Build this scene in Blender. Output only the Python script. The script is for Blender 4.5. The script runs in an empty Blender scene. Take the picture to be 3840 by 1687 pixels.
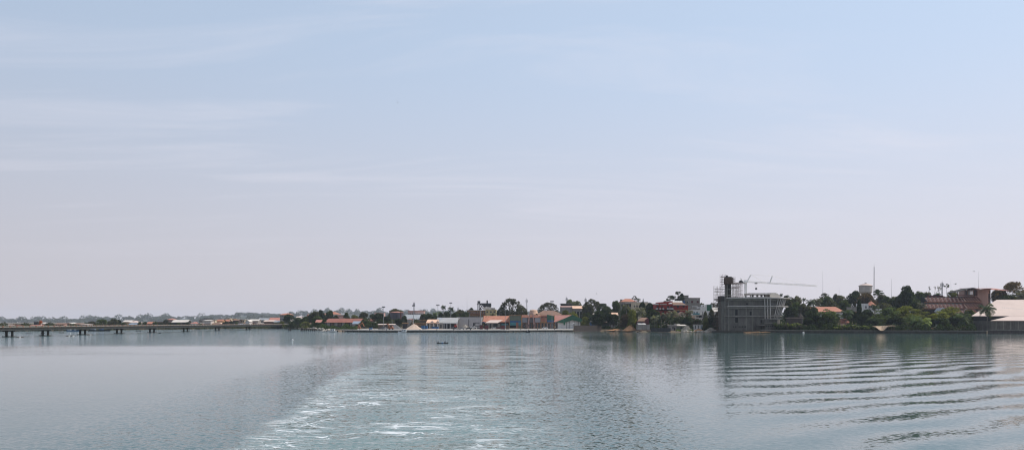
import bpy, math, random
import numpy as np
from mathutils import Vector

# ------------------------------------------------------------------ camera, sky, sun, exposure
scn = bpy.context.scene
col = scn.collection
F = 28.0 / 36.0 * 3840.0          # focal length in photo pixels
CZ, HY = 6.5, 1206.0              # eye height, photo row of the horizon
cam = bpy.data.cameras.new('camera'); cam.lens = 28; cam.sensor_width = 36
cam.clip_start = 0.5; cam.clip_end = 20000
cam.shift_y = (HY - 843.5) / 3840.0
co = bpy.data.objects.new('camera', cam); col.objects.link(co)
co.location = (0, 0, CZ); co.rotation_euler = (math.radians(90), 0, 0)
scn.camera = co

SUN_AZ, SUN_EL = math.radians(80), math.radians(52)
w = bpy.data.worlds.new('World'); scn.world = w; w.use_nodes = True
nt = w.node_tree; N = nt.nodes; L = nt.links
bg = N['Background']; bg.inputs['Strength'].default_value = 0.10
sky = N.new('ShaderNodeTexSky'); sky.sky_type = 'NISHITA'; sky.sun_disc = False
sky.sun_elevation = SUN_EL; sky.sun_rotation = SUN_AZ
sky.altitude = 0; sky.air_density = 1.0; sky.dust_density = 1.6; sky.ozone_density = 1.6
tc = N.new('ShaderNodeTexCoord')
# thin cirrus: direction projected on a high flat layer
sep = N.new('ShaderNodeSeparateXYZ'); L.new(tc.outputs['Generated'], sep.inputs[0])
def wm(op, a, b=None, clamp=False):
    n = N.new('ShaderNodeMath'); n.operation = op; n.use_clamp = clamp
    for i, v in enumerate((a, b)):
        if v is None: continue
        if isinstance(v, (int, float)): n.inputs[i].default_value = v
        else: L.new(v, n.inputs[i])
    return n.outputs[0]
zz = wm('ADD', wm('MAXIMUM', sep.outputs[2], 0.0), 0.10)
cx_ = wm('DIVIDE', sep.outputs[0], zz); cy_ = wm('DIVIDE', sep.outputs[1], zz)
cb = N.new('ShaderNodeCombineXYZ'); L.new(wm('MULTIPLY', cx_, 0.62), cb.inputs[0]); L.new(wm('MULTIPLY', cy_, 2.3), cb.inputs[1])
cn = N.new('ShaderNodeTexNoise'); cn.inputs['Scale'].default_value = 0.85; cn.inputs['Detail'].default_value = 9
cn.inputs['Roughness'].default_value = 0.60; cn.inputs['Distortion'].default_value = 0.9
L.new(cb.outputs[0], cn.inputs['Vector'])
mr = N.new('ShaderNodeMapRange'); mr.interpolation_type = 'SMOOTHSTEP'
mr.inputs[1].default_value = 0.47; mr.inputs[2].default_value = 0.76; mr.inputs[3].default_value = 0; mr.inputs[4].default_value = 0.36
L.new(cn.outputs['Fac'], mr.inputs[0])
fade = N.new('ShaderNodeMapRange'); fade.interpolation_type = 'SMOOTHSTEP'
fade.inputs[1].default_value = 0.03; fade.inputs[2].default_value = 0.22; fade.inputs[3].default_value = 0.0; fade.inputs[4].default_value = 1.0
L.new(sep.outputs[2], fade.inputs[0])
cf = wm('MULTIPLY', mr.outputs[0], fade.outputs[0])
# dusty tropical air: the sky light is softened towards a pale grey lavender
hz = N.new('ShaderNodeMapRange'); hz.interpolation_type = 'SMOOTHSTEP'
hz.inputs[1].default_value = 0.0; hz.inputs[2].default_value = 0.50; hz.inputs[3].default_value = 0.96; hz.inputs[4].default_value = 0.80
L.new(sep.outputs[2], hz.inputs[0])
# pinkish dust low down, clearer blue above, and both brighter on the sun's side
el = N.new('ShaderNodeMapRange'); el.interpolation_type = 'SMOOTHSTEP'
el.inputs[1].default_value = 0.0; el.inputs[2].default_value = 0.36; L.new(sep.outputs[2], el.inputs[0])
ramp = N.new('ShaderNodeMixRGB'); L.new(el.outputs[0], ramp.inputs[0]); ramp.inputs[1].default_value = (7.3, 7.0, 7.6, 1); ramp.inputs[2].default_value = (6.0, 7.3, 9.3, 1)
dt = N.new('ShaderNodeVectorMath'); dt.operation = 'DOT_PRODUCT'; L.new(tc.outputs['Generated'], dt.inputs[0]); dt.inputs[1].default_value = (math.sin(SUN_AZ), math.cos(SUN_AZ), 0.35)
sf = N.new('ShaderNodeMapRange'); sf.inputs[1].default_value = -0.5; sf.inputs[2].default_value = 0.9; sf.inputs[3].default_value = 0.78; sf.inputs[4].default_value = 1.08; L.new(dt.outputs['Value'], sf.inputs[0])
rs = N.new('ShaderNodeVectorMath'); rs.operation = 'SCALE'; L.new(ramp.outputs[0], rs.inputs[0]); L.new(sf.outputs[0], rs.inputs['Scale'])
m1 = N.new('ShaderNodeMixRGB'); L.new(hz.outputs[0], m1.inputs[0]); L.new(sky.outputs[0], m1.inputs[1]); L.new(rs.outputs[0], m1.inputs[2])
m2 = N.new('ShaderNodeMixRGB'); L.new(cf, m2.inputs[0]); L.new(m1.outputs[0], m2.inputs[1]); m2.inputs[2].default_value = (8.3, 8.1, 8.9, 1)
L.new(m2.outputs[0], bg.inputs['Color'])

sl = bpy.data.lights.new('sun', 'SUN'); sl.energy = 3.6; sl.angle = math.radians(0.5); sl.color = (1.0, 0.93, 0.84)
so = bpy.data.objects.new('sun', sl); col.objects.link(so)
sd = Vector((math.cos(SUN_EL) * math.sin(SUN_AZ), math.cos(SUN_EL) * math.cos(SUN_AZ), math.sin(SUN_EL)))
so.rotation_euler = sd.to_track_quat('Z', 'Y').to_euler(); so.location = (0, 0, 200)
scn.view_settings.view_transform = 'Standard'; scn.view_settings.look = 'None'
scn.view_settings.exposure = 0.0; scn.view_settings.gamma = 1.0
scn.cycles.use_denoising = True; scn.cycles.denoising_prefilter = 'ACCURATE'; scn.cycles.filter_width = 1.15
scn.cycles.max_bounces = 6; scn.cycles.volume_bounces = 1; scn.cycles.transparent_max_bounces = 8

rnd = random.Random(7)

# ------------------------------------------------------------------ helpers
def W(px, py, D):
    return Vector(((px - 1920) / F * D, D, CZ + (HY - py) / F * D))
def WX(px, D): return (px - 1920) / F * D
def WZ(py, D): return CZ + (HY - py) / F * D

class MB:
    def __init__(s): s.v = []; s.f = []
    def add(s, vs, fs):
        b = len(s.v); s.v += [tuple(v) for v in vs]; s.f += [tuple(b + i for i in f) for f in fs]; return s
    def box(s, x0, y0, z0, x1, y1, z1):
        return s.add([(x0,y0,z0),(x1,y0,z0),(x1,y1,z0),(x0,y1,z0),(x0,y0,z1),(x1,y0,z1),(x1,y1,z1),(x0,y1,z1)],
                     [(0,3,2,1),(4,5,6,7),(0,1,5,4),(1,2,6,5),(2,3,7,6),(3,0,4,7)])
    def cyl(s, p0, p1, r0, r1=None, n=6, caps=True):
        p0 = Vector(p0); p1 = Vector(p1); r1 = r0 if r1 is None else r1
        d = p1 - p0
        if d.length < 1e-6: return s
        q = d.to_track_quat('Z', 'Y'); vs = []
        for p, r in ((p0, r0), (p1, r1)):
            for k in range(n):
                a = 2 * math.pi * k / n
                vs.append(p + q @ Vector((math.cos(a) * r, math.sin(a) * r, 0)))
        fs = [(k, (k + 1) % n, n + (k + 1) % n, n + k) for k in range(n)]
        if caps: fs += [tuple(range(n - 1, -1, -1)), tuple(range(n, 2 * n))]
        return s.add(vs, fs)
    def bar(s, p0, p1, t): return s.cyl(p0, p1, t, t, 4)
    def prism(s, prof, y0, y1):            # closed profile of (x,z) extruded along y
        n = len(prof)
        vs = [(x, y0, z) for x, z in prof] + [(x, y1, z) for x, z in prof]
        return s.add(vs, [tuple(range(n)), tuple(range(2 * n - 1, n - 1, -1))] + [(k, n + k, n + (k + 1) % n, (k + 1) % n) for k in range(n)])
    def prismx(s, prof, x0, x1):           # closed profile of (y,z) extruded along x
        n = len(prof)
        vs = [(x0, y, z) for y, z in prof] + [(x1, y, z) for y, z in prof]
        return s.add(vs, [tuple(range(n - 1, -1, -1)), tuple(range(n, 2 * n))] + [((k + 1) % n, n + (k + 1) % n, n + k, k) for k in range(n)])
    def prismz(s, prof, z0, z1):           # closed plan of (x,y) extruded up
        n = len(prof)
        vs = [(x, y, z0) for x, y in prof] + [(x, y, z1) for x, y in prof]
        return s.add(vs, [tuple(range(n - 1, -1, -1)), tuple(range(n, 2 * n))] + [(k, (k + 1) % n, n + (k + 1) % n, n + k) for k in range(n)])
    def lathe(s, cx, cy, prof, n=20):
        vs = []; m = len(prof)
        for r, z in prof:
            for k in range(n):
                a = 2 * math.pi * k / n; vs.append((cx + r * math.cos(a), cy + r * math.sin(a), z))
        fs = [(j * n + k, j * n + (k + 1) % n, (j + 1) * n + (k + 1) % n, (j + 1) * n + k) for j in range(m - 1) for k in range(n)]
        fs += [tuple(range(n - 1, -1, -1)), tuple(range((m - 1) * n, m * n))]
        return s.add(vs, fs)
    def slab(s, a, b, c, d, t):            # thick quad
        a, b, c, d = map(Vector, (a, b, c, d))
        n = (b - a).cross(d - a).normalized() * t
        return s.add([a, b, c, d, a + n, b + n, c + n, d + n], [(0,3,2,1),(4,5,6,7),(0,1,5,4),(1,2,6,5),(2,3,7,6),(3,0,4,7)])
    def mesh(s, name, off=(0, 0, 0)):
        me = bpy.data.meshes.new(name)
        ox, oy, oz = off
        me.from_pydata([(x - ox, y - oy, z - oz) for x, y, z in s.v], [], s.f); me.update()
        return me

def link(o, parent=None):
    col.objects.link(o)
    if parent is not None: o.parent = parent
    return o
class T:
    """a thing: an Empty at the base, parts are built in world metres"""
    def __init__(s, name, label, cat, loc, group=None):
        o = bpy.data.objects.new(name, None); o.empty_display_size = 0.5; o.location = loc
        col.objects.link(o); o['label'] = label; o['category'] = cat
        if group: o['group'] = group
        s.o = o; s.loc = Vector(loc)
    def part(s, name, mb, mat, parent=None, label=None, smooth=False):
        me = mb.mesh(name, s.loc); me.materials.append(mat)
        if smooth:
            for p in me.polygons: p.use_smooth = True
        o = bpy.data.objects.new(name, me)
        link(o, parent or s.o)
        if label: o['label'] = label
        return o
def single(name, label, cat, mb, mat, loc=(0, 0, 0), group=None, kind=None, smooth=False):
    me = mb.mesh(name, loc); me.materials.append(mat)
    if smooth:
        for p in me.polygons: p.use_smooth = True
    o = bpy.data.objects.new(name, me); o.location = loc; col.objects.link(o)
    if label: o['label'] = label
    if cat: o['category'] = cat
    if group: o['group'] = group
    if kind: o['kind'] = kind
    return o
def dup(o, loc, scale=(1, 1, 1), rotz=0.0, label=None, cat=None, group=None):
    def rec(a, parent):
        c = a.copy(); col.objects.link(c); c.parent = parent
        for ch in a.children: rec(ch, c)
        return c
    r = o.copy(); col.objects.link(r)
    for ch in o.children: rec(ch, r)
    r.location = loc; r.scale = scale; r.rotation_euler = (0, 0, rotz)
    if label: r['label'] = label
    if cat: r['category'] = cat
    if group: r['group'] = group
    elif 'group' in r: del r['group']
    return r

# ------------------------------------------------------------------ materials
_mc = {}
def mat(name, c, rough=0.85, var=0.25, scale=0.6, stripes=None, metallic=0.0, streak=0.0, spec=0.3):
    """weathered surface: base colour broken by two noises, optional sheet ribs and rain streaks"""
    if name in _mc: return _mc[name]
    m = bpy.data.materials.new(name); m.use_nodes = True; _mc[name] = m
    n = m.node_tree.nodes; l = m.node_tree.links; b = n['Principled BSDF']
    b.inputs['Roughness'].default_value = rough; b.inputs['Metallic'].default_value = metallic
    b.inputs['Specular IOR Level'].default_value = spec
    geo = n.new('ShaderNodeNewGeometry')
    no = n.new('ShaderNodeTexNoise'); no.inputs['Scale'].default_value = scale; no.inputs['Detail'].default_value = 6; no.inputs['Roughness'].default_value = 0.65
    l.new(geo.outputs['Position'], no.inputs['Vector'])
    r = n.new('ShaderNodeValToRGB'); l.new(no.outputs['Fac'], r.inputs[0])
    r.color_ramp.elements[0].position = 0.3; r.color_ramp.elements[1].position = 0.7
    d = [max(0, x * (1 - var)) for x in c]; u = [min(1, x * (1 + var * 0.6)) for x in c]
    r.color_ramp.elements[0].color = (*d, 1); r.color_ramp.elements[1].color = (*u, 1)
    out = r.outputs[0]
    if streak > 0:
        mp = n.new('ShaderNodeMapping'); mp.inputs['Scale'].default_value = (1.1, 1.1, 0.10); l.new(geo.outputs['Position'], mp.inputs[0])
        n2 = n.new('ShaderNodeTexNoise'); n2.inputs['Scale'].default_value = 1.0; n2.inputs['Detail'].default_value = 4; l.new(mp.outputs[0], n2.inputs['Vector'])
        mr_ = n.new('ShaderNodeMapRange'); mr_.inputs[1].default_value = 0.45; mr_.inputs[2].default_value = 0.7; mr_.inputs[3].default_value = 0; mr_.inputs[4].default_value = streak
        l.new(n2.outputs['Fac'], mr_.inputs[0])
        mx = n.new('ShaderNodeMixRGB'); l.new(mr_.outputs[0], mx.inputs[0]); l.new(out, mx.inputs[1]); mx.inputs[2].default_value = (c[0] * .45, c[1] * .42, c[2] * .38, 1)
        out = mx.outputs[0]
    if stripes:
        ax, per, amt = stripes
        sp = n.new('ShaderNodeSeparateXYZ'); l.new(geo.outputs['Position'], sp.inputs[0])
        a = n.new('ShaderNodeMath'); a.operation = 'MULTIPLY'; a.inputs[1].default_value = 2 * math.pi / per; l.new(sp.outputs[ax], a.inputs[0])
        s2 = n.new('ShaderNodeMath'); s2.operation = 'SINE'; l.new(a.outputs[0], s2.inputs[0])
        bp = n.new('ShaderNodeBump'); bp.inputs['Strength'].default_value = amt * .38; bp.inputs['Distance'].default_value = 0.12
        l.new(s2.outputs[0], bp.inputs['Height']); l.new(bp.outputs[0], b.inputs['Normal'])
    l.new(out, b.inputs['Base Color'])
    return m
M = {}
def dm(k, *a, **kw): M[k] = mat(k, *a, **kw)
dm('concrete', (.27, .25, .22), var=.3, streak=.5)
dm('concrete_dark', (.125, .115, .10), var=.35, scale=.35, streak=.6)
dm('concrete_pale', (.50, .46, .42), var=.2, streak=.35)
dm('concrete_sunlit', (.70, .62, .52), var=.15, streak=.2)  # lighter, warmer copy of the pale concrete: sunlight put into the colour
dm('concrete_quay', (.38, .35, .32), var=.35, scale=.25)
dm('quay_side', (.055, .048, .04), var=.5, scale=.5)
dm('white_paint', (.62, .60, .57), var=.15, streak=.3)
dm('white_metal', (.72, .71, .70), rough=.5, var=.1)
dm('cream_wall', (.58, .48, .34), var=.2, streak=.3)
dm('yellow_wall', (.50, .39, .20), var=.2, streak=.3)
dm('pink_wall', (.48, .30, .26), var=.2, streak=.3)
dm('ochre_wall', (.42, .24, .12), var=.25, streak=.3)
dm('grey_wall', (.29, .265, .24), var=.25, streak=.5)
dm('pale_sheet', (.43, .40, .39), rough=.6, var=.12, stripes=(2, .9, .25), streak=.2)
dm('red_wall', (.30, .025, .02), var=.3, streak=.4)
dm('dark_wall', (.05, .048, .05), var=.4, streak=.4)
dm('brick_dark', (.075, .06, .055), var=.5, scale=1.2, streak=.4)
dm('timber', (.12, .085, .06), var=.4, scale=1.5)
dm('timber_dark', (.035, .028, .024), var=.4, scale=1.5)
dm('rust_roof', (.27, .10, .07), rough=.8, var=.35, scale=.35, stripes=(0, .9, .5), streak=.2)
dm('orange_roof', (.40, .17, .11), var=.25, scale=.6, stripes=(0, .6, .4))
dm('brown_roof', (.22, .13, .09), var=.3, scale=.6, stripes=(0, .6, .4))
dm('pinkish_roof', (.42, .19, .15), var=.2, scale=.3, stripes=(0, .9, .4))
dm('peach_roof', (.72, .47, .33), var=.15, scale=.3, stripes=(0, 1.0, .3))
dm('pale_roof', (.62, .56, .50), rough=.6, var=.18, scale=.25, stripes=(0, .9, .4))
dm('cream_roof', (.56, .44, .38), rough=.7, var=.10, scale=.12, stripes=(0, 1.1, .15))
dm('grey_roof', (.30, .31, .32), rough=.55, var=.25, scale=.3, stripes=(0, .9, .5))
dm('blue_roof', (.22, .27, .33), rough=.6, var=.2, scale=.3, stripes=(0, .9, .5))
dm('green_paint', (.025, .105, .06), rough=.5, var=.2)
dm('teal_paint', (.06, .22, .25), rough=.6, var=.25)
dm('olive_panel', (.13, .15, .11), rough=.6, var=.2)
dm('blue_paint', (.035, .11, .24), rough=.5, var=.25)
dm('grey_panel', (.27, .29, .32), rough=.45, var=.1)
dm('terracotta', (.30, .13, .09), var=.3, streak=.2)
dm('terracotta_dark', (.13, .05, .04), var=.3)
dm('hotel_wall', (.42, .26, .21), var=.12, scale=.3, streak=.2)
dm('glass', (.015, .018, .022), rough=.12, var=.2, spec=.6)
dm('void', (.012, .012, .013), rough=.9, var=.3)  # near-black; on openings, bays and doorways it paints the shade inside
dm('rust_steel', (.10, .055, .035), rough=.7, var=.4, scale=2)
dm('dark_steel', (.045, .045, .05), rough=.6, var=.3)
dm('grey_steel', (.28, .28, .29), rough=.5, var=.15)
dm('crane_paint', (.82, .80, .76), rough=.5, var=.2)
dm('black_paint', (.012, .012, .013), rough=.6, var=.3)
dm('red_paint', (.34, .03, .02), rough=.5, var=.3)
dm('maroon_paint', (.10, .02, .022), rough=.6, var=.3)
dm('orange_paint', (.34, .13, .06), rough=.5, var=.3)
dm('tower_concrete', (.44, .40, .36), var=.22, streak=.35, scale=.3)
dm('tank_dark', (.075, .072, .09), rough=.6, var=.3, streak=.5)
dm('tank_grey', (.36, .33, .30), rough=.6, var=.2, streak=.4)
dm('shelter_roof', (.42, .30, .20), var=.4, scale=.8)
dm('sand_pale', (.52, .40, .31), rough=.95, var=.15, scale=.5)
dm('sand_orange', (.42, .22, .11), rough=.95, var=.25, scale=.6)
dm('gravel_grey', (.13, .13, .135), rough=.95, var=.35, scale=1.5)
dm('rubble_pale', (.45, .40, .34), rough=.95, var=.45, scale=1.2)
dm('bark', (.09, .07, .055), var=.4, scale=2)
dm('bark_pale', (.22, .19, .16), var=.35, scale=2)
dm('dry_grass', (.35, .20, .10), var=.4, scale=2)
dm('hill_green', (.035, .045, .025), var=.3)
dm('skin', (.06, .035, .025), rough=.6, var=.1)
dm('cloth_dark', (.02, .02, .03), rough=.9, var=.3)

def leafmat():
    m = bpy.data.materials.new('foliage'); m.use_nodes = True
    n = m.node_tree.nodes; l = m.node_tree.links; n.remove(n['Principled BSDF'])
    out = n['Material Output']
    oi = n.new('ShaderNodeObjectInfo'); geo = n.new('ShaderNodeNewGeometry')
    no = n.new('ShaderNodeTexNoise'); no.inputs['Scale'].default_value = 0.35; no.inputs['Detail'].default_value = 3
    l.new(geo.outputs['Position'], no.inputs['Vector'])
    mr_ = n.new('ShaderNodeMapRange'); mr_.inputs[1].default_value = .3; mr_.inputs[2].default_value = .7; mr_.inputs[3].default_value = .6; mr_.inputs[4].default_value = 1.5
    l.new(no.outputs['Fac'], mr_.inputs[0])
    rr = n.new('ShaderNodeMapRange'); rr.inputs[3].default_value = .55; rr.inputs[4].default_value = 1.5
    l.new(geo.outputs['Random Per Island'], rr.inputs[0])
    mu = n.new('ShaderNodeMath'); mu.operation = 'MULTIPLY'; l.new(mr_.outputs[0], mu.inputs[0]); l.new(rr.outputs[0], mu.inputs[1])
    vm = n.new('ShaderNodeVectorMath'); vm.operation = 'SCALE'; l.new(oi.outputs['Color'], vm.inputs[0]); l.new(mu.outputs[0], vm.inputs['Scale'])
    p = n.new('ShaderNodeBsdfPrincipled'); p.inputs['Roughness'].default_value = .6; p.inputs['Specular IOR Level'].default_value = .08
    l.new(vm.outputs[0], p.inputs['Base Color'])
    t = n.new('ShaderNodeBsdfTranslucent')
    ty = n.new('ShaderNodeVectorMath'); ty.operation = 'MULTIPLY'; ty.inputs[1].default_value = (1.5, 1.5, .5); l.new(vm.outputs[0], ty.inputs[0])
    l.new(ty.outputs[0], t.inputs['Color'])
    mx = n.new('ShaderNodeMixShader'); mx.inputs[0].default_value = .38; l.new(p.outputs[0], mx.inputs[1]); l.new(t.outputs[0], mx.inputs[2])
    l.new(mx.outputs[0], out.inputs['Surface'])
    return m
LEAF = leafmat()
GREENS = {'dk': (.022, .034, .016), 'g': (.038, .056, .022), 'yg': (.075, .088, .020), 'gg': (.050, .056, .034), 'br': (.060, .046, .026),
          'lg': (.085, .115, .035), 'fl': (.40, .13, .04), 'pg': (.075, .095, .050)}

# ------------------------------------------------------------------ land
SH = [(-2600,1240),(-300,1242),(0,1241.5),(300,1240),(500,1236),(700,1234),(900,1232),(1050,1232),(1150,1236),(1205,1240),(1212,1243.6),(1400,1245.5),
      (1900,1245.5),(2150,1243),(2255,1241.5),(2400,1245),(2620,1246),(2680,1247),(2900,1248),(3840,1250.5),(4400,1252),(7000,1252)]
SX = [a for a, b in SH]; SYD = [CZ * F / (b - HY) for a, b in SH]
RX = [-2600, 900, 1300, 1600, 2000, 2400, 2900, 3300, 3840, 7000]; RZ = [1.5, 1.5, 2.5, 4, 6, 10, 9, 13, 11, 11]
def shore(px): return float(np.interp(px, SX, SYD))
def gz(px, D):
    t = (D - shore(px)); bank = float(np.interp(t, [-8, 0, 3, 9], [-2, 0, .9, 1.2]))
    s = min(max((t - 40) / 260, 0), 1); s = s * s * (3 - 2 * s)
    return bank + float(np.interp(px, RX, RZ)) * s
def ground():
    pxs = sorted(set([-2600, -1500, -800] + list(range(-400, 4401, 25)) + [5200, 7000]))
    ts = [-8, 0, 3, 9, 25, 40, 70, 110, 160, 220, 300, 500, 1000, 1600]
    mb = MB(); n = len(pxs)
    for t in ts:
        for px in pxs:
            D = shore(px) + t; mb.v.append((WX(px, D), D, gz(px, D) + (rnd.uniform(-.15, .15) if t > 9 else 0)))
    for px in pxs: mb.v.append((WX(px, 7200), 7200, 1.0))
    R_ = len(ts) + 1
    mb.f = [(j * n + k, j * n + k + 1, (j + 1) * n + k + 1, (j + 1) * n + k) for j in range(R_ - 1) for k in range(n - 1)]
    m = bpy.data.materials.new('soil'); m.use_nodes = True; nn = m.node_tree.nodes; ll = m.node_tree.links; b = nn['Principled BSDF']
    b.inputs['Roughness'].default_value = .95
    g = nn.new('ShaderNodeNewGeometry'); no = nn.new('ShaderNodeTexNoise'); no.inputs['Scale'].default_value = .07; no.inputs['Detail'].default_value = 9; no.inputs['Roughness'].default_value = .7
    ll.new(g.outputs['Position'], no.inputs['Vector'])
    r = nn.new('ShaderNodeValToRGB'); ll.new(no.outputs['Fac'], r.inputs[0])
    e = r.color_ramp.elements; e[0].position = .38; e[0].color = (.05, .055, .025, 1); e[1].position = .62; e[1].color = (.17, .115, .07, 1)
    x = e.new(.5); x.color = (.10, .075, .045, 1)
    ll.new(r.outputs[0], b.inputs['Base Color'])
    single('ground', None, None, mb, m, kind='structure', smooth=True)
ground()

# wooded rise far behind the town
HP = [(-900,1206),(-400,1204),(0,1203),(60,1201),(200,1203),(300,1197),(350,1191),(400,1189),(440,1191),(475,1186),(520,1189),(540,1182),(570,1190),
      (615,1181),(650,1189),(690,1183),(750,1188),(790,1183),(850,1179),(900,1173),(930,1171),(1000,1179),(1020,1175),(1060,1178),(1150,1173),
      (1260,1163),(1300,1168),(1400,1166),(1500,1166),(1700,1166),(1900,1167),(2100,1165),(2400,1166),(2800,1168)]
HX = [a for a, b in HP]; HYY = [b for a, b in HP]
def hills():
    mb = MB(); pxs = list(range(-900, 2801, 20)); n = len(pxs)
    rows = [(3580, 0), (3920, .45), (4330, .8), (4750, 1.0), (5170, .9), (6000, .3)]
    for D, k in rows:
        for px in pxs:
            top = CZ + (HY - float(np.interp(px, HX, HYY)) - 1) / F * 4500 - 14
            mb.v.append((WX(px, D), D, 1.0 + max(0.3, top) * k))
    mb.f = [(j * n + k, j * n + k + 1, (j + 1) * n + k + 1, (j + 1) * n + k) for j in range(len(rows) - 1) for k in range(n - 1)]
    single('hills', None, None, mb, M['hill_green'], kind='structure', smooth=True)
    # the wood on it
    r = np.random.default_rng(3); V = []
    for i in range(620):
        px = r.uniform(-900, 2700); D = r.choice([3750, 4080, 4500, 4700]) + r.uniform(-90, 90)
        kk = float(np.interp(D, [3580, 3920, 4330, 4750], [0, .45, .8, 1]))
        top = CZ + (HY - float(np.interp(px, HX, HYY)) - 1) / F * 4500 - 14
        base = 1 + max(.3, top) * kk
        h = r.uniform(13, 20) if r.random() < .80 else r.uniform(24, 37); rx = r.uniform(12, 27)
        nl = 240; th = r.uniform(0, 2 * np.pi, nl); u = r.uniform(-.3, 1, nl); rad = np.sqrt(np.clip(1 - u * u, 0, 1)) * r.uniform(.8, 1.05, nl)
        bump = 1 + .18 * np.sin(th * 3 + i) + .1 * np.sin(th * 7 + 2 * i)
        cx = WX(px, D); P = np.stack([cx + rx * rad * bump * np.cos(th), D + rx * rad * np.sin(th), base + h * (.35 + .65 * u * bump)], 1)
        a = r.normal(size=(nl, 3)); a /= np.linalg.norm(a, axis=1)[:, None]; b = np.cross(a, r.normal(size=(nl, 3))); b /= np.linalg.norm(b, axis=1)[:, None]
        s = r.uniform(1.5, 3.2, nl)[:, None]
        V.append(np.stack([P + a * s, P + b * s, P - a * s, P - b * s], 1))
    V = np.concatenate(V).reshape(-1, 3); mb = MB(); mb.v = [tuple(x) for x in V.tolist()]; mb.f = [(4 * i, 4 * i + 1, 4 * i + 2, 4 * i + 3) for i in range(len(V) // 4)]
    o = single('distant_woods', 'blue hazy wood along the low rise far behind the town', 'woods', mb, LEAF, kind='stuff'); o.color = (.045, .06, .035, 1)
hills()

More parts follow.
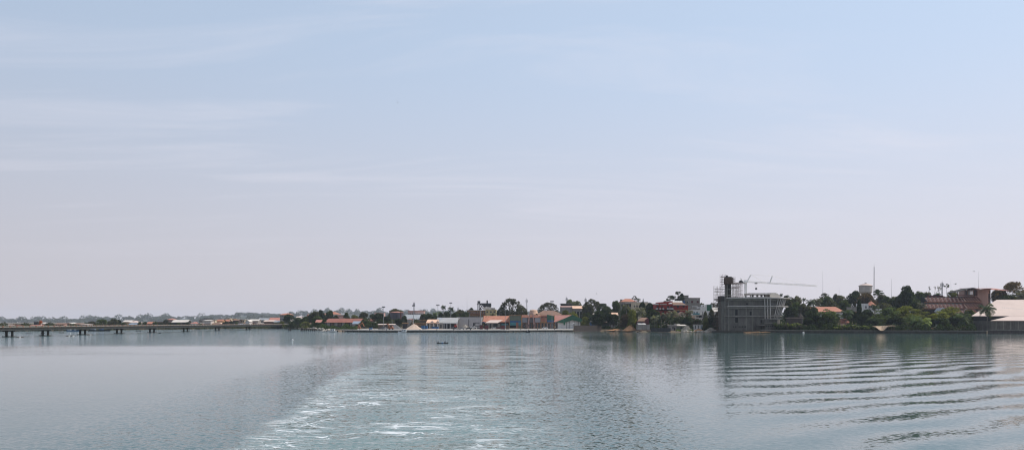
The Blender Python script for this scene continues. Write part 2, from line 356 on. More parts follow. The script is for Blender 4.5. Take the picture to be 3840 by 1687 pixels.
# ------------------------------------------------------------------ water
def water():
    mb = MB(); mb.v = [(-2600, -250, 0), (2600, -250, 0), (2600, 1000, 0), (-2600, 1000, 0)]; mb.f = [(0, 1, 2, 3)]
    m = bpy.data.materials.new('river_water'); m.use_nodes = True; n = m.node_tree.nodes; l = m.node_tree.links; b = n['Principled BSDF']
    geo = n.new('ShaderNodeNewGeometry'); sp = n.new('ShaderNodeSeparateXYZ'); l.new(geo.outputs['Position'], sp.inputs[0])
    X, Y = sp.outputs[0], sp.outputs[1]
    def mm(op, a, b_=None, c=None, clamp=False):
        q = n.new('ShaderNodeMath'); q.operation = op; q.use_clamp = clamp
        for i, v in enumerate((a, b_, c)):
            if v is None: continue
            if isinstance(v, (int, float)): q.inputs[i].default_value = v
            else: l.new(v, q.inputs[i])
        return q.outputs[0]
    def rng_(v, a, b_, c, d, sm=True):
        q = n.new('ShaderNodeMapRange')
        if sm: q.interpolation_type = 'SMOOTHSTEP'
        l.new(v, q.inputs[0])
        for i, k in enumerate((a, b_, c, d)):
            if isinstance(k, (int, float)): q.inputs[i + 1].default_value = k
            else: l.new(k, q.inputs[i + 1])
        return q.outputs[0]
    def noise(sx, sy, scale, detail=4, rough=.55, dist=0.0, off=0.0):
        mp = n.new('ShaderNodeMapping'); mp.inputs['Scale'].default_value = (sx, sy, 1); mp.inputs['Location'].default_value = (off, off * .7, off)
        l.new(geo.outputs['Position'], mp.inputs[0])
        q = n.new('ShaderNodeTexNoise'); q.inputs['Scale'].default_value = scale; q.inputs['Detail'].default_value = detail; q.inputs['Roughness'].default_value = rough; q.inputs['Distortion'].default_value = dist
        l.new(mp.outputs[0], q.inputs['Vector']); return q
    # --- where things are
    wob = mm('MULTIPLY', mm('SUBTRACT', noise(1, 1, .16, 5, .6).outputs['Fac'], .5), 9.0)
    xl = mm('ADD', rng_(Y, 38, 105, -14.5, -21.5), mm('MULTIPLY', wob, .55))
    xr = mm('ADD', rng_(Y, 38, 160, 3.0, 6.0), mm('MULTIPLY', wob, .5))
    inL = rng_(mm('SUBTRACT', X, xl), -.8, .9, 0, 1); inR = rng_(mm('SUBTRACT', xr, X), -2.5, 5.0, 0, 1)
    fadeY = rng_(Y, 150, 260, 1, 0)
    wake = mm('MULTIPLY', mm('MULTIPLY', inL, inR), fadeY)
    # choppy aprons outside the wake
    apL = mm('MULTIPLY', rng_(mm('SUBTRACT', X, xl), -17, -1, 0, 1), rng_(Y, 60, 190, 1, .45))
    apR = mm('MULTIPLY', mm('MULTIPLY', rng_(mm('SUBTRACT', X, xr), -1, 2, 0, 1), rng_(mm('SUBTRACT', X, xr), 3, 12, 1, 0)), rng_(Y, 60, 220, 1, .3))
    calmR = rng_(mm('SUBTRACT', X, mm('MULTIPLY', Y, .06)), 3, 10, 0, 1)           # the glassy side on the right
    calmR = mm('MULTIPLY', calmR, rng_(Y, 330, 430, 1, .35))
    big = noise(.35, 1.0, .022, 4, .5, .4, 11).outputs['Fac']
    far = rng_(mm('ADD', Y, mm('MULTIPLY', wob, 1.5)), 206, 242, 0, 1)
    left = rng_(X, -5, 40, 1, 0)
    # chop slope amplitude
    amp = mm('ADD', .012, mm('MULTIPLY', apL, .19))
    amp = mm('ADD', amp, mm('MULTIPLY', apR, .032))
    amp = mm('ADD', amp, mm('MULTIPLY', mm('MULTIPLY', far, left), .62))
    amp = mm('ADD', amp, mm('MULTIPLY', rng_(big, .50, .64, 0, 1), .030))
    amp = mm('ADD', amp, mm('MULTIPLY', rng_(Y, 300, 420, 0, 1), .020))
    amp = mm('MULTIPLY', amp, mm('SUBTRACT', 1.0, mm('MULTIPLY', calmR, .78)))
    amp = mm('MAXIMUM', amp, mm('MULTIPLY', wake, .070))
    cA = noise(.8, 1.25, 3.6, 4, .6, 0, 3); cB = noise(.8, 1.25, .65, 5, .6, .3, 31)
    def slope(q):
        s = n.new('ShaderNodeSeparateXYZ'); l.new(q.outputs['Color'], s.inputs[0])
        return mm('SUBTRACT', s.outputs[0], .5), mm('SUBTRACT', s.outputs[1], .5)
    ax_, ay_ = slope(cA); bx_, by_ = slope(cB)
    sx = mm('MULTIPLY', mm('ADD', mm('MULTIPLY', ax_, 1.25), mm('MULTIPLY', bx_, .35)), mm('MULTIPLY', amp, 3.0)); sy = mm('MULTIPLY', mm('ADD', mm('MULTIPLY', ay_, 1.25), mm('MULTIPLY', by_, .35)), mm('MULTIPLY', amp, 3.0))
    # long swell left by the ship, on the right hand
    ph0 = mm('ADD', mm('MULTIPLY', X, -.50), mm('MULTIPLY', Y, .866))
    warp = mm('MULTIPLY', mm('SUBTRACT', noise(1, 1, .03, 1, .5, 0, 5).outputs['Fac'], .5), 14.0)
    und = mm('MULTIPLY', mm('SINE', mm('MULTIPLY', mm('ADD', mm('MULTIPLY', X, .866), mm('MULTIPLY', Y, .5)), 2 * math.pi / 15.0)), .45)
    warp = mm('ADD', warp, und)
    ph = mm('MULTIPLY', mm('ADD', ph0, warp), 2 * math.pi / 6.0)
    env = mm('MULTIPLY', rng_(mm('SUBTRACT', X, mm('MULTIPLY', Y, .20)), 1, 14, 0, 1), rng_(Y, 250, 400, 1, 0))
    envn = rng_(noise(.6, 1, .028, 2, .5, 0, 17).outputs['Fac'], .36, .62, .72, 1.12)
    A = mm('MULTIPLY', mm('MULTIPLY', mm('MULTIPLY', env, rng_(Y, 90, 240, 1, .62)), envn), mm('MINIMUM', mm('DIVIDE', 3.15, Y), .08))
    sw = mm('MULTIPLY', mm('COSINE', ph), A)
    ph2 = mm('MULTIPLY', mm('ADD', mm('ADD', mm('MULTIPLY', X, .35), mm('MULTIPLY', Y, .93)), warp), 2 * math.pi / 11.0)
    sw2 = mm('MULTIPLY', mm('COSINE', ph2), mm('MULTIPLY', A, .16))
    sx = mm('ADD', sx, mm('ADD', mm('MULTIPLY', sw, -.50), mm('MULTIPLY', sw2, .35))); sy = mm('ADD', sy, mm('ADD', mm('MULTIPLY', sw, .866), mm('MULTIPLY', sw2, .93)))
    # rolls inside the wake
    rw = noise(.35, 1.0, .42, 3, .5, .6, 41); rx_, ry_ = slope(rw)
    sy = mm('ADD', sy, mm('MULTIPLY', mm('MULTIPLY', ry_, wake), .30))
    cb_ = n.new('ShaderNodeCombineXYZ'); l.new(mm('MULTIPLY', sx, -1), cb_.inputs[0]); l.new(mm('MULTIPLY', sy, -1), cb_.inputs[1]); cb_.inputs[2].default_value = 1
    nv = n.new('ShaderNodeVectorMath'); nv.operation = 'NORMALIZE'; l.new(cb_.outputs[0], nv.inputs[0])
    l.new(nv.outputs[0], b.inputs['Normal'])
    # --- foam lace
    fn = noise(.42, 1.0, .50, 5, .55, 1.0, 7).outputs['Fac']
    rid = mm('ABSOLUTE', mm('SUBTRACT', fn, .5))
    wd = rng_(Y, 38, 120, .024, .006)
    lace = rng_(rid, mm('MULTIPLY', wd, .35), wd, 1, 0)
    fn2 = noise(.42, 1.0, 1.2, 4, .55, .9, 23).outputs['Fac']; rid2 = mm('ABSOLUTE', mm('SUBTRACT', fn2, .5))
    lace2 = mm('MULTIPLY', rng_(rid2, 0.003, mm('ADD', .013, mm('MULTIPLY', rng_(mm('SUBTRACT', X, xl), 0, 5, 1, 0), .014)), 1, 0), .7)
    patch = rng_(noise(.7, 1, .15, 4, .6, .5, 51).outputs['Fac'], .44, .57, .04, 1)
    patch = mm('MULTIPLY', patch, rng_(mm('SUBTRACT', X, xl), 4, 22, 1, .35))
    edge = rng_(mm('ABSOLUTE', mm('SUBTRACT', mm('SUBTRACT', X, xl), 1.4)), 0.4, 3.4, 1, 0)
    edr = rng_(mm('ABSOLUTE', mm('SUBTRACT', X, mm('ADD', xr, -2.5))), .1, 1.4, .35, 0)
    cover = mm('MAXIMUM', mm('MAXIMUM', mm('MULTIPLY', patch, .85), edge), edr)
    fd = rng_(Y, 60, 190, 1, 0)
    foam = mm('MULTIPLY', mm('MULTIPLY', mm('MAXIMUM', mm('MULTIPLY', lace, mm('MAXIMUM', patch, mm('MULTIPLY', edge, 1.0))), mm('MULTIPLY', lace2, cover)), wake), fd)
    speck = mm('MULTIPLY', rng_(noise(.5, 1, 2.2, 3, .6, 0, 61).outputs['Fac'], .69, .75, 0, .6), mm('MULTIPLY', wake, rng_(Y, 60, 170, .8, 0)))
    foam = mm('MAXIMUM', foam, speck)
    # --- colour
    bc = n.new('ShaderNodeMixRGB'); l.new(mm('MULTIPLY', wake, .8), bc.inputs[0]); bc.inputs[1].default_value = (.054, .100, .096, 1); bc.inputs[2].default_value = (.10, .165, .145, 1)
    fc = n.new('ShaderNodeMixRGB'); l.new(foam, fc.inputs[0]); l.new(bc.outputs[0], fc.inputs[1]); fc.inputs[2].default_value = (.66, .68, .69, 1)
    l.new(fc.outputs[0], b.inputs['Base Color'])
    l.new(mm('ADD', mm('MULTIPLY', foam, .6), .06), b.inputs['Roughness'])
    b.inputs['IOR'].default_value = 1.33
    single('water', None, None, mb, m, kind='structure')
water()
# ------------------------------------------------------------------ vegetation builders (unit height, unit width)
def leaf_mb(P, size, r, mb=None, updown=1.0):
    mb = mb or MB(); n = len(P)
    a = r.normal(size=(n, 3)); a[:, 2] *= updown; a /= np.linalg.norm(a, axis=1)[:, None]
    b = np.cross(a, r.normal(size=(n, 3))); b /= np.linalg.norm(b, axis=1)[:, None]
    s = (size * r.uniform(.6, 1.3, n))[:, None]; t = s * r.uniform(.35, .7, n)[:, None]
    V = np.stack([P + a * s, P + b * t, P - a * s, P - b * t], 1).reshape(-1, 3); k = len(mb.v)
    mb.v += [tuple(x) for x in V.tolist()]; mb.f += [(k + 4 * i, k + 4 * i + 1, k + 4 * i + 2, k + 4 * i + 3) for i in range(n)]
    return mb
def lobes_pts(r, lobes, n, flat=1.0):
    wts = np.array([l[3] ** 2 for l in lobes]); idx = r.choice(len(lobes), n, p=wts / wts.sum()); Lb = np.array(lobes)[idx]
    d = r.normal(size=(n, 3)); d /= np.linalg.norm(d, axis=1)[:, None]
    d[:, 2] = np.where((d[:, 2] < -.25) & (r.random(n) < .65), -d[:, 2], d[:, 2])
    rad = r.uniform(.45, 1.08, n) ** .6
    P = np.empty((n, 3)); P[:, 0] = Lb[:, 0] + d[:, 0] * Lb[:, 3] * rad; P[:, 1] = Lb[:, 1] + d[:, 1] * Lb[:, 3] * rad; P[:, 2] = Lb[:, 2] + d[:, 2] * Lb[:, 4] * rad
    return P
def limbs(lobes, z0, rt, r, k=9):
    mb = MB(); mb.cyl((0, 0, -.03), (0, 0, z0), rt, rt * .75, 7)
    for i in r.choice(len(lobes), min(k, len(lobes)), replace=False):
        l = lobes[i]; mid = Vector((l[0] * .45, l[1] * .45, z0 + (l[2] - z0) * .6)); mb.cyl((0, 0, z0 * .9), mid, rt * .5, rt * .3, 5, False); mb.cyl(mid, (l[0], l[1], l[2]), rt * .3, rt * .1, 5, False)
    return mb
PROTO = {}
def make_proto(kind, seed):
    r = np.random.default_rng(seed); lobes = []; P = None; size = .04; z0 = .25; rt = .022; k = 9
    if kind == 'dense':
        for i in range(20):
            th = r.uniform(0, 6.28); u = r.uniform(-.6, 1); q = math.sqrt(max(0, 1 - u * u)) * r.uniform(.6, 1)
            rr = r.uniform(.11, .20); lobes.append((.33 * q * math.cos(th), .33 * q * math.sin(th), .56 + .27 * u, rr, rr * .85))
        P = lobes_pts(r, lobes, 3600); size = .036; z0 = .28
    elif kind == 'open':
        for i in range(85):
            th = r.uniform(0, 6.28); u = r.uniform(-.15, 1); q = math.sqrt(max(0, 1 - u * u)) * r.uniform(.7, 1)
            rr = r.uniform(.055, .095); lobes.append((.42 * q * math.cos(th), .42 * q * math.sin(th), .42 + .50 * u, rr, rr * .8))
        P = lobes_pts(r, lobes, 4200); size = .023; z0 = .22; k = 26
    elif kind == 'umbrella':
        for i in range(44):
            th = r.uniform(0, 6.28); q = math.sqrt(r.uniform(0, 1)); rr = r.uniform(.09, .15)
            lobes.append((.42 * q * math.cos(th), .42 * q * math.sin(th), .90 - .45 * q * q - r.uniform(0, .22), rr, rr * .42))
        P = lobes_pts(r, lobes, 3400); size = .026; z0 = .25; k = 14
    elif kind == 'bush':
        for i in range(34):
            th = r.uniform(0, 6.28); u = r.uniform(-.1, 1); q = math.sqrt(max(0, 1 - u * u)) * r.uniform(.55, 1)
            rr = r.uniform(.12, .2); lobes.append((.36 * q * math.cos(th), .36 * q * math.sin(th), .12 + .70 * max(u, 0), rr, rr * .9))
        P = lobes_pts(r, lobes, 4200); size = .032; z0 = .1; P[:, 2] = np.abs(P[:, 2])
    elif kind == 'sparse':
        for i in range(28):
            th = r.uniform(0, 6.28); u = r.uniform(-.1, 1); q = math.sqrt(max(0, 1 - u * u)) * r.uniform(.7, 1)
            rr = r.uniform(.06, .11); lobes.append((.42 * q * math.cos(th), .42 * q * math.sin(th), .55 + .38 * u, rr, rr * .7))
        P = lobes_pts(r, lobes, 2000); size = .026; z0 = .35; k = 15; rt = .018
    elif kind == 'feather':
        n = 2400; t = r.uniform(.12, 1, n); th = r.uniform(0, 6.28, n); rad = (1 - t) ** .55 * .5 * r.uniform(.3, 1, n) * (1 + .25 * np.sin(th * 3 + t * 20))
        P = np.stack([rad * np.cos(th), rad * np.sin(th), t], 1); lobes = [(0, 0, .9, .1, .1), (.1, 0, .7, .1, .1), (-.1, .05, .6, .1, .1)]; size = .034
    elif kind == 'column':
        n = 3600; t = r.uniform(.02, 1, n); th = r.uniform(0, 6.28, n); rad = np.sqrt(np.clip(1 - (2 * t - .9) ** 2 / 1.3, 0, 1)) * .5 * r.uniform(.3, 1, n)
        P = np.stack([rad * np.cos(th), rad * np.sin(th), t], 1); lobes = [(0, 0, .8, .1, .1)]; size = .05; rt = .05
    if kind in ('dense', 'bush', 'umbrella'):      # inner leaves close the crown
        q = P[r.choice(len(P), len(P) // 4)].copy(); c0 = P.mean(0); P = np.concatenate([P, c0 + (q - c0) * r.uniform(.2, .85, (len(q), 1))])
    P[:, 2] *= .985 / np.percentile(P[:, 2], 99.6)
    tm = limbs(lobes, z0, rt, r, k).mesh('trunk'); tm.materials.append(M['bark'])
    cm = leaf_mb(P, size, r, updown=1.6 if kind == 'feather' else 1).mesh('crown'); cm.materials.append(LEAF)
    return tm, cm
def proto_bare(seed):
    r = random.Random(seed); mb = MB(); tips = []
    def br(p, d, ln, rad, dep):
        q = p + d * ln; mb.cyl(p, q, rad, rad * .65, 5, False)
        if dep == 0: tips.append(q); return
        for _ in range(r.choice((2, 3))):
            nd = (d + Vector((r.uniform(-.7, .7), r.uniform(-.7, .7), r.uniform(-.1, .5)))).normalized(); br(q, nd, ln * r.uniform(.6, .85), rad * .62, dep - 1)
    br(Vector((0, 0, 0)), Vector((0, 0, 1)), .30, .022, 4)
    rr = np.random.default_rng(seed); T_ = np.array([tuple(t) for t in tips])
    P = T_[rr.choice(len(T_), 160)] + rr.normal(scale=.02, size=(160, 3))
    tm = mb.mesh('trunk'); tm.materials.append(M['bark_pale']); cm = leaf_mb(P, .018, rr).mesh('crown'); cm.materials.append(LEAF)
    return tm, cm
def proto_palm(seed):
    r = random.Random(seed); tr = MB(); cr = MB(); lean = r.uniform(-1.2, 1.2); H = 1.0
    pts = [Vector((lean * (k / 6) ** 1.6, 0, H * k / 6)) for k in range(7)]
    for k in range(6): tr.cyl(pts[k], pts[k + 1], .20 - .012 * k, .20 - .012 * (k + 1), 7, False)
    top = Vector((0, 0, 0)); nf = 24
    for i in range(nf):
        az = 6.283 * i / nf * 2.4 + r.uniform(-.2, .2); el = -.5 + 1.85 * ((i * 7) % nf) / nf + r.uniform(-.1, .1); L_ = r.uniform(.95, 1.15); d = Vector((math.cos(az), math.sin(az), 0)); side = Vector((-d.y, d.x, 0)); p = top.copy(); ang = el; sg = 9
        for k in range(sg):
            step = L_ / sg; q = p + (d * math.cos(ang) + Vector((0, 0, math.sin(ang)))) * step; ang -= .10 + .035 * k
            wd = .24 * math.sin(math.pi * min(1, (k + .9) / (sg + .3))) + .03
            for s in (-1, 1):
                for j in range(2):
                    a = p.lerp(q, j * .5); b = p.lerp(q, j * .5 + .33); o = side * s * wd + Vector((0, 0, -wd * r.uniform(.45, .95))) + (q - p).normalized() * wd * .4
                    cr.add([a, b, b + o * r.uniform(.8, 1.1), a + o], [(0, 1, 2, 3)])
            p = q
    tm = tr.mesh('trunk'); tm.materials.append(M['bark_pale']); cm = cr.mesh('crown'); cm.materials.append(LEAF); cm['lean'] = lean
    return tm, cm
def proto_blades(seed):
    r = random.Random(seed); cr = MB(); tr = MB()
    for c in range(3):
        bx = Vector((r.uniform(-.2, .2), r.uniform(-.2, .2), 0)); tr.cyl(bx, bx + Vector((0, 0, .35)), .022, .018, 5)
        for i in range(9):
            az = r.uniform(0, 6.28); d = Vector((math.cos(az), math.sin(az), 0)); side = Vector((-d.y, d.x, 0)); p = bx + Vector((0, 0, .32)); ang = r.uniform(.7, 1.45); L_ = r.uniform(.45, .68)
            for k in range(5):
                q = p + (d * math.cos(ang) + Vector((0, 0, math.sin(ang)))) * L_ / 5; w0 = .075 * math.sin(math.pi * (k + .3) / 5.4); w1 = .075 * math.sin(math.pi * min(1, (k + 1.3) / 5.4))
                cr.add([p - side * w0, q - side * w1, q + side * w1, p + side * w0], [(0, 1, 2, 3)]); p = q; ang -= .38
    tm = tr.mesh('trunk'); tm.materials.append(M['bark']); cm = cr.mesh('crown'); cm.materials.append(LEAF)
    return tm, cm
VAR = {'dense': 4, 'open': 3, 'umbrella': 3, 'bush': 3, 'sparse': 2, 'feather': 2, 'column': 1, 'bare': 3, 'palm': 4, 'blades': 3}
def proto(kind, v):
    v %= VAR[kind]
    if (kind, v) not in PROTO:
        s = 100 * v + 11 + len(kind)
        PROTO[(kind, v)] = proto_bare(s) if kind == 'bare' else proto_palm(s) if kind == 'palm' else proto_blades(s) if kind == 'blades' else make_proto(kind, s)
    return PROTO[(kind, v)]
NAMES = {'dense': 'broadleaf_tree', 'open': 'spreading_tree', 'umbrella': 'umbrella_tree', 'bush': 'bush', 'sparse': 'thin_tree', 'feather': 'casuarina_tree', 'column': 'cypress_tree', 'bare': 'bare_tree', 'palm': 'coconut_palm', 'blades': 'banana_plant'}
_tn = [0]
def tree(kind, px, wpx, ytop, D, c, label, group=None, base=None, cat=None):
    """px centre, wpx width and ytop row of the photo fix the size; D metres away"""
    i = _tn[0]; _tn[0] += 1; tm, cm = proto(kind, i); D = max(D, shore(px) + 2.5 + (i % 5))
    z0 = gz(px, D) - .1 if base is None else base
    h = WZ(ytop, D) - z0; wd = wpx / F * D * (1.12 if kind in ('dense', 'bush', 'umbrella') else 1.05)
    if kind == 'bare': wd = wd / .8
    if kind == 'blades': wd = wd / 1.1
    r = bpy.data.objects.new(NAMES[kind], None); col.objects.link(r); r.location = (WX(px, D), D, z0)
    r.scale = (wd, wd, h) if kind != 'palm' else (1, 1, 1); r.rotation_euler = (0, 0, (i * 2.4) % 6.28)
    if kind == 'palm': r.rotation_euler = (0, 0, rnd.choice((0, 3.14)) + rnd.uniform(-.3, .3)); r.location.x -= math.cos(r.rotation_euler.z) * cm['lean']
    r['label'] = label; r['category'] = cat or ('palm' if kind == 'palm' else 'bush' if kind == 'bush' else 'plant' if kind == 'blades' else 'tree')
    if group: r['group'] = group
    cap = {'sparse': 1.15, 'open': 1.1, 'umbrella': .8, 'bare': 1.3, 'dense': 1.75}.get(kind, 9) * wd; hc = min(h, cap); lift = (h - hc) / h
    t = bpy.data.objects.new('branches' if lift > 0 else 'trunk', tm); link(t, r)
    if lift > 0:
        t.location.z = lift; t.scale.z = 1 - lift; q = wd * .02
        me = MB().cyl((0, 0, 0), (0, 0, lift + .02), .026, .02, 7).mesh('trunk'); me.materials.append(M['bark']); link(bpy.data.objects.new('trunk', me), r)
    c_ = bpy.data.objects.new('crown', cm); link(c_, r); g = GREENS[c]; g = (g[0] * 1.06, g[1] * .95, g[2] * 1.1)
    if lift > 0: c_.location.z = lift; c_.scale.z = 1 - lift
    if kind == 'palm': R = wd * .54; t.scale = (1, 1, h - .62 * R); c_.location = (cm['lean'], 0, h - .62 * R); c_.scale = (R, R, R)
    k = 1.4 * (.72 + .6 * ((i * 37) % 10) / 10) * (1.25 if kind == 'umbrella' else 1.55 if kind == 'palm' else 1)
    c_.color = (g[0] * k, g[1] * k, g[2] * k, 1)
    return r
def undergrowth(name, label, pxa, pxb, off0, off1, hmin, hmax, c, n, size=.5, seed=1):
    r = np.random.default_rng(seed); V = []
    px = r.uniform(pxa, pxb, n); t = r.uniform(off0, off1, n)
    P = np.array([(WX(a, shore(a) + b), shore(a) + b, gz(a, shore(a) + b)) for a, b in zip(px, t)])
    hh = hmin + (hmax - hmin) * (.5 + .5 * np.sin(px * .11) * np.sin(px * .037 + 1)); P[:, 2] += r.uniform(0, 1, n) * hh
    o = single(name, label, 'undergrowth', leaf_mb(P, size, r), LEAF, kind='stuff'); o.color = (*GREENS[c], 1)

# ------------------------------------------------------------------ building builders
def window_set(t, xs, zs, yf, ww, hh, frame=None, name='window'):
    for z in zs:
        for x in xs:
            if frame:
                mb = MB(); e = .12
                mb.box(x - ww / 2 - e, yf - .07, z - e, x + ww / 2 + e, yf - .005, z).box(x - ww / 2 - e, yf - .07, z + hh, x + ww / 2 + e, yf - .005, z + hh + e)
                mb.box(x - ww / 2 - e, yf - .07, z, x - ww / 2, yf - .005, z + hh).box(x + ww / 2, yf - .07, z, x + ww / 2 + e, yf - .005, z + hh)
                f = t.part(name, mb, M[frame]); t.part('pane', MB().box(x - ww / 2, yf - .03, z, x + ww / 2, yf - .004, z + hh), M['glass'], f)
            else: t.part(name, MB().box(x - ww / 2, yf - .04, z, x + ww / 2, yf - .004, z + hh), M['glass'])
def _landed(px0, px1, D):
    m = max(shore(px0), shore(px1)) + 6
    return D if D >= m else m + max(0, D - 600) * .15
def house(name, label, cat, px0, px1, ye, yr, D, roof='gx', wall='cream_wall', rm='brown_roof', dep=9, win=(3, 1), ov=.5, frame=None, door=False, base=None, wsz=(1.1, 1.2), side=True, group=None):
    D = _landed(px0, px1, D); x0, x1 = WX(px0, D), WX(px1, D); z0 = (gz((px0 + px1) / 2, D) if base is None else base) - .6
    ze = WZ(ye, D); zr = WZ(yr, D); wd = x1 - x0; xm = (x0 + x1) / 2; y0, y1 = D, D + dep; ym = (y0 + y1) / 2
    t = T(name, label, cat, (xm, y0 + dep / 2, z0 + .6), group)
    wm_, rmt = M[wall], M[rm]; mb = MB()
    if roof == 'gy': mb.prism([(x0, z0), (x1, z0), (x1, ze), (xm, zr - .12), (x0, ze)], y0, y1)
    elif roof == 'gx': mb.prismx([(y0, z0), (y1, z0), (y1, ze), (ym, zr - .12), (y0, ze)], x0, x1)
    elif roof == 'mono': mb.prismx([(y0, z0), (y1, z0), (y1, zr - .1), (y0, ze)], x0, x1)
    else: mb.box(x0, y0, z0, x1, y1, ze)
    t.part('wall', mb, wm_)
    r = MB()
    if roof == 'gx':
        k = (zr - ze) / (dep / 2); a = ze - ov * k
        r.slab((x0 - ov, y0 - ov, a), (x1 + ov, y0 - ov, a), (x1 + ov, ym, zr), (x0 - ov, ym, zr), .14); r.slab((x1 + ov, y1 + ov, a), (x0 - ov, y1 + ov, a), (x0 - ov, ym, zr), (x1 + ov, ym, zr), .14)
    elif roof == 'gy':
        k = (zr - ze) / (wd / 2); a = ze - ov * k
        r.slab((x0 - ov, y1 + ov, a), (x0 - ov, y0 - ov, a), (xm, y0 - ov, zr), (xm, y1 + ov, zr), .14); r.slab((x1 + ov, y0 - ov, a), (x1 + ov, y1 + ov, a), (xm, y1 + ov, zr), (xm, y0 - ov, zr), .14)
    elif roof == 'mono':
        k = (zr - ze) / dep; r.slab((x0 - ov, y0 - ov, ze - ov * k), (x1 + ov, y0 - ov, ze - ov * k), (x1 + ov, y1 + ov, zr + ov * k), (x0 - ov, y1 + ov, zr + ov * k), .14)
    elif roof == 'hip':
        hw = min(wd * .32, dep * .5); A = [(x0 - ov, y0 - ov), (x1 + ov, y0 - ov), (x1 + ov, y1 + ov), (x0 - ov, y1 + ov)]
        vs = [(a, b, ze + .003) for a, b in A] + [(x0 + hw, ym, zr), (x1 - hw, ym, zr)]; r.add(vs, [(0, 1, 5, 4), (1, 2, 5), (2, 3, 4, 5), (3, 0, 4), (3, 2, 1, 0)])
    elif roof == 'pyr':
        A = [(x0 - ov, y0 - ov), (x1 + ov, y0 - ov), (x1 + ov, y1 + ov), (x0 - ov, y1 + ov)]; r.add([(a, b, ze + .003) for a, b in A] + [(xm, ym, zr)], [(0, 1, 4), (1, 2, 4), (2, 3, 4), (3, 0, 4), (3, 2, 1, 0)])
    elif roof == 'vault':
        n = 12; prof = [(x0 - ov + (wd + 2 * ov) * k / n, ze + .003 + (zr - ze) * math.sin(math.pi * k / n)) for k in range(n + 1)]; r.prism(prof, y0 - ov, y1 + ov)
    else:
        r.box(x0 - ov, y0 - ov, ze + .003, x1 + ov, y1 + ov, ze + .25)
        if yr < ye - 1: r.box(x0 - ov, y0 - ov, ze + .25, x1 + ov, y0 - ov + .2, zr).box(x0 - ov, y1 + ov - .2, ze + .25, x1 + ov, y1 + ov, zr)
    t.part('roof', r, rmt)
    nc, nr = win
    if nc:
        H_ = ze - z0 - .6; fl = H_ / nr
        xs = [x0 + wd * (i + .5) / nc for i in range(nc)]; zs = [z0 + .6 + fl * j + fl * .35 for j in range(nr)]
        ww = min(wsz[0], wd / nc * .6); hh = min(wsz[1], fl * .5)
        window_set(t, xs, zs, y0, ww, hh, frame)
    if door: t.part('door', MB().box(xm + wd * .12, y0 - .05, z0 + .6, xm + wd * .12 + 1, y0 - .004, z0 + 2.6), M['timber_dark'])
    t.b = (x0, x1, y0, y1, z0, ze, zr)
    return t
def heap(name, label, cat, px0, px1, ytop, D, mt, dep=8, rough=.1, seed=1, lumps=0):
    r = random.Random(seed); D = max(D, shore((px0 + px1) / 2) + 2.5); x0, x1 = WX(px0, D), WX(px1, D); xm = (x0 + x1) / 2; a = (x1 - x0) / 2; z0 = gz((px0 + px1) / 2, D) - .1; h = WZ(ytop, D) - z0
    mb = MB(); nr, nt_ = 9, 28; mb.v.append((xm + a * .05, D + dep * .5, z0 + h))
    for j in range(1, nr + 1):
        for k in range(nt_):
            th = 6.283 * k / nt_; q = j / nr; wob = 1 + .12 * math.sin(th * 3 + seed) + .06 * math.sin(th * 7)
            zz_ = h * (.62 * (1 - q) + .38 * (.5 + .5 * math.cos(math.pi * q))) * (1 + r.uniform(-rough, rough)) if j < nr else 0
            mb.v.append((xm + a * q * math.cos(th) * (wob if j < nr else 1), D + dep * .5 + dep * .6 * q * math.sin(th) * wob, z0 + zz_))
    mb.f = [(0, 1 + k, 1 + (k + 1) % nt_) for k in range(nt_)] + [(1 + (j - 1) * nt_ + k, 1 + j * nt_ + k, 1 + j * nt_ + (k + 1) % nt_, 1 + (j - 1) * nt_ + (k + 1) % nt_) for j in range(1, nr) for k in range(nt_)]
    for _ in range(lumps):
        th = r.uniform(3.3, 6.1); q = r.uniform(.1, 1); s = r.uniform(.25, .6); p = Vector((xm + a * q * math.cos(th), D + dep * .5 + dep * .55 * q * math.sin(th), z0 + h * (1 - q) + .1))
        mb.box(p.x - s, p.y - s * .6, p.z - s * .4, p.x + s, p.y + s * .6, p.z + s * .5)
    return single(name, label, cat, mb, M[mt], loc=(xm, D + dep * .5, z0), smooth=lumps == 0)
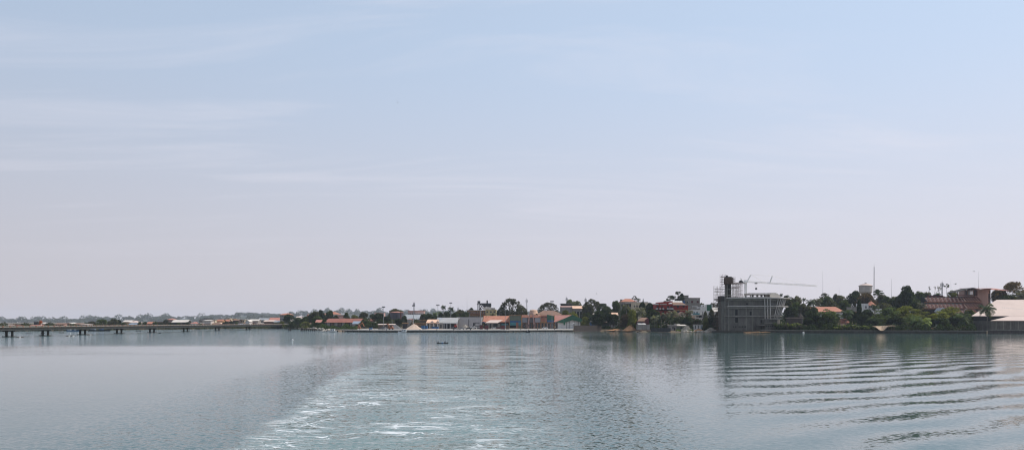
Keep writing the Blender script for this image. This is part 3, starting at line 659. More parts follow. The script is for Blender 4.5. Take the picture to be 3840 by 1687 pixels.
def mast(label, px, ytop, D, style='flood', r=.16, base=None, group=None, name='floodlight_mast'):
    x = WX(px, D); z0 = gz(px, D) - .2 if base is None else base; zt = WZ(ytop, D)
    t = T(name, label, {'flood': 'light mast', 'cell': 'phone mast', 'whip': 'antenna', 'lattice': 'radio tower'}.get(style, 'mast'), (x, D, z0), group)
    if style == 'flood':
        t.part('pole', MB().cyl((x, D, z0), (x, D, zt), r, r * .6, 8), M['grey_steel'])
        hd = t.part('lamp_bar', MB().box(x - 1.1, D - .15, zt - .35, x + 1.1, D + .15, zt - .15), M['dark_steel'])
        for dx in (-.8, 0, .8): t.part('lamp', MB().box(x + dx - .3, D - .55, zt - .15, x + dx + .3, D + .1, zt + .45), M['dark_steel'], hd)
    elif style == 'whip':
        t.part('pole', MB().cyl((x, D, z0), (x, D, z0 + (zt - z0) * .55), r, r * .8, 6), M['grey_steel'])
        t.part('whip', MB().cyl((x, D, z0 + (zt - z0) * .55), (x, D, zt), r * .6, r * .25, 6), M['grey_steel'])
    else:
        mb = MB(); b = r * (5.5 if style == 'lattice' else 3.5); n = 16
        def c(k, s): q = b * (1 - .75 * k / n) ; return Vector((x + q * s[0], D + q * s[1], z0 + (zt - z0) * k / n))
        S = [(-1, -1), (1, -1), (1, 1), (-1, 1)]
        leg = MB()
        for s in S: leg.bar(c(0, s), c(n, s), r * .45)
        t.part('leg_frame', leg, M['grey_steel'])
        for k in range(n):
            for i in range(4): mb.bar(c(k, S[i]), c(k + 1, S[(i + 1) % 4]), r * .22); mb.bar(c(k, S[i]), c(k, S[(i + 1) % 4]), r * .22)
        t.part('bracing', mb, M['grey_steel'])
        if style == 'cell':
            for i, s in enumerate(S): t.part('panel_antenna', MB().box(x + s[0] * .8 - .17, D + s[1] * .8 - .15, zt - 3.6, x + s[0] * .8 + .17, D + s[1] * .8 + .15, zt - .8), M['grey_steel'])
        t.part('spire', MB().cyl((x, D, zt - .2), (x, D, zt + (3.5 if style == 'lattice' else 1.5)), .09, .04, 6), M['grey_steel'])
    return t
# ------------------------------------------------------------------ road bridge
def bridge():
    XN, XF = -214.0, -221.0; xc = -217.5
    t = T('road_bridge', 'long low concrete road bridge on twin columns crossing from the left', 'bridge', (xc, 450, 0))
    yA, yB = 200, 790
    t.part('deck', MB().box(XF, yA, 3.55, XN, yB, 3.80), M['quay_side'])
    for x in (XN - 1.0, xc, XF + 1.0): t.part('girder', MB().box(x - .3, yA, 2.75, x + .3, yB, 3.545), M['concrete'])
    t.part('kerb', MB().box(XN - .35, yA, 3.803, XN + .06, yB, 4.0), M['void'])
    def rail(p, q, xx, y): p.box(xx - .09, y + .02, 4.12, xx + .06, y + 3.88, 4.5); q.box(xx - .15, y + 3.9, 4.003, xx + .12, y + 4.68, 4.78)
    y = 326.0
    for k in range(98):
        p = MB(); q = MB(); rail(p, q, XN - .15, y); t.part('rail_panel', p, M['concrete']); t.part('rail_post', q, M['brown_roof']); y += 4.7
    for xx, ys_ in ((XN - .15, [326 - 4.7 * (k + 1) for k in range(26)]), (XF + .25, [205 + 4.7 * k for k in range(124)])):
        p = MB(); q = MB()
        for y in ys_: rail(p, q, xx, y)
        a = t.part('railing', p, M['concrete_pale']); a['kind'] = 'stuff'; b = t.part('rail_posts', q, M['terracotta']); b['kind'] = 'stuff'
    px = [35, 170, 310, 447, 570, 696, 815, 931, 1048]
    ys = [245, 278, 312] + [ -xc * F / (1920 - p) for p in px]
    for yy in ys:
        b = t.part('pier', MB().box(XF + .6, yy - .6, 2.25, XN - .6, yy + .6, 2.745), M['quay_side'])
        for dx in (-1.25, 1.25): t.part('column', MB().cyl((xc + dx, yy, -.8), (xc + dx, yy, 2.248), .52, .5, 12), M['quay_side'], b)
        t.part('pile_cap', MB().box(xc - 2.4, yy - 1.2, -.5, xc + 2.4, yy + 1.2, .28), M['quay_side'], b)
bridge()

# ------------------------------------------------------------------ quay and sea walls
def quay():
    pts = [1207, 1300, 1400, 1640, 1735, 1900, 2030, 2150]
    fr = [(WX(p, shore(p)), shore(p)) for p in pts]
    bk = [(WX(p, shore(p) + 75), shore(p) + 75) for p in (2150, 1900, 1640, 1400, 1207)]
    t = T('quay', 'long pale concrete quay with a dark stained face in front of the port sheds', 'quay', (WX(1700, 490), 490, 0))
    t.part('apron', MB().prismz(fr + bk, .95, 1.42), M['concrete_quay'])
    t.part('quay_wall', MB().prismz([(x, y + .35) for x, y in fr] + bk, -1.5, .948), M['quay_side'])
    for i in range(46):
        p = 1225 + i * 20; s = shore(p)
        t.part('fender', MB().box(WX(p, s) - .35, s - .12, .05, WX(p, s) + .35, s + .34, .94), M['black_paint'] if i % 3 else M['timber'])
    for i in range(14):
        p = 1260 + i * 63; s = shore(p) + 1.2
        t.part('bollard', MB().lathe(WX(p, s), s, [(.22, 1.4), (.2, 1.75), (.33, 1.8), (.33, 1.95)], 8), M['dark_steel'])
quay()
def wall_strip(name, label, pxs, off, z0, z1, th, mt, cap=None, cat='wall'):
    a = [(WX(p, shore(p) + off), shore(p) + off) for p in pxs]; b = [(WX(p, shore(p) + off + th), shore(p) + off + th) for p in reversed(pxs)]
    t = T(name, label, cat, (a[0][0], a[0][1], 0)); t.part('wall', MB().prismz(a + b, z0, z1), M[mt])
    if cap: t.part('coping', MB().prismz([(x, y - .15) for x, y in a] + b, z1 + .003, z1 + .28), M[cap])
    return t
wall_strip('river_wall', 'low dark concrete river wall running under the palms and the hotel garden', [2850, 2960, 3100, 3300, 3500, 3700], 0, -1, 1.35, .8, 'quay_side', 'concrete')
wall_strip('river_wall', 'grey river wall below the big cream roofed warehouses', [3703, 3840, 4100, 4600], -.8, -1, 1.9, .8, 'brick_dark', 'concrete')
wall_strip('river_wall', 'dark slab edge under the unfinished concrete building', [2668, 2760, 2847], -1, -1, 1.1, 4, 'quay_side')
wall_strip('block_wall', 'tall dark brick boundary wall at the right end of the quay', [2152, 2256], .5, -1, 4.1, .6, 'brick_dark')
wall_strip('block_wall', 'dark low block wall under the cluster of small palms', [2440, 2515], 1.0, -1, 2.7, .5, 'dark_wall')
for i, p in enumerate([3050 + k * 17.3 + ((k * 7) % 5) for k in range(38)]):
    s = shore(p) - .5 - (i * 13 % 7) * .12
    single('mooring_stake', 'short dark timber stake standing in water along the right river wall', 'stake', MB().cyl((WX(p, s), s, -.8), (WX(p, s) + .1, s, .35 + (i * 11 % 9) * .12), .17, .13, 6), M['timber_dark'], loc=(WX(p, s), s, 0), group='stakes along the right river wall')
for i in range(9):
    p = 2298 + i * 3.6; s = shore(p) - 4
    single('mooring_stake', 'one of the stubby rotten stakes in shallow water before the orange sand heap', 'stake', MB().cyl((WX(p, s), s, -.8), (WX(p, s), s, .3 + (i * 5 % 4) * .13), .15, .12, 6), M['timber_dark'], loc=(WX(p, s), s, 0), group='stakes before the sand heap')
# ruined jetty
def jetty():
    D = 560
    t = T('ruined_jetty', 'broken dark timber jetty on many piles left of the quay', 'jetty', (WX(1155, D), D, 0))
    t.part('deck', MB().box(WX(1127, D), D, 1.2, WX(1186, D), D + 4, 1.6), M['timber'])
    for i in range(9):
        x = WX(1129 + i * 7, D)
        t.part('pile', MB().cyl((x, D + .3, -1), (x, D + .3, 1.19), .38, .34, 8), M['timber_dark'])
    t.part('rubbing_block', MB().box(WX(1128, D), D - .5, .6, WX(1136, D), D - .01, 2.1), M['timber_dark'])
    t2 = T('mooring_dolphin', 'pair of leaning dark piles standing alone in the water near the bridge end', 'piles', (WX(1087, D), D, 0))
    t2.part('pile', MB().cyl((WX(1084, D), D, -1), (WX(1083, D), D, 1.9), .4, .35, 8), M['timber_dark'])
    t2.part('pile', MB().cyl((WX(1091, D), D, -1), (WX(1090, D), D, 1.7), .4, .35, 8), M['timber_dark'])
    t2.part('brace', MB().bar((WX(1083, D), D - .5, 1.5), (WX(1091, D), D - .5, .3), .15), M['timber_dark'])
jetty()

# ------------------------------------------------------------------ the port
G = 1.42
def P_(t, name, px0, py0, px1, py1, D, dep, m, parent=None):
    return t.part(name, MB().box(WX(px0, D), D, WZ(py1, D), WX(px1, D), D + dep, WZ(py0, D)), M[m], parent)
# long rusty warehouse
t = house('warehouse', 'long old warehouse with a rusty red roof and stained planked wall', 'warehouse', 1222, 1345, 1208, 1194, 610, 'gx', 'dark_wall', 'rust_roof', 26, (0, 1), 1.0, base=2.5)
for i in range(7):
    x = WX(1231 + i * 14.5, 609.9); t.part('shutter', MB().box(x - 1.15, 609.86, WZ(1221, 610), x + 1.1, 609.99, WZ(1209.5, 610)), M['timber' if i % 2 else 'concrete'])
t.part('loading_platform', MB().box(WX(1218, 606), 605, .5, WX(1332, 606), 609.9, WZ(1222.5, 606)), M['dark_wall'])
t = house('shed', 'small grey sheet roof annex leaning on the rusty warehouse end', 'shed', 1322, 1346, 1214, 1205, 604, 'mono', 'grey_wall', 'blue_roof', 5, (1, 1), .4, door=True)
house('cabin', 'small yellow cabin with a flat projecting roof beside the bridge end', 'cabin', 1131, 1156, 1215, 1213, 615, 'mono', 'yellow_wall', 'pale_roof', 8, (2, 1), .8)
house('shed', 'small shed with a patched rust and white roof beside the long warehouse', 'shed', 1184, 1204, 1208, 1199, 625, 'gx', 'dark_wall', 'pinkish_roof', 9, (1, 1))
house('house', 'white house with a red gable roof among bushes behind the quay', 'house', 1383, 1404, 1204, 1197, 640, 'gx', 'white_paint', 'rust_roof', 9, (2, 1), .9)
# tanks
def tank(name, label, pxa, pxb, ywall, ytop, D, m, rm, ladder=True):
    x0, x1 = WX(pxa, D), WX(pxb, D); r = (x1 - x0) / 2; cx = (x0 + x1) / 2; z0 = gz((pxa + pxb) / 2, D) - .3; cy = D + r
    t = T(name, label, 'storage tank', (cx, cy, z0)); zw = WZ(ywall, D); zt = WZ(ytop, D)
    t.part('shell', MB().lathe(cx, cy, [(r, z0), (r, zw)], 36), M[m], smooth=False)
    t.part('roof', MB().lathe(cx, cy, [(r + .12, zw + .003), (r + .12, zw + .35), (r * .55, zw + (zt - zw) * .7), (.4, zt)], 36), M[rm])
    for k in (.33, .66): t.part('rim_band', MB().lathe(cx, cy, [(r + .06, z0 + (zw - z0) * k), (r + .06, z0 + (zw - z0) * k + .25)], 36), M[m])
    if ladder: t.part('ladder', MB().box(cx + r * .7 - .3, cy - r * .74 - .2, z0, cx + r * .7 + .3, cy - r * .74, zw + .8), M['rust_roof'])
tank('oil_tank', 'huge dark blue grey oil tank with a pink red rim', 1459, 1510, 1172, 1167, 660, 'tank_dark', 'pinkish_roof')
tank('oil_tank', 'small pale grey tank with a shallow pinkish cone roof', 1526, 1549, 1198, 1195, 610, 'tank_grey', 'pinkish_roof')
house('warehouse', 'big old grey gabled warehouse with a reddish roof patch behind the small tank', 'warehouse', 1518, 1566, 1195, 1179, 690, 'gx', 'dark_wall', 'grey_roof', 22, (0, 1), 1.5)
t = house('office_block', 'ornate pink and white two storey building far behind the tanks', 'building', 1530, 1589, 1166, 1164.5, 900, 'flat', 'pink_wall', 'pinkish_roof', 14, (9, 2), .5, frame='white_paint', wsz=(2.2, 2.0))
t.part('balcony', MB().box(WX(1558, 899), 896, WZ(1176.5, 899), WX(1590, 899), 899.9, WZ(1174.8, 899)), M['white_metal'])
house('kiosk', 'small orange topped kiosk with dark slatted walls beside the pale sand heap', 'kiosk', 1510, 1527, 1213, 1209, 575, 'flat', 'dark_wall', 'ochre_wall', 4, (0, 1), .3)
t = T('brick_fence', 'orange brick fence with dark slots between the sand heap and the terminal', 'fence', (WX(1570, 580), 580, G))
P_(t, 'wall', 1552, 1210, 1602, 1221, 580, .5, 'ochre_wall')
for i in range(11): P_(t, 'slot', 1555 + i * 4.2, 1211.5, 1556.8 + i * 4.2, 1218, 579.9, .09, 'void')
t = house('long_shed', 'thin flat roofed brown shed behind the orange brick fence', 'shed', 1576, 1643, 1200.5, 1199, 600, 'flat', 'timber', 'ochre_wall', 6, (0, 1), .6)
# terminal with twin peach gables
t = T('ferry_terminal', 'low ferry terminal with a peach roof of two small gables and white columns', 'building', (WX(1620, 560), 560, G))
D = 566
P_(t, 'wall', 1598, 1210.5, 1660, 1233, D, 12, 'grey_wall')
r = MB(); z0 = WZ(1210, D); z1 = WZ(1198, D); r.slab((WX(1598, D), D - 1, z0 + .1), (WX(1646, D), D - 1, z0 + .1), (WX(1642, D), D + 6, z1), (WX(1601, D), D + 6, z1), .2); r.slab((WX(1646, D), D + 13, z0 + .1), (WX(1598, D), D + 13, z0 + .1), (WX(1601, D), D + 6, z1), (WX(1642, D), D + 6, z1), .2)
rf = t.part('roof', r, M['peach_roof'])
for p in (1621, 1642): t.part('gable', MB().prism([(WX(p - 7, D), z0 + .35), (WX(p + 7, D), z0 + .35), (WX(p, D), WZ(1202, D))], D - 1.4, D - 1.05), M['grey_roof'], rf)
P_(t, 'canopy', 1597, 1210, 1645, 1212, D - 4, 2.9, 'peach_roof')
for p in (1600, 1612, 1626, 1641): t.part('column', MB().cyl((WX(p, 563), 563, G), (WX(p, 563), 563, WZ(1212.2, 563)), .3, .3, 8), M['white_paint'])
for p in (1606, 1633, 1651): P_(t, 'window', p, 1216, p + 5, 1229, D - .08, .07, 'glass')
# grey striped shed
t = house('transit_shed', 'grey ribbed metal roofed transit shed with dark open bays', 'shed', 1638, 1712, 1210.5, 1190.5, 568, 'gx', 'grey_wall', 'grey_roof', 22, (0, 1), .7, base=G)
for i in range(10):
    x = WX(1646 + i * 6.6, 568)
    t.part('roof_rib', MB().slab((x, 567.3, WZ(1210.5, 568) + .02), (x + .3, 567.3, WZ(1210.5, 568) + .02), (x + 3.05, 578.6, WZ(1191, 568) + .12), (x + 2.75, 578.6, WZ(1191, 568) + .12), .12), M['concrete_pale'])
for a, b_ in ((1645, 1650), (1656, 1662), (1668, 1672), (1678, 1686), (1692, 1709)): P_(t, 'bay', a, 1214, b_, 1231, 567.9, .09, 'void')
for p in (1641, 1653, 1665, 1675, 1689, 1711): t.part('column', MB().box(WX(p, 567) - .25, 567.2, G, WX(p, 567) + .25, 567.7, WZ(1211.4, 568)), M['grey_steel'])
t.part('railing', MB().box(WX(1686, 560), 560, 2.6, WX(1710, 560), 560.1, 2.75).box(WX(1686, 560), 560, 1.9, WX(1710, 560), 560.1, 2.0), M['grey_steel'])
t = house('warehouse', 'large windowless pale grey sheet metal warehouse', 'warehouse', 1714, 1806, 1189.5, 1188.5, 580, 'flat', 'pale_sheet', 'grey_roof', 30, (0, 1), .15, base=G)
for p in (1757, 1760): t.part('drainpipe', MB().cyl((WX(p, 579.8), 579.8, G), (WX(p, 579.8), 579.8, WZ(1196, 580)), .12, .12, 6), M['dark_steel'])
# yellow block
t = house('apartment_block', 'ochre building with two floors of dark arcaded galleries', 'building', 1751, 1820, 1163.5, 1162, 690, 'flat', 'ochre_wall', 'concrete_pale', 14, (9, 3), .8, wsz=(2.2, 3.4))
for y in (1176, 1190): P_(t, 'gallery', 1751, y - 1.3, 1820, y + .6, 687.9, 2.05, 'terracotta')
t = house('apartment_block', 'plain mustard yellow block with a pale grey stepped roof room', 'building', 1820.5, 1861, 1160.5, 1160, 688, 'flat', 'yellow_wall', 'concrete_pale', 16, (3, 3), .1, wsz=(1.4, 1.4))
D = 696
P_(t, 'roof_room', 1812, 1151, 1842, 1160, D, 8, 'concrete_pale'); P_(t, 'lean_to', 1842.2, 1154, 1856, 1160, D, 8, 'concrete')
# process tower
t = T('process_tower', 'dark steel frame with conveyor and bins on the roof behind the yellow block', 'steel structure', (WX(1815, 700), 700, 5))
D = 700; fr = MB(); zt = WZ(1128, D)
for p in (1792, 1799): fr.bar((WX(p, D), D, 4), (WX(p, D), D, zt), .35)
for p in (1792, 1799): fr.bar((WX(p, D), D + 4, 4), (WX(p, D), D + 4, zt), .35)
t.part('lift_frame', fr, M['black_paint'])
P_(t, 'lift_head', 1791, 1128, 1800, 1137, D - .5, 5, 'dark_steel'); P_(t, 'platform', 1788, 1139.5, 1802, 1141, D - 1, 6, 'black_paint')
t.part('conveyor', MB().box(WX(1799, D), D + .5, WZ(1142.5, D), WX(1842, D), D + 3, WZ(1137, D)), M['dark_steel'])
b_ = MB()
for (a, ya, c, yc) in ((1802, 1142, 1812, 1157), (1812, 1157, 1826, 1142), (1800, 1158, 1810, 1142), (1838, 1142, 1842, 1158)): b_.bar((WX(a, D), D + .4, WZ(ya, D)), (WX(c, D), D + .4, WZ(yc, D)), .3)
t.part('brace', b_, M['black_paint'])
for p in (1817, 1835): t.part('bin', MB().lathe(WX(p, D), D + 2, [(1.8, WZ(1142, D)), (1.8, WZ(1147, D)), (.5, WZ(1152, D))][::-1], 12), M['dark_steel'])
t.part('chimney', MB().cyl((WX(1827, D), D - 1, WZ(1151, D)), (WX(1827, D), D - 1, WZ(1126, D)), .62, .6, 12), M['black_paint'])
P_(t, 'upper_deck', 1804, 1136, 1842, 1137, D, 3.4, 'grey_steel')
# orange roofed market hall
t = house('market_hall', 'broad hall with a weathered orange red sheet roof beside the olive box', 'hall', 1815, 1909, 1206, 1184, 590, 'gx', 'dark_wall', 'orange_roof', 22, (0, 1), .6, base=G)
t.part('hip_slope', MB().slab((WX(1806, 590), 589.4, WZ(1206, 590)), (WX(1815.2, 590), 589.4, WZ(1206, 590)), (WX(1842, 590), 601, WZ(1184, 590)), (WX(1836, 590), 601, WZ(1186, 590)), .2), M['orange_roof'])
t.part('canopy', MB().slab((WX(1819, 575), 572, WZ(1211, 575)), (WX(1866, 575), 572, WZ(1211, 575)), (WX(1884, 575), 586, WZ(1200.5, 586)), (WX(1838, 575), 586, WZ(1200.5, 586)), .25), M['cream_roof'])
t.part('gutter', MB().box(WX(1806, 588), 587, WZ(1209.5, 588), WX(1818, 588), 589.3, WZ(1206.8, 588)), M['blue_paint'])
for p in (1822, 1839, 1852, 1863): t.part('post', MB().box(WX(p, 574) - .15, 573.5, G, WX(p, 574) + .15, 573.9, WZ(1210.9, 575)), M['dark_steel'])
for a, b_ in ((1826, 1837), (1842, 1850), (1866, 1876), (1880, 1904)): P_(t, 'shutter', a, 1213, b_, 1232, 589.9, .09, 'grey_wall' if a < 1880 else 'teal_paint')
house('flat_house', 'plain pinkish grey flat roofed house below the largest round tree', 'house', 1864, 1924, 1170, 1168.5, 660, 'flat', 'grey_wall', 'concrete_pale', 10, (5, 1), .2, wsz=(1, 1.2))
# new terminal
D = 588
t = T('port_terminal', 'new port terminal with a tall arch, grey panels and orange frames', 'building', (WX(1990, D), D, G))
P_(t, 'wall', 1958, 1184, 2078, 1233, D + 1, 16, 'hotel_wall')
bx = P_(t, 'olive_box', 1911, 1182.5, 1954, 1233, D - 1, 17, 'olive_panel')
P_(t, 'blue_band', 1912, 1202, 1953.5, 1208.5, D - 1.12, .1, 'blue_paint', bx); P_(t, 'teal_band', 1912, 1208.7, 1953.5, 1219.5, D - 1.1, .08, 'teal_paint', bx)
P_(t, 'door', 1935, 1208.2, 1944, 1233, D - 1.2, .17, 'terracotta', bx); P_(t, 'dark_base', 1912, 1220, 1934.8, 1233, D - 1.1, .08, 'void', bx)
for a, b_ in ((1909, 1911), (1954.2, 1958)): P_(t, 'pilaster', a, 1181, b_, 1233, D - 1.5, 2.4, 'ochre_wall')
P_(t, 'fascia', 1911, 1181, 1954, 1183, D - 1.3, .28, 'ochre_wall')
r = MB().slab((WX(1957, D), D - .4, WZ(1190, D)), (WX(2052, D), D - .4, WZ(1190, D)), (WX(2052, D), D + 10, WZ(1182, D)), (WX(1957, D), D + 10, WZ(1182, D)), .2)
t.part('roof', r, M['orange_roof'])
for a, b_ in ((1958.5, 1978), (1986, 2001), (2006, 2027)): P_(t, 'grey_panel', a, 1191, b_, 1208.5, D - .5, .9, 'grey_panel')
for a, b_ in ((2029, 2038.5), (2041.5, 2050.5)):
    P_(t, 'red_panel', a, 1181.5, b_, 1187.5, D - .45, .8, 'pinkish_roof'); P_(t, 'red_panel', a, 1191, b_, 1204.5, D - .45, .8, 'pinkish_roof')
for p in (2027.5, 2039.2, 2078): P_(t, 'pilaster', p, 1176 if p == 2027.5 else 1180, p + 1.8, 1233, D - 1.2, 1.9, 'ochre_wall')
P_(t, 'beam', 2029.5, 1188, 2051, 1189.5, D - 1, .5, 'dark_steel'); P_(t, 'lintel', 2029.5, 1205.5, 2078, 1209, D - .8, .9, 'ochre_wall')
gb = t.part('green_box', MB().prism([(WX(2051.5, D), WZ(1200, D)), (WX(2077.5, D), WZ(1200, D)), (WX(2077.5, D), WZ(1184, D)), (WX(2051.5, D), WZ(1179, D))], D - .9, D + 6), M['green_paint'])
P_(t, 'blue_band', 2051.5, 1200.2, 2077.5, 1207.5, D - .95, 2, 'blue_paint', gb)
for a, b_ in ((1962, 1971), (1987, 1992), (1996, 1999), (2009, 2014), (2018, 2026), (2031, 2038), (2043, 2050), (2055, 2063), (2066, 2075)): P_(t, 'window', a, 1212, b_, 1231.5, D + .9, .09, 'glass')
for p in (1960, 1973, 1985, 1994, 2002, 2016, 2029, 2053): P_(t, 'column', p, 1209.5, p + 1.1, 1233, D - .3, .5, 'concrete_pale' if p % 2 else 'ochre_wall')
ar = MB(); n = 26; a0, a1 = 1979.0, 2004.5
for k in range(n):
    def pt(j, o):
        u = j / n * 2 - 1; xx = (a0 + a1) / 2 + (a1 - a0) / 2 * (abs(u) ** .62 * (1 if u > 0 else -1)); yy = 1168.5 + 50 * abs(u) ** 2.0
        s = 1 - .0 * o; return Vector((WX((a0 + a1) / 2 + (xx - (a0 + a1) / 2) * (1 - o * .32), D), 0, WZ(yy + o * 6.0, D)))
    A_, B_, C_, E_ = pt(k, 0), pt(k + 1, 0), pt(k + 1, 1), pt(k, 1); f0 = D - 5
    ar.add([(A_.x, f0, A_.z), (B_.x, f0, B_.z), (C_.x, f0, C_.z), (E_.x, f0, E_.z), (A_.x, D - .6, A_.z), (B_.x, D - .6, B_.z), (C_.x, D - .6, C_.z), (E_.x, D - .6, E_.z)], [(0, 1, 2, 3), (7, 6, 5, 4), (0, 4, 5, 1), (3, 2, 6, 7)])
a_ = t.part('entrance_arch', ar, M['pink_wall'])
P_(t, 'arch_leg', 1979, 1216, 1983.5, 1233, D - 5, 4, 'pink_wall', a_); P_(t, 'arch_leg', 2001, 1216, 2004.5, 1233, D - 5, 4, 'pink_wall', a_)
# green gabled shed
D = 582
x0, x1, xr = WX(2092, D), WX(2176, D), WX(2146, D); ze = WZ(1206, D); zr = WZ(1181, D); zre = WZ(1196, D)
t = T('customs_shed', 'white walled shed with a dark green gable edge and pinkish red roof', 'shed', (xr, D + 12, G))
t.part('wall', MB().prism([(x0, G - .5), (x1, G - .5), (x1, zre - .3), (xr, zr - 1), (x0, ze - .3)], D, D + 26), M['white_paint'])
r = MB().slab((WX(2080, D), D + 28, WZ(1205, D)), (x0 - 1.5, D - 1, ze), (xr, D - 1, zr), (xr, D + 28, zr), .2)
r = MB().add([(x0 - 1.5, D - 1, ze), (xr, D - 1, zr), (WX(2140, D), D + 30, zr + .3), (WX(2078, D), D + 30, zr + .1), (WX(2078, D), D + 1, ze + .05),
              (x0 - 1.5, D - 1, ze - .25), (xr, D - 1, zr - .25), (WX(2140, D), D + 30, zr), (WX(2078, D), D + 30, zr - .2), (WX(2078, D), D + 1, ze - .2)],
             [(0, 1, 2, 3, 4), (9, 8, 7, 6, 5), (0, 5, 6, 1), (0, 4, 9, 5), (4, 3, 8, 9)])
r.slab((x1 + 1, D - 1, zre), (x1 + 1, D + 28, zre), (xr, D + 28, zr), (xr, D - 1, zr), .2)
t.part('roof', r, M['pinkish_roof'])
t.part('gable_trim', MB().prism([(x0 - 1.6, ze - .3), (xr, zr + .2), (x1 + 1.2, zre + .1), (x1 + 1.2, zre - 2.4), (xr, zr - 3.6), (x0 + 4, ze - .9)], D - 1.35, D - 1.02), M['green_paint'])
for p in (2124, 2135, 2153, 2169): t.part('wall_rib', MB().box(WX(p, D) - .12, D - .12, G, WX(p, D) + .12, D - .004, WZ(1196 if p > 2160 else 1193, D)), M['dark_steel'])
t = T('green_signal_tower', 'small green tower on four white legs at the quay edge before the white shed', 'tower', (WX(2116, 545), 545, G))
D = 545
P_(t, 'cabin', 2113.5, 1194, 2119.5, 1218, D, 1.2, 'green_paint')
for p in (2113.6, 2118.7):
    for dy in (0, .95): t.part('leg', MB().box(WX(p, D), D + dy, G, WX(p, D) + .2, D + dy + .2, WZ(1218.1, D)), M['white_paint'])
P_(t, 'foot_slab', 2108, 1234.2, 2124, 1235.2, D - 1, 3.5, 'concrete_pale')
t = T('curved_canopy', 'small curved white canopy on posts beside the tall brick wall', 'canopy', (WX(2157, 560), 560, G)); D = 560
n = 10; pr = [(WX(2147 + 20 * k / n, D), WZ(1215.5 - 6.5 * math.sin(math.pi * (k + 1) / (n + 2)), D)) for k in range(n + 1)]
t.part('roof', MB().prism(pr + [(x, z - .25) for x, z in reversed(pr)], D, D + 5), M['white_paint'])
for p in (2149, 2165): t.part('post', MB().box(WX(p, D), D + .2, G, WX(p, D) + .2, D + .4, WZ(1214, D)), M['grey_steel'])
t = T('railing', 'grey pipe railing between the green tower and the curved canopy', 'railing', (WX(2140, 556), 556, G)); D = 556
for y in (1219, 1225): P_(t, 'rail', 2104, y, 2148, y + .6, D, .12, 'grey_steel')
for p in range(2104, 2149, 9): P_(t, 'post', p, 1219, p + .7, 1233, D, .14, 'grey_steel')
house('hip_house', 'dark grey hipped roof rising behind the port terminal', 'building', 2004, 2116, 1183, 1163, 640, 'hip', 'grey_wall', 'brown_roof', 24, (0, 1), .8)
t = T('fan_roof_pavilion', 'round peach coloured roof showing above the arch', 'pavilion', (WX(2000, 650), 650, 3)); D = 650
fan = MB(); c = Vector((WX(1996, D), D + 4, WZ(1163, D)))
for k in range(14):
    a, b_ = 3.14 * k / 14 - .3, 3.14 * (k + 1) / 14 - .3
    R1 = 5.3 if k % 2 else 4.7
    fan.add([c, c + Vector((math.cos(a) * R1, -4 * abs(math.sin(a)) - .5, -3.2)), c + Vector((math.cos(b_) * R1, -4 * abs(math.sin(b_)) - .5, -3.2)), c + Vector((0, .3, -3.4))], [(0, 1, 2), (3, 2, 1)])
t.part('roof', MB().lathe(WX(2001, D), D + 4, [(3.9, WZ(1178, D)), (3.4, WZ(1172, D)), (3.0, WZ(1162, D)), (.3, WZ(1160, D))], 18), M['peach_roof'])
t.part('wall', MB().lathe(WX(2001, D), D + 4, [(3.2, 2), (3.2, WZ(1178.2, D))], 18), M['cream_wall'])
house('concrete_hall', 'brown topped concrete hall with a raised roof box behind the yellow green trees', 'building', 2103, 2148, 1151, 1146.5, 690, 'mono', 'grey_wall', 'pink_wall', 12, (0, 1), .3)
house('concrete_hall', 'dark banded upper storey above the concrete hall', 'building', 2104, 2144, 1139, 1137.2, 712, 'flat', 'void', 'concrete_pale', 9, (0, 1), .7)
t = house('long_hall', 'long low peach roofed wing with open dark bays right of the concrete hall', 'building', 2150, 2196, 1156, 1146.5, 685, 'gx', 'grey_wall', 'peach_roof', 14, (4, 1), .7, wsz=(3, 6))
house('house', 'low pale roofed house glimpsed behind the dark trees right of the customs shed', 'house', 2205, 2245, 1178, 1173, 650, 'gx', 'brown_roof', 'pale_roof', 9, (0, 1), .8)
house('shed', 'low brown roofed shed under the big dark trees', 'shed', 2215, 2300, 1208, 1205, 580, 'mono', 'dark_wall', 'brown_roof', 8, (0, 1), .6)
house('shed', 'blue edged lean-to roof under trees right of the customs shed', 'shed', 2213, 2232, 1206, 1204, 572, 'mono', 'blue_paint', 'white_paint', 4, (0, 1), .3)
# heaps, containers, vehicles on the quay
t = house('open_shed', 'long pale roofed open shed behind the grey gravel heap', 'shed', 1418, 1478, 1217, 1214.5, 568, 'mono', 'timber', 'cream_roof', 5, (0, 1), .5, base=G)
heap('gravel_heap', 'big dark grey gravel heap on the quay', 'heap', 1448, 1508, 1216.5, 542, 'gravel_grey', 9, seed=2)
heap('gravel_heap', 'lower brownish grey rubble heap left of the big gravel heap', 'heap', 1412, 1462, 1224, 540, 'gravel_grey', 8, seed=5, lumps=40)
heap('sand_heap', 'smooth pale pinkish sand heap on the quay', 'heap', 1512, 1586, 1214.5, 530, 'sand_pale', 10, .07, seed=3)
heap('sand_heap', 'long thin spill of pale sand in front of the terminal', 'heap', 1545, 1700, 1232.5, 524, 'sand_pale', 7, .2, seed=8)
heap('rubble_heap', 'beige rubble heap against the pale warehouse wall', 'heap', 1716, 1768, 1216.5, 560, 'rubble_pale', 8, .12, seed=4, lumps=60)
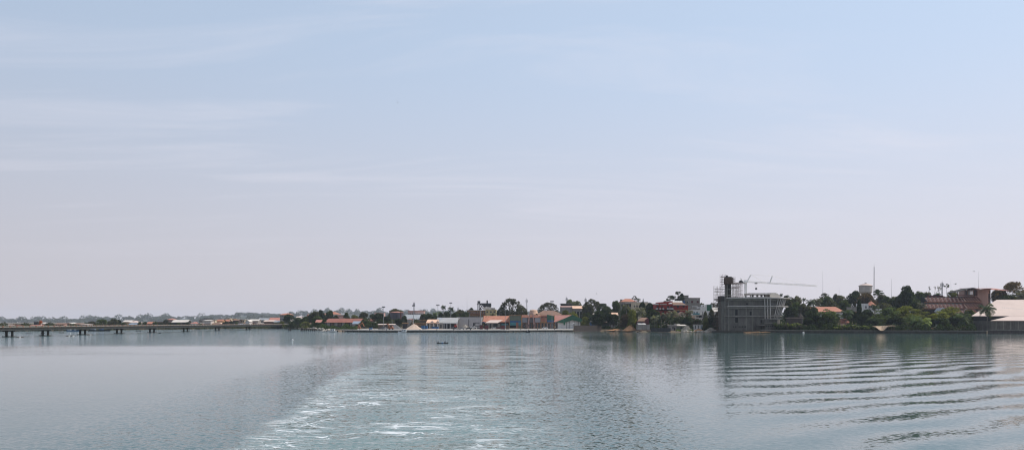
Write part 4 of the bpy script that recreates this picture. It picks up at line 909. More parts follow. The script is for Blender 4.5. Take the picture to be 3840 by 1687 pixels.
def container(label, px0, px1, yt, D, m, dep=2.5, z=G):
    x0, x1 = WX(px0, D), WX(px1, D); zt = WZ(yt, D); t = T('shipping_container', label, 'container', ((x0 + x1) / 2, D, z)); mb = MB().box(x0, D, z, x1, D + dep, zt)
    t.part('body', mb, M[m]); rb = MB(); k = x0 + .3
    while k < x1 - .3: rb.box(k, D - .07, z + .2, k + .18, D - .002, zt - .2); k += .55
    t.part('rib_panel', rb, M[m]); t.part('frame', MB().box(x0 - .05, D - .12, zt - .18, x1 + .05, D - .073, zt + .05).box(x0 - .05, D - .12, z, x1 + .05, D - .073, z + .15), M['dark_steel'])
container('blue container at the left end of the quay before the bushes', 1384, 1394, 1227, 532, 'blue_paint')
container('bright blue container beside the pale sand heap', 1580, 1592, 1219, 548, 'blue_paint')
container('longer blue container in front of the terminal columns', 1619, 1644, 1224, 540, 'blue_paint')
container('dark blue container touching the bright blue one', 1593, 1603, 1220.5, 552, 'blue_paint')
container('dark maroon container left of the market hall', 1799, 1810, 1218, 535, 'maroon_paint')
container('dark maroon container under the cream canopy edge', 1817, 1831, 1218.5, 537, 'maroon_paint')
container('maroon container in front of the orange roofed hall', 1879, 1893, 1219, 540, 'maroon_paint')
container('brown container beside the olive box', 1897, 1910, 1218, 542, 'timber')
def vehicle(name, label, cat, px, D, L_, H_, m, cab=True, z=G, group=None, boom=None):
    x = WX(px, D); t = T(name, label, cat, (x, D, z), group); r = .48 if H_ > 1.7 else .33
    t.part('body', MB().prism([(x - L_ / 2, z + r), (x + L_ / 2, z + r), (x + L_ / 2, z + H_ * .55), (x + L_ * .42, z + H_ * .6), (x - L_ * .48, z + H_ * .6)], D, D + 1.8), M[m])
    cbn = t.part('cabin', MB().prism([(x - L_ * .32, z + H_ * .6 + .002), (x + L_ * .3, z + H_ * .6 + .002), (x + L_ * .18, z + H_), (x - L_ * .24, z + H_)], D + .1, D + 1.7), M[m])
    t.part('window', MB().prism([(x - L_ * .27, z + H_ * .65), (x + L_ * .24, z + H_ * .65), (x + L_ * .15, z + H_ * .93), (x - L_ * .21, z + H_ * .93)], D + .04, D + .098), M['glass'], cbn)
    for dx in (-.3, .3):
        for dy in (-.08, 1.65): t.part('wheel', MB().cyl((x + dx * L_, D + dy, z + r), (x + dx * L_, D + dy + .23, z + r), r, r, 12), M['black_paint'])
    if boom:
        b = MB(); q = [Vector((x + a * L_, D + .9, z + H_ * c)) for a, c in boom]
        for k in range(len(q) - 1): b.bar(q[k], q[k + 1], .28)
        t.part('boom', b, M[m])
        e = q[-1]; t.part('bucket', MB().prism([(e.x - .8, e.z - .9), (e.x + .5, e.z - .9), (e.x + .7, e.z + .2), (e.x - .5, e.z + .2)], D + .3, D + 1.6), M['dark_steel'])
    return t
vehicle('excavator', 'orange brown excavator with raised arm behind the quay edge', 'excavator', 1340, 545, 4.2, 3.4, 'orange_paint', boom=[(0.3, .7), (.75, 1.35), (1.1, .5)])
vehicle('wheel_loader', 'orange loader with black arm in front of the gravel heap', 'loader', 1466, 518, 3.4, 2.6, 'orange_paint', boom=[(-.3, .6), (-.6, 1.5), (-.9, 1.2)])
vehicle('tractor', 'red tractor standing on end of the dark rubble mound', 'tractor', 1708, 545, 2.0, 3.0, 'red_paint', z=G + .8)
vehicle('pickup_truck', 'white pickup truck beside the maroon container', 'pickup', 1775, 540, 4.4, 2.0, 'white_paint', z=G + .3)
vehicle('parked_car', 'small dark car parked before the pale grey warehouse', 'car', 1731, 530, 3.9, 1.5, 'grey_steel')
vehicle('parked_car', 'black car parked between the white pickup and the grey car', 'car', 1757, 528, 4.0, 1.5, 'black_paint')
vehicle('parked_car', 'white car parked before the teal market hall shutters', 'car', 1853, 560, 4.0, 1.5, 'white_paint')
vehicle('parked_car', 'red brown car parked under the market hall canopy', 'car', 1870, 545, 4.0, 1.5, 'maroon_paint')
vehicle('parked_car', 'white car behind the port terminal lamp mast', 'car', 2044, 570, 4.0, 1.5, 'white_metal')
t = T('tipper_truck', 'black tipper truck with an empty frame body behind the white pickup', 'truck', (WX(1785, 552), 552, G)); D = 552
P_(t, 'chassis', 1773, 1222, 1799, 1225, D, 2.3, 'black_paint'); P_(t, 'cab', 1774, 1210, 1780, 1222, D, 2.3, 'black_paint'); P_(t, 'cargo_frame', 1781, 1208.5, 1798, 1211, D, 2.3, 'black_paint')
for p in (1782, 1796): P_(t, 'stanchion', p, 1211, p + 1, 1222, D, .3, 'black_paint')
for p in (1777, 1792, 1797): t.part('wheel', MB().cyl((WX(p, D), D - .1, G + .5), (WX(p, D), D + .3, G + .5), .5, .5, 12), M['black_paint'])
heap('rubble_mound', 'dark flat mound of earth under the red tractor', 'heap', 1692, 1728, 1231, 538, 'gravel_grey', 6, .2, seed=9, lumps=15)
def crates(label, px0, px1, yt, D, m, n, group):
    for i in range(n):
        p = px0 + (px1 - px0) * (i + .5) / n; w_ = (px1 - px0) / n * .42; z = WZ(yt + (i * 7 % 5) * .5, D)
        t = T('cargo_stack', label, 'cargo', (WX(p, D), D, G), group)
        a = WX(p - w_, D); b = WX(p + w_, D); t.part('bale', MB().box(a, D, G, b, D + 1.6, z), M[m]); t.part('strap', MB().box(a + (b - a) * .45, D - .03, G, a + (b - a) * .55, D - .002, z), M['timber_dark'])
crates('orange bale in the row lying near the quay edge under the sand heap', 1556, 1612, 1236.2, 505, 'orange_paint', 6, 'orange bales by the sand heap')
crates('orange bale in the row behind the white cabin boat', 1478, 1500, 1235.5, 506, 'orange_paint', 3, 'orange bales behind the white boat')
crates('pale block in the long row on the quay edge near the gravel heap', 1400, 1444, 1234.5, 507, 'concrete', 7, 'pale blocks near the gravel')
crates('red drum stack on the far left end of the quay', 1256, 1274, 1234.5, 560, 'red_paint', 4, 'red stacks at the quay end')
crates('dark red box in the pair before the rusty warehouse', 1296, 1313, 1231.5, 556, 'maroon_paint', 2, 'dark red boxes')
crates('cream bale in the row right of the excavator', 1352, 1382, 1233, 545, 'concrete_pale', 5, 'cream bales by the excavator')
crates('small dark crate on the quay before the port terminal', 1965, 1977, 1229, 560, 'dark_wall', 2, 'dark crates by the arch')
# rock revetment
def rocks(label, px0, px1, off, n, m, zmax, seed, name='boulder'):
    r = random.Random(seed)
    for i in range(n):
        p = px0 + (px1 - px0) * (i + r.random()) / n; D = shore(p) + off + r.uniform(0, 5); s = r.uniform(.7, 1.5); x = WX(p, D); z = r.uniform(.2, zmax); mb = MB(); q = 7; L2 = []
        for j, (rr, zz_) in enumerate(((.7, -.9), (1, -.1), (.75, .55), (.2, .8))): L2.append((rr * s * r.uniform(.85, 1.1), z + zz_ * s * .8))
        mb.lathe(x, D, L2, q); mb.v = [(a + r.uniform(-.18, .18) * s, b + r.uniform(-.18, .18) * s, c) for a, b, c in mb.v]
        single(name, label, 'rock', mb, M[m], loc=(x, D, z), group=label)
rocks('pale boulder of the rock bank between the jetty and the quay', 1120, 1250, 3, 34, 'rubble_pale', 1.5, 4)
rocks('dark boulder on the bank under the bridge end', 1000, 1120, 1, 22, 'concrete_dark', .8, 6)
rocks('broken concrete lump on the shore below the small white sheds', 2540, 2680, 1, 26, 'rubble_pale', .6, 9)
rocks('small dark lump on the sandy shore under the big dark trees', 2262, 2440, 1, 20, 'timber', .4, 10)
# masts
mast('tall thin floodlight mast between the bushes and the oil tank', 1438.5, 1151, 560)
mast('dark headed floodlight mast before the pink and white building', 1551, 1146, 575, r=.22)
mast('floodlight mast at the left end of the ribbed grey shed roof', 1642, 1144, 560)
mast('floodlight mast with a crown of lamps rising above the right palm', 1690.5, 1136, 640)
mast('slim mast against the pale grey warehouse with its head above the trees', 1760, 1172, 575)
mast('thick pale floodlight mast before the yellow apartment block', 1802.5, 1158, 555, r=.24)
mast('floodlight mast before the orange roofed market hall', 1894.5, 1152, 565)
mast('tall floodlight mast on a rubble foot before the port terminal', 2070, 1130, 545)
mast('short lamp post standing before the oil tank', 1470.5, 1193, 575, r=.12)
mast('phone mast with white panels left of the pink ornate building', 1552.5, 1133, 900, 'cell', .3, name='phone_mast')
mast('very tall thin antenna above the ochre galleries', 1751.5, 1111, 760, 'whip', .16, name='antenna_mast')
mast('small distant phone mast right of the two tall palms', 1718, 1152, 900, 'cell', .22, name='phone_mast')
mast('lattice phone mast right of the largest round tree', 1975, 1121, 800, 'cell', .28, name='phone_mast')
mast('lattice tower head above the round pale tree', 2125, 1115, 820, 'cell', .4, name='phone_mast')
mast('lattice tower head left of the wide open tree', 2196, 1118, 820, 'cell', .34, name='phone_mast')
# ------------------------------------------------------------------ unfinished concrete building
def construction():
    D = 476; g = 1.15; t = T('unfinished_building', 'unfinished grey concrete building with a rounded finned right end', 'building', (WX(2850, D), D, g))
    xl, xm = WX(2734, D), WX(2880, D); dep = 26
    def plan(xr, off=0.0, y0=D):
        n = 14; pts = [(xl - off, y0 - off)]; cxr = xm - 2; a = xr - cxr
        for k in range(n + 1):
            th = -math.pi / 2 + math.pi * k / n; pts.append((cxr + (a + off) * math.cos(th), y0 + dep / 2 + (dep / 2 + off) * math.sin(th)))
        pts.append((xl - off, y0 + dep + off)); return pts
    XR = {0: WX(2940, D), 1: WX(2949, D), 2: WX(2955, D), 3: WX(2960, D)}
    zs = [g, WZ(1212, D), WZ(1184, D), WZ(1153, D), WZ(1122.5, D)]
    t.part('wall', MB().prismz(plan(XR[0]), g - 1.5, zs[1] - .3), M['concrete_dark'], label='lowest dark stained storey')
    for i in (1, 2, 3): t.part('wall', MB().prismz(plan(XR[i]), zs[i] + .003 if i > 1 else zs[1] - .297, zs[i + 1] - .45), M['concrete_dark'])
    for i in (2, 3, 4): t.part('floor_slab', MB().prismz(plan(XR[i - 1] + .4, .7), zs[i] - .447, zs[i] if i < 4 else zs[i] + .1), M['concrete'])
    t.part('roof_parapet', MB().box(xl - .5, D - .55, zs[4] + .103, xm, D - .2, zs[4] + .7), M['concrete'])
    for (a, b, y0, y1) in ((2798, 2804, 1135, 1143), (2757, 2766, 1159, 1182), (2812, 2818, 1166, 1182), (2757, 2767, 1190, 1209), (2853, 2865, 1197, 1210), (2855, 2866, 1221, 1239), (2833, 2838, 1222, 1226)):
        o = t.part('painted_opening', MB().box(WX(a, D), D - .05, WZ(y1, D), WX(b, D), D - .004, WZ(y0, D)), M['void'])  # black panel on the solid wall, painting the shade inside an opening
        e = MB(); X0, X1, Z0, Z1 = WX(a, D), WX(b, D), WZ(y1, D), WZ(y0, D)
        e.box(X0 - .2, D - .18, Z1, X1 + .2, D - .004, Z1 + .2).box(X0 - .2, D - .18, Z0 - .15, X1 + .2, D - .004, Z0); t.part('reveal', e, M['concrete'], o)
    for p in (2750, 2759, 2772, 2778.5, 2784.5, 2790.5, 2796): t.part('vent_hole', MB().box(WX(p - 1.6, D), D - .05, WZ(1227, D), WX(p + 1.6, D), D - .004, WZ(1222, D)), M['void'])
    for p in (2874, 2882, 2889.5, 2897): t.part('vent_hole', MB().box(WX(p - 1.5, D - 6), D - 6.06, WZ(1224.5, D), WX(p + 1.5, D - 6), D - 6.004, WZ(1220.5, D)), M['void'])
    for p in (2798, 2823): t.part('wall_joint', MB().box(WX(p, D) - .15, D - .03, g, WX(p, D) + .15, D - .004, zs[3] - .45), M['concrete'])
    # left corner pilaster and ledges
    t.part('corner_column', MB().box(WX(2730, D), D - .9, g - 1, WX(2733.2, D), D + .2, zs[4] - .45), M['concrete'])
    t.part('low_block', MB().box(WX(2868, D - 6), D - 6, g - 1.2, WX(2915, D - 6), D - .01, WZ(1197, D - 6)), M['concrete_dark'])
    t.part('ledge', MB().box(WX(2848, D - 7), D - 7, WZ(1219, D - 7), WX(2868, D - 7), D - .2, WZ(1217.2, D - 7)), M['concrete'])
    t.part('ledge', MB().box(WX(2866, D - 7), D - 7, WZ(1212, D - 7), WX(2912, D - 7), D - 6.01, WZ(1210.8, D - 7)), M['concrete'])
    t.part('balcony', MB().box(WX(2886, D - 7), D - 7.5, WZ(1197, D - 7), WX(2934, D - 7), D - .3, WZ(1195, D - 7)), M['concrete'])
    rl = MB()
    for y in (1181, 1186, 1191): rl.box(WX(2888, D - 7), D - 7.4, WZ(y + .8, D - 7), WX(2934, D - 7), D - 7.25, WZ(y, D - 7))
    for p in (2888, 2903, 2918, 2933): rl.box(WX(p, D - 7), D - 7.4, WZ(1195, D - 7), WX(p, D - 7) + .15, D - 7.25, WZ(1181, D - 7))
    t.part('railing', rl, M['concrete'])
    # vertical fins on the rounded end leaning outwards to the top
    cxr = xm - 2
    def fin(x0, y0, z0, x1, y1, z1, w=.28):
        t.part('fin', MB().add([(x0 - w, y0, z0), (x0 + w, y0, z0), (x0 + w, y0 + w * 2, z0), (x0 - w, y0 + w * 2, z0), (x1 - w, y1, z1), (x1 + w, y1, z1), (x1 + w, y1 + w * 2, z1), (x1 - w, y1 + w * 2, z1)],
               [(0, 3, 2, 1), (4, 5, 6, 7), (0, 1, 5, 4), (1, 2, 6, 5), (2, 3, 7, 6), (3, 0, 4, 7)]), M['concrete_pale'])
    for p in (2868, 2878.5, 2888): fin(WX(p + .8, D - 1.6), D - 1.9, WZ(1196, D), WX(p - .5, D - 1.6), D - 1.9, WZ(1119, D), .19)
    for k in range(15):
        th = -math.pi / 2 + .52 + (math.pi / 2 + .15) * k / 14
        at = XR[3] - cxr + 2.0; ab = XR[0] - cxr + .8 - .5
        zb = WZ(1200 - 6 * (k > 8), D)
        fin(cxr + ab * math.cos(th), D + dep / 2 + (dep / 2 + .7) * math.sin(th), zb, cxr + at * math.cos(th), D + dep / 2 + (dep / 2 + 1.9) * math.sin(th), WZ(1118, D), .2)
    for z, e in ((WZ(1118.5, D), 2.3), (WZ(1150, D), 1.7)):
        t.part('ring_beam', MB().prismz(plan(XR[3] + e, e * .9), z, z + .55), M['concrete_pale'])
    # penthouse: see-through window band and a rounded vault with sunlight put into its colour
    y0, y1 = D + 3, D + 13; Dp = y0
    t.part('roof_room_sill', MB().box(WX(2813, Dp), y0, zs[4] + .1, WX(2886, Dp), y1, WZ(1112.5, Dp)), M['concrete_pale'])
    t.part('roof_room_slab', MB().box(WX(2809, Dp), y0 - 1, WZ(1104.5, Dp), WX(2888, Dp), y1 + 1, WZ(1098.5, Dp)), M['concrete_pale'])
    for p in (2813, 2837, 2841, 2871, 2875, 2884):
        for yy in (y0, y1 - .6): t.part('roof_room_post', MB().box(WX(p, Dp), yy, WZ(1112.4, Dp), WX(p + 3, Dp), yy + .6, WZ(1104.6, Dp)), M['concrete'])
    n = 14; xa, xb = WX(2886.2, Dp), WX(2926, Dp); zb = zs[4] + .1; zt = WZ(1097.5, Dp); rad = 3.6
    pr = [(xa, zb), (xb, zb)] + [(xb - rad + rad * math.cos(a), zt - rad + rad * math.sin(a)) for a in [math.pi / 2 * k / n for k in range(n + 1)]] + [(xa, zt)]
    t.part('vaulted_room', MB().prism(pr, y0 - .6, y1 + .5), M['concrete_sunlit'])
    r = random.Random(4); rb = MB()
    for k in range(60):
        x = WX(2736 + k * 1.25, D + 1); rb.bar((x, D + 1 + (k % 3), zs[4] + .1), (x + r.uniform(-.1, .1), D + 1 + (k % 3), zs[4] + r.uniform(.8, 2.6)), .05)
    t.part('starter_bars', rb, M['rust_steel'])
construction()
def stair_tower():
    D = 474; t = T('concrete_stair_tower', 'tall unfinished concrete stair tower wrapped in scaffolding left of the building', 'tower', (WX(2710, D), D, 1.2))
    t.part('wall', MB().box(WX(2703, D), D, 0, WX(2715, D), D + 5, WZ(1128, D)), M['concrete_dark'])
    t.part('formwork', MB().box(WX(2701.5, D), D - .5, WZ(1127.8, D), WX(2716, D), D + 5.5, WZ(1109, D)), M['timber_dark'])
    for a, b, yt in ((2727, 2735.5, 1064), (2738, 2746.5, 1064)): t.part('column', MB().box(WX(a, D), D + 3, WZ(1122, D), WX(b, D), D + 5.4, WZ(yt, D)), M['timber_dark' if a > 2730 else 'concrete_dark'])
    t.part('head_formwork', MB().box(WX(2723.5, D), D, WZ(1063.8, D), WX(2748, D), D + 5.5, WZ(1040, D)), M['rust_steel'])
    r = random.Random(2)
    for k in range(6): t.part('formwork_board', MB().box(WX(2723, D), D - .15, WZ(1062 - k * 3.8, D), WX(2748.5, D), D - .003, WZ(1061 - k * 3.8, D)), M['timber'])
    t.part('top_tarp', MB().box(WX(2726, D), D + .3, WZ(1039.8, D), WX(2745, D), D + 5, WZ(1037, D)), M['black_paint'])
    for y, a, b in ((1084, 2708, 2752), (1105, 2714, 2748), (1122, 2714, 2732), (1152, 2714, 2732), (1184, 2714, 2732), (1212, 2714, 2732)):
        t.part('landing', MB().box(WX(a, D), D - .3, WZ(y + 1.6, D), WX(b, D), D + .97, WZ(y, D)), M['concrete'])
    for a in (2717, 2721, 2726): t.part('post', MB().box(WX(a, D), D + .1, 1, WX(a + 1.6, D), D + .5, WZ(1086 if a != 2717 else 1110, D)), M['concrete'])
    t2 = T('bucket', 'round dark bucket on top of the scaffolded tower', 'bucket', (WX(2729.5, D), D + 2, WZ(1037, D)))
    t2.part('bucket', MB().lathe(WX(2729.5, D), D + 2, [(.5, WZ(1037, D) + .01), (.75, WZ(1034, D)), (.3, WZ(1031, D))], 12), M['black_paint'])
stair_tower()
def scaffold(label, pxs, ya, yb, D, dep, nlev, seed, tilt=.0, skip=.15):
    r = random.Random(seed); t = T('scaffolding', label, 'scaffolding', (WX((pxs[0] + pxs[-1]) / 2, D), D, 1.2)); q = .065
    for i, p in enumerate(pxs):
        for dy in (0, dep):
            x = WX(p, D); zt = WZ(ya - r.uniform(0, 7), D); zb = WZ(yb, D)
            t.part('upright', MB().bar((x, D + dy, zb), (x, D + dy, zt), q), M['rust_steel'])
    for k in range(nlev):
        z = WZ(yb + (ya - yb) * (k + .6) / nlev, D)
        for dy in (0, dep):
            a = 0 if r.random() > skip else 1; t.part('ledger', MB().bar((WX(pxs[a], D), D + dy, z), (WX(pxs[-1], D), D + dy, z + r.uniform(-.2, .2)), q * (1.7 if r.random() < .4 else .9)), M['rust_steel'])
        if k % 3 == 1:
            t.part('platform', MB().box(WX(pxs[0], D), D, z + .1, WX(pxs[len(pxs) // 2 + 1], D), D + dep, z + .2), M['timber'])
        br = MB()
        for i in range(0, len(pxs) - 1, 2): br.bar((WX(pxs[i], D), D, z), (WX(pxs[i + 1], D), D, z + (WZ(ya, D) - WZ(yb, D)) / nlev), q * .7)
        if k % 2: t.part('brace', br, M['rust_steel'])
scaffold('tall narrow scaffold cage left of the stair tower head', [2705, 2710, 2715, 2720.5, 2725], 1034, 1240, 477, 3, 22, 1)
scaffold('lower scaffold cage at the far left of the unfinished tower', [2681, 2686, 2691, 2697, 2702], 1078, 1240, 473, 3, 15, 2)
scaffold('dense scaffold block on the roof between tower and crane', [2747, 2752, 2757, 2762, 2767, 2772, 2777, 2780, 2786], 1062, 1121, 483, 6, 11, 3, skip=0)
scaffold('short stepped scaffold top right of the tower head', [2749, 2753, 2757], 1043, 1062, 480, 3, 4, 5)
def crane():
    D = 512; t = T('tower_crane', 'white slewing tower crane with a long jib reaching right', 'crane', (WX(2796, D), D, 2)); x = WX(2796, D); h = .62
    def truss(a, b, hh, ww, n, mt='crane_paint', th=.10, tri=False):
        mb = MB(); a = Vector(a); b = Vector(b); d = (b - a).normalized(); up = Vector((0, 0, 1)) if abs(d.z) < .9 else Vector((1, 0, 0)); sd = d.cross(up).normalized(); up = sd.cross(d).normalized()
        cs = [sd * ww, -sd * ww, up * hh * 2] if tri else [sd * ww + up * hh, -sd * ww + up * hh, -sd * ww - up * hh, sd * ww - up * hh]
        for c in cs: mb.bar(a + c, b + c, th)
        m = len(cs)
        for k in range(n):
            p = a.lerp(b, k / n); q = a.lerp(b, (k + 1) / n)
            for i in range(m): mb.bar(p + cs[i], q + cs[(i + 1) % m], th * .6); mb.bar(p + cs[i], p + cs[(i + 1) % m], th * .6)
        return mb
    zt = WZ(1058, D)
    t.part('mast', truss((x, D, 2), (x, D, zt), h * .8, h, 26, th=.13), M['crane_paint'])
    t.part('slewing_ring', MB().lathe(x, D, [(.9, zt), (.9, zt + .6)], 12), M['dark_steel'])
    t.part('mast_plate', MB().box(x - .75, D - .62, WZ(1085, D), x + .75, D - .58, WZ(1061, D)), M['crane_paint'])
    jib_e = W(3066, 1074, D); jib_s = W(2801, 1058, D)
    t.part('jib', truss(jib_s, jib_e, .42, .5, 52, tri=True, th=.085), M['crane_paint'])
    t.part('counter_jib', truss(W(2791, 1061, D), W(2749, 1062, D), .3, .6, 8, 'rust_steel', .11), M['rust_steel'])
    cw = W(2778, 1060, D); t.part('counterweight', MB().prism([(WX(2770, D), WZ(1059.5, D)), (WX(2788, D), WZ(1059.5, D)), (WX(2782, D), WZ(1053, D)), (WX(2777, D), WZ(1050.5, D)), (WX(2773, D), WZ(1053, D))], D - .8, D + .8), M['dark_steel'])
    t.part('cabin', MB().box(x - 1.4, D - 1.5, zt - .2, x + 1.3, D - .63, zt + 1.3), M['crane_paint'])
    a1 = W(2815.5, 1030, D); a2 = W(2896, 1034.5, D); a3 = W(2777, 1042.5, D)
    s1 = t.part('strut', truss(W(2801, 1057, D), a1, .2, .3, 8, th=.08), M['crane_paint']); s2 = t.part('strut', truss(W(2886, 1063, D), a2, .2, .3, 8, th=.08), M['crane_paint']); s3 = t.part('strut', truss(W(2788, 1060, D), a3, .15, .25, 6, th=.08), M['crane_paint'])
    for p, q, w_ in ((a1, a2, .07), (a2, W(3010, 1063, D), .07), (W(3010, 1063, D), W(3060, 1073, D), .06), (W(2827, 1036, D), W(2864, 1057, D), .09), (a1, W(2827, 1036, D), .05), (a3, W(2785, 1052, D), .05)):
        t.part('tie_cable', MB().bar(p, q, w_), M['crane_paint'])
    tr = t.part('trolley', MB().box(WX(2831, D), D - .7, WZ(1064, D), WX(2839, D), D + .7, WZ(1060.5, D)), M['dark_steel'])
    hk = t.part('hook', MB().lathe(WX(2835.5, D), D, [(.15, WZ(1086, D)), (.75, WZ(1083.5, D)), (.75, WZ(1081, D)), (.3, WZ(1078, D))], 10), M['dark_steel'])
    for dx in (-.45, .45): t.part('hoist_rope', MB().bar((WX(2835.5, D) + dx, D, WZ(1078, D)), (WX(2835.5, D) + dx * 1.2, D, WZ(1064, D)), .035), M['crane_paint'], hk)
crane()
single('driftwood', 'tangle of pale driftwood logs lying against the building quay', 'driftwood', (lambda mb, r: [mb.cyl((WX(p, 462), 462 + r.uniform(-2, 2), r.uniform(.05, .5)), (WX(p + r.uniform(15, 45), 462), 462 + r.uniform(-2, 2), r.uniform(.1, .9)), .16, .1, 6) for p in [2787 + 6 * k for k in range(12)]] and mb)(MB(), random.Random(3)), M['dry_grass'], loc=(WX(2840, 462), 462, 0))

# ------------------------------------------------------------------ houses of the middle shore
t = house('villa', 'cream house with a coral hip roof and open roof terrace above the trees', 'house', 2328, 2388, 1131, 1119, 660, 'hip', 'concrete', 'orange_roof', 12, (6, 3), .3, wsz=(1.5, 2))
t.part('terrace', MB().box(WX(2345, 659), 657, WZ(1136.5, 659), WX(2388, 659), 659.9, WZ(1134.8, 659)), M['white_paint'])
P_(t, 'stair_box', 2327, 1122, 2334, 1131, 663, 3, 'concrete')
house('apartment_house', 'cream three storey house with small square windows behind the trees', 'house', 2375, 2430, 1133, 1132, 630, 'flat', 'cream_wall', 'concrete_pale', 12, (6, 3), .2, wsz=(1.1, 1.5))
house('cottage', 'small house with a patchy pale pink roof among dark trees', 'house', 2291, 2317, 1182, 1172, 560, 'gx', 'grey_wall', 'peach_roof', 8, (2, 1))
t = T('boat_shed', 'small dark red shed with a sloping brown roof and white awning', 'shed', (WX(2412, 510), 510, 1.2)); D = 508
t.part('wall', MB().prism([(WX(2390, D), 1), (WX(2434, D), 1), (WX(2434, D), WZ(1195, D)), (WX(2430, D), WZ(1192, D)), (WX(2414, D), WZ(1203, D)), (WX(2390, D), WZ(1204, D))], D, D + 7), M['maroon_paint'])
t.part('roof', MB().slab((WX(2388, D), D - 1, WZ(1204.5, D)), (WX(2414, D), D - 1, WZ(1204.5, D)), (WX(2431, D), D + 5, WZ(1191, D)), (WX(2409, D), D + 5, WZ(1191, D)), .2).slab((WX(2414, D), D - 1, WZ(1204.3, D)), (WX(2437, D), D + 3, WZ(1199, D)), (WX(2436, D), D + 7, WZ(1196, D)), (WX(2431, D), D + 5, WZ(1191, D)), .15), M['brown_roof'])
t.part('awning', MB().slab((WX(2389, D), D - 3, WZ(1215.5, D)), (WX(2420, D), D - 3, WZ(1216.5, D)), (WX(2418, D), D - .1, WZ(1212, D)), (WX(2390, D), D - .1, WZ(1211.5, D)), .15), M['white_paint'])
for p in (2393, 2400, 2407): P_(t, 'window', p, 1206, p + 4.5, 1210, D - .06, .05, 'glass')
t = T('plank_fence', 'grey plank fence in front of the dark red shed', 'fence', (WX(2415, 503), 503, 1.2)); P_(t, 'wall', 2387, 1216, 2438, 1236, 503, .3, 'grey_wall')
# red building
D = 585; t = T('red_building', 'big deep red building with a white panelled balcony and brown roof wing', 'building', (WX(2515, D), D, gz(2515, D))); g0 = gz(2515, D) - 1
P_(t, 'wall', 2459, 1138.5, 2524, 1196, D, 14, 'red_wall'); t.part('gable_wall', MB().prism([(WX(2470, D), WZ(1138.3, D)), (WX(2505, D), WZ(1138.3, D)), (WX(2524, D), WZ(1131, D)), (WX(2524, D), WZ(1128.5, D)), (WX(2470, D), WZ(1133, D))], D + .5, D + 13), M['red_wall'])
P_(t, 'wing_wall', 2524.2, 1144, 2580, 1196, D - 1.5, 14, 'red_wall')
t.part('wing_roof', MB().slab((WX(2521, D), D - 3, WZ(1143.8, D)), (WX(2571, D), D - 3, WZ(1143.8, D)), (WX(2561, D), D + 6, WZ(1133, D)), (WX(2523, D), D + 6, WZ(1133, D)), .25), M['brown_roof'])
t.part('fascia', MB().box(WX(2520, D), D - 3.3, WZ(1145, D), WX(2571.5, D), D - 3.02, WZ(1143.7, D)), M['concrete_pale'])
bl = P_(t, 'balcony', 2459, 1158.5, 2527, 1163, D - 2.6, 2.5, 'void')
for p in (2459, 2473, 2484.5, 2501, 2507.5, 2516.5): P_(t, 'balcony_panel', p, 1155, p + (9 if p < 2470 or p > 2500 else 6), 1159, D - 2.75, .12, 'white_paint', bl)
P_(t, 'balcony_rail', 2459, 1152.5, 2526, 1153.3, D - 2.7, .1, 'dark_steel', bl)
P_(t, 'roof_sign', 2474, 1138.8, 2500, 1142, D - .3, .28, 'rubble_pale')
P_(t, 'upper_terrace', 2454, 1138, 2470, 1142, D - 1, .9, 'white_paint')
for a, b_, y0, y1 in ((2500, 2509, 1147, 1154), (2513, 2522, 1149, 1154), (2463, 2470, 1147, 1154), (2480, 2486, 1147, 1154), (2466, 2472, 1168, 1175), (2484, 2490, 1168, 1175)): P_(t, 'window', a, y0, b_, y1, D - .08, .07, 'glass')
for a, b_, y0, y1 in ((2538, 2546, 1146.5, 1152), (2560, 2568, 1146.5, 1152), (2572, 2575, 1148, 1152), (2539, 2549, 1165, 1173)): P_(t, 'window', a, y0, b_, y1, D - 1.6, .09, 'glass')
P_(t, 'arcade', 2534, 1160.5, 2578, 1163, D - 2.2, .68, 'ochre_wall')
t = T('white_roof_awning', 'crumpled white sheet stretched over the roof behind the red building', 'awning', (WX(2540, 600), 600, 9)); D = 600; r_ = random.Random(6); aw = MB()
for k in range(12): a = 2524 + k * 3; aw.slab((WX(a, D), D, WZ(1133.5, D)), (WX(a + 3, D), D, WZ(1133.5, D)), (WX(a + 3, D), D + 3, WZ(1129 - r_.uniform(0, 2), D)), (WX(a, D), D + 3, WZ(1129 - r_.uniform(0, 2), D)), .1)
t.part('sheet', aw, M['white_paint']); P_(t, 'frame', 2524, 1133.7, 2560, 1134.5, D, 3, 'dark_steel'); P_(t, 'blue_tarp', 2560.5, 1128, 2569, 1139, D, .3, 'blue_paint')
# grey unfinished block
t = house('unfinished_block', 'bare grey concrete block with two dark red shuttered openings', 'building', 2570, 2625, 1117.5, 1116.5, 640, 'flat', 'concrete', 'concrete_dark', 16, (0, 1), .3)
for a, b_ in ((2592, 2599), (2613, 2620)): P_(t, 'shutter', a, 1127.5, b_, 1135, 639.9, .09, 'maroon_paint')
for a in (2571, 2577): P_(t, 'painted_opening', a, 1129, a + 3, 1136, 639.9, .09, 'void')
for z in (1137, 1145): P_(t, 'floor_edge', 2570, z, 2625, z + .8, 639.8, .19, 'concrete_dark')
t = house('unfinished_block', 'square concrete stair box rising highest behind the red building', 'building', 2557, 2582, 1108.5, 1106.8, 652, 'flat', 'concrete', 'concrete_dark', 9, (0, 1), .3)
P_(t, 'lower_wing', 2537, 1119, 2569.7, 1142, 645, 8, 'concrete_dark')
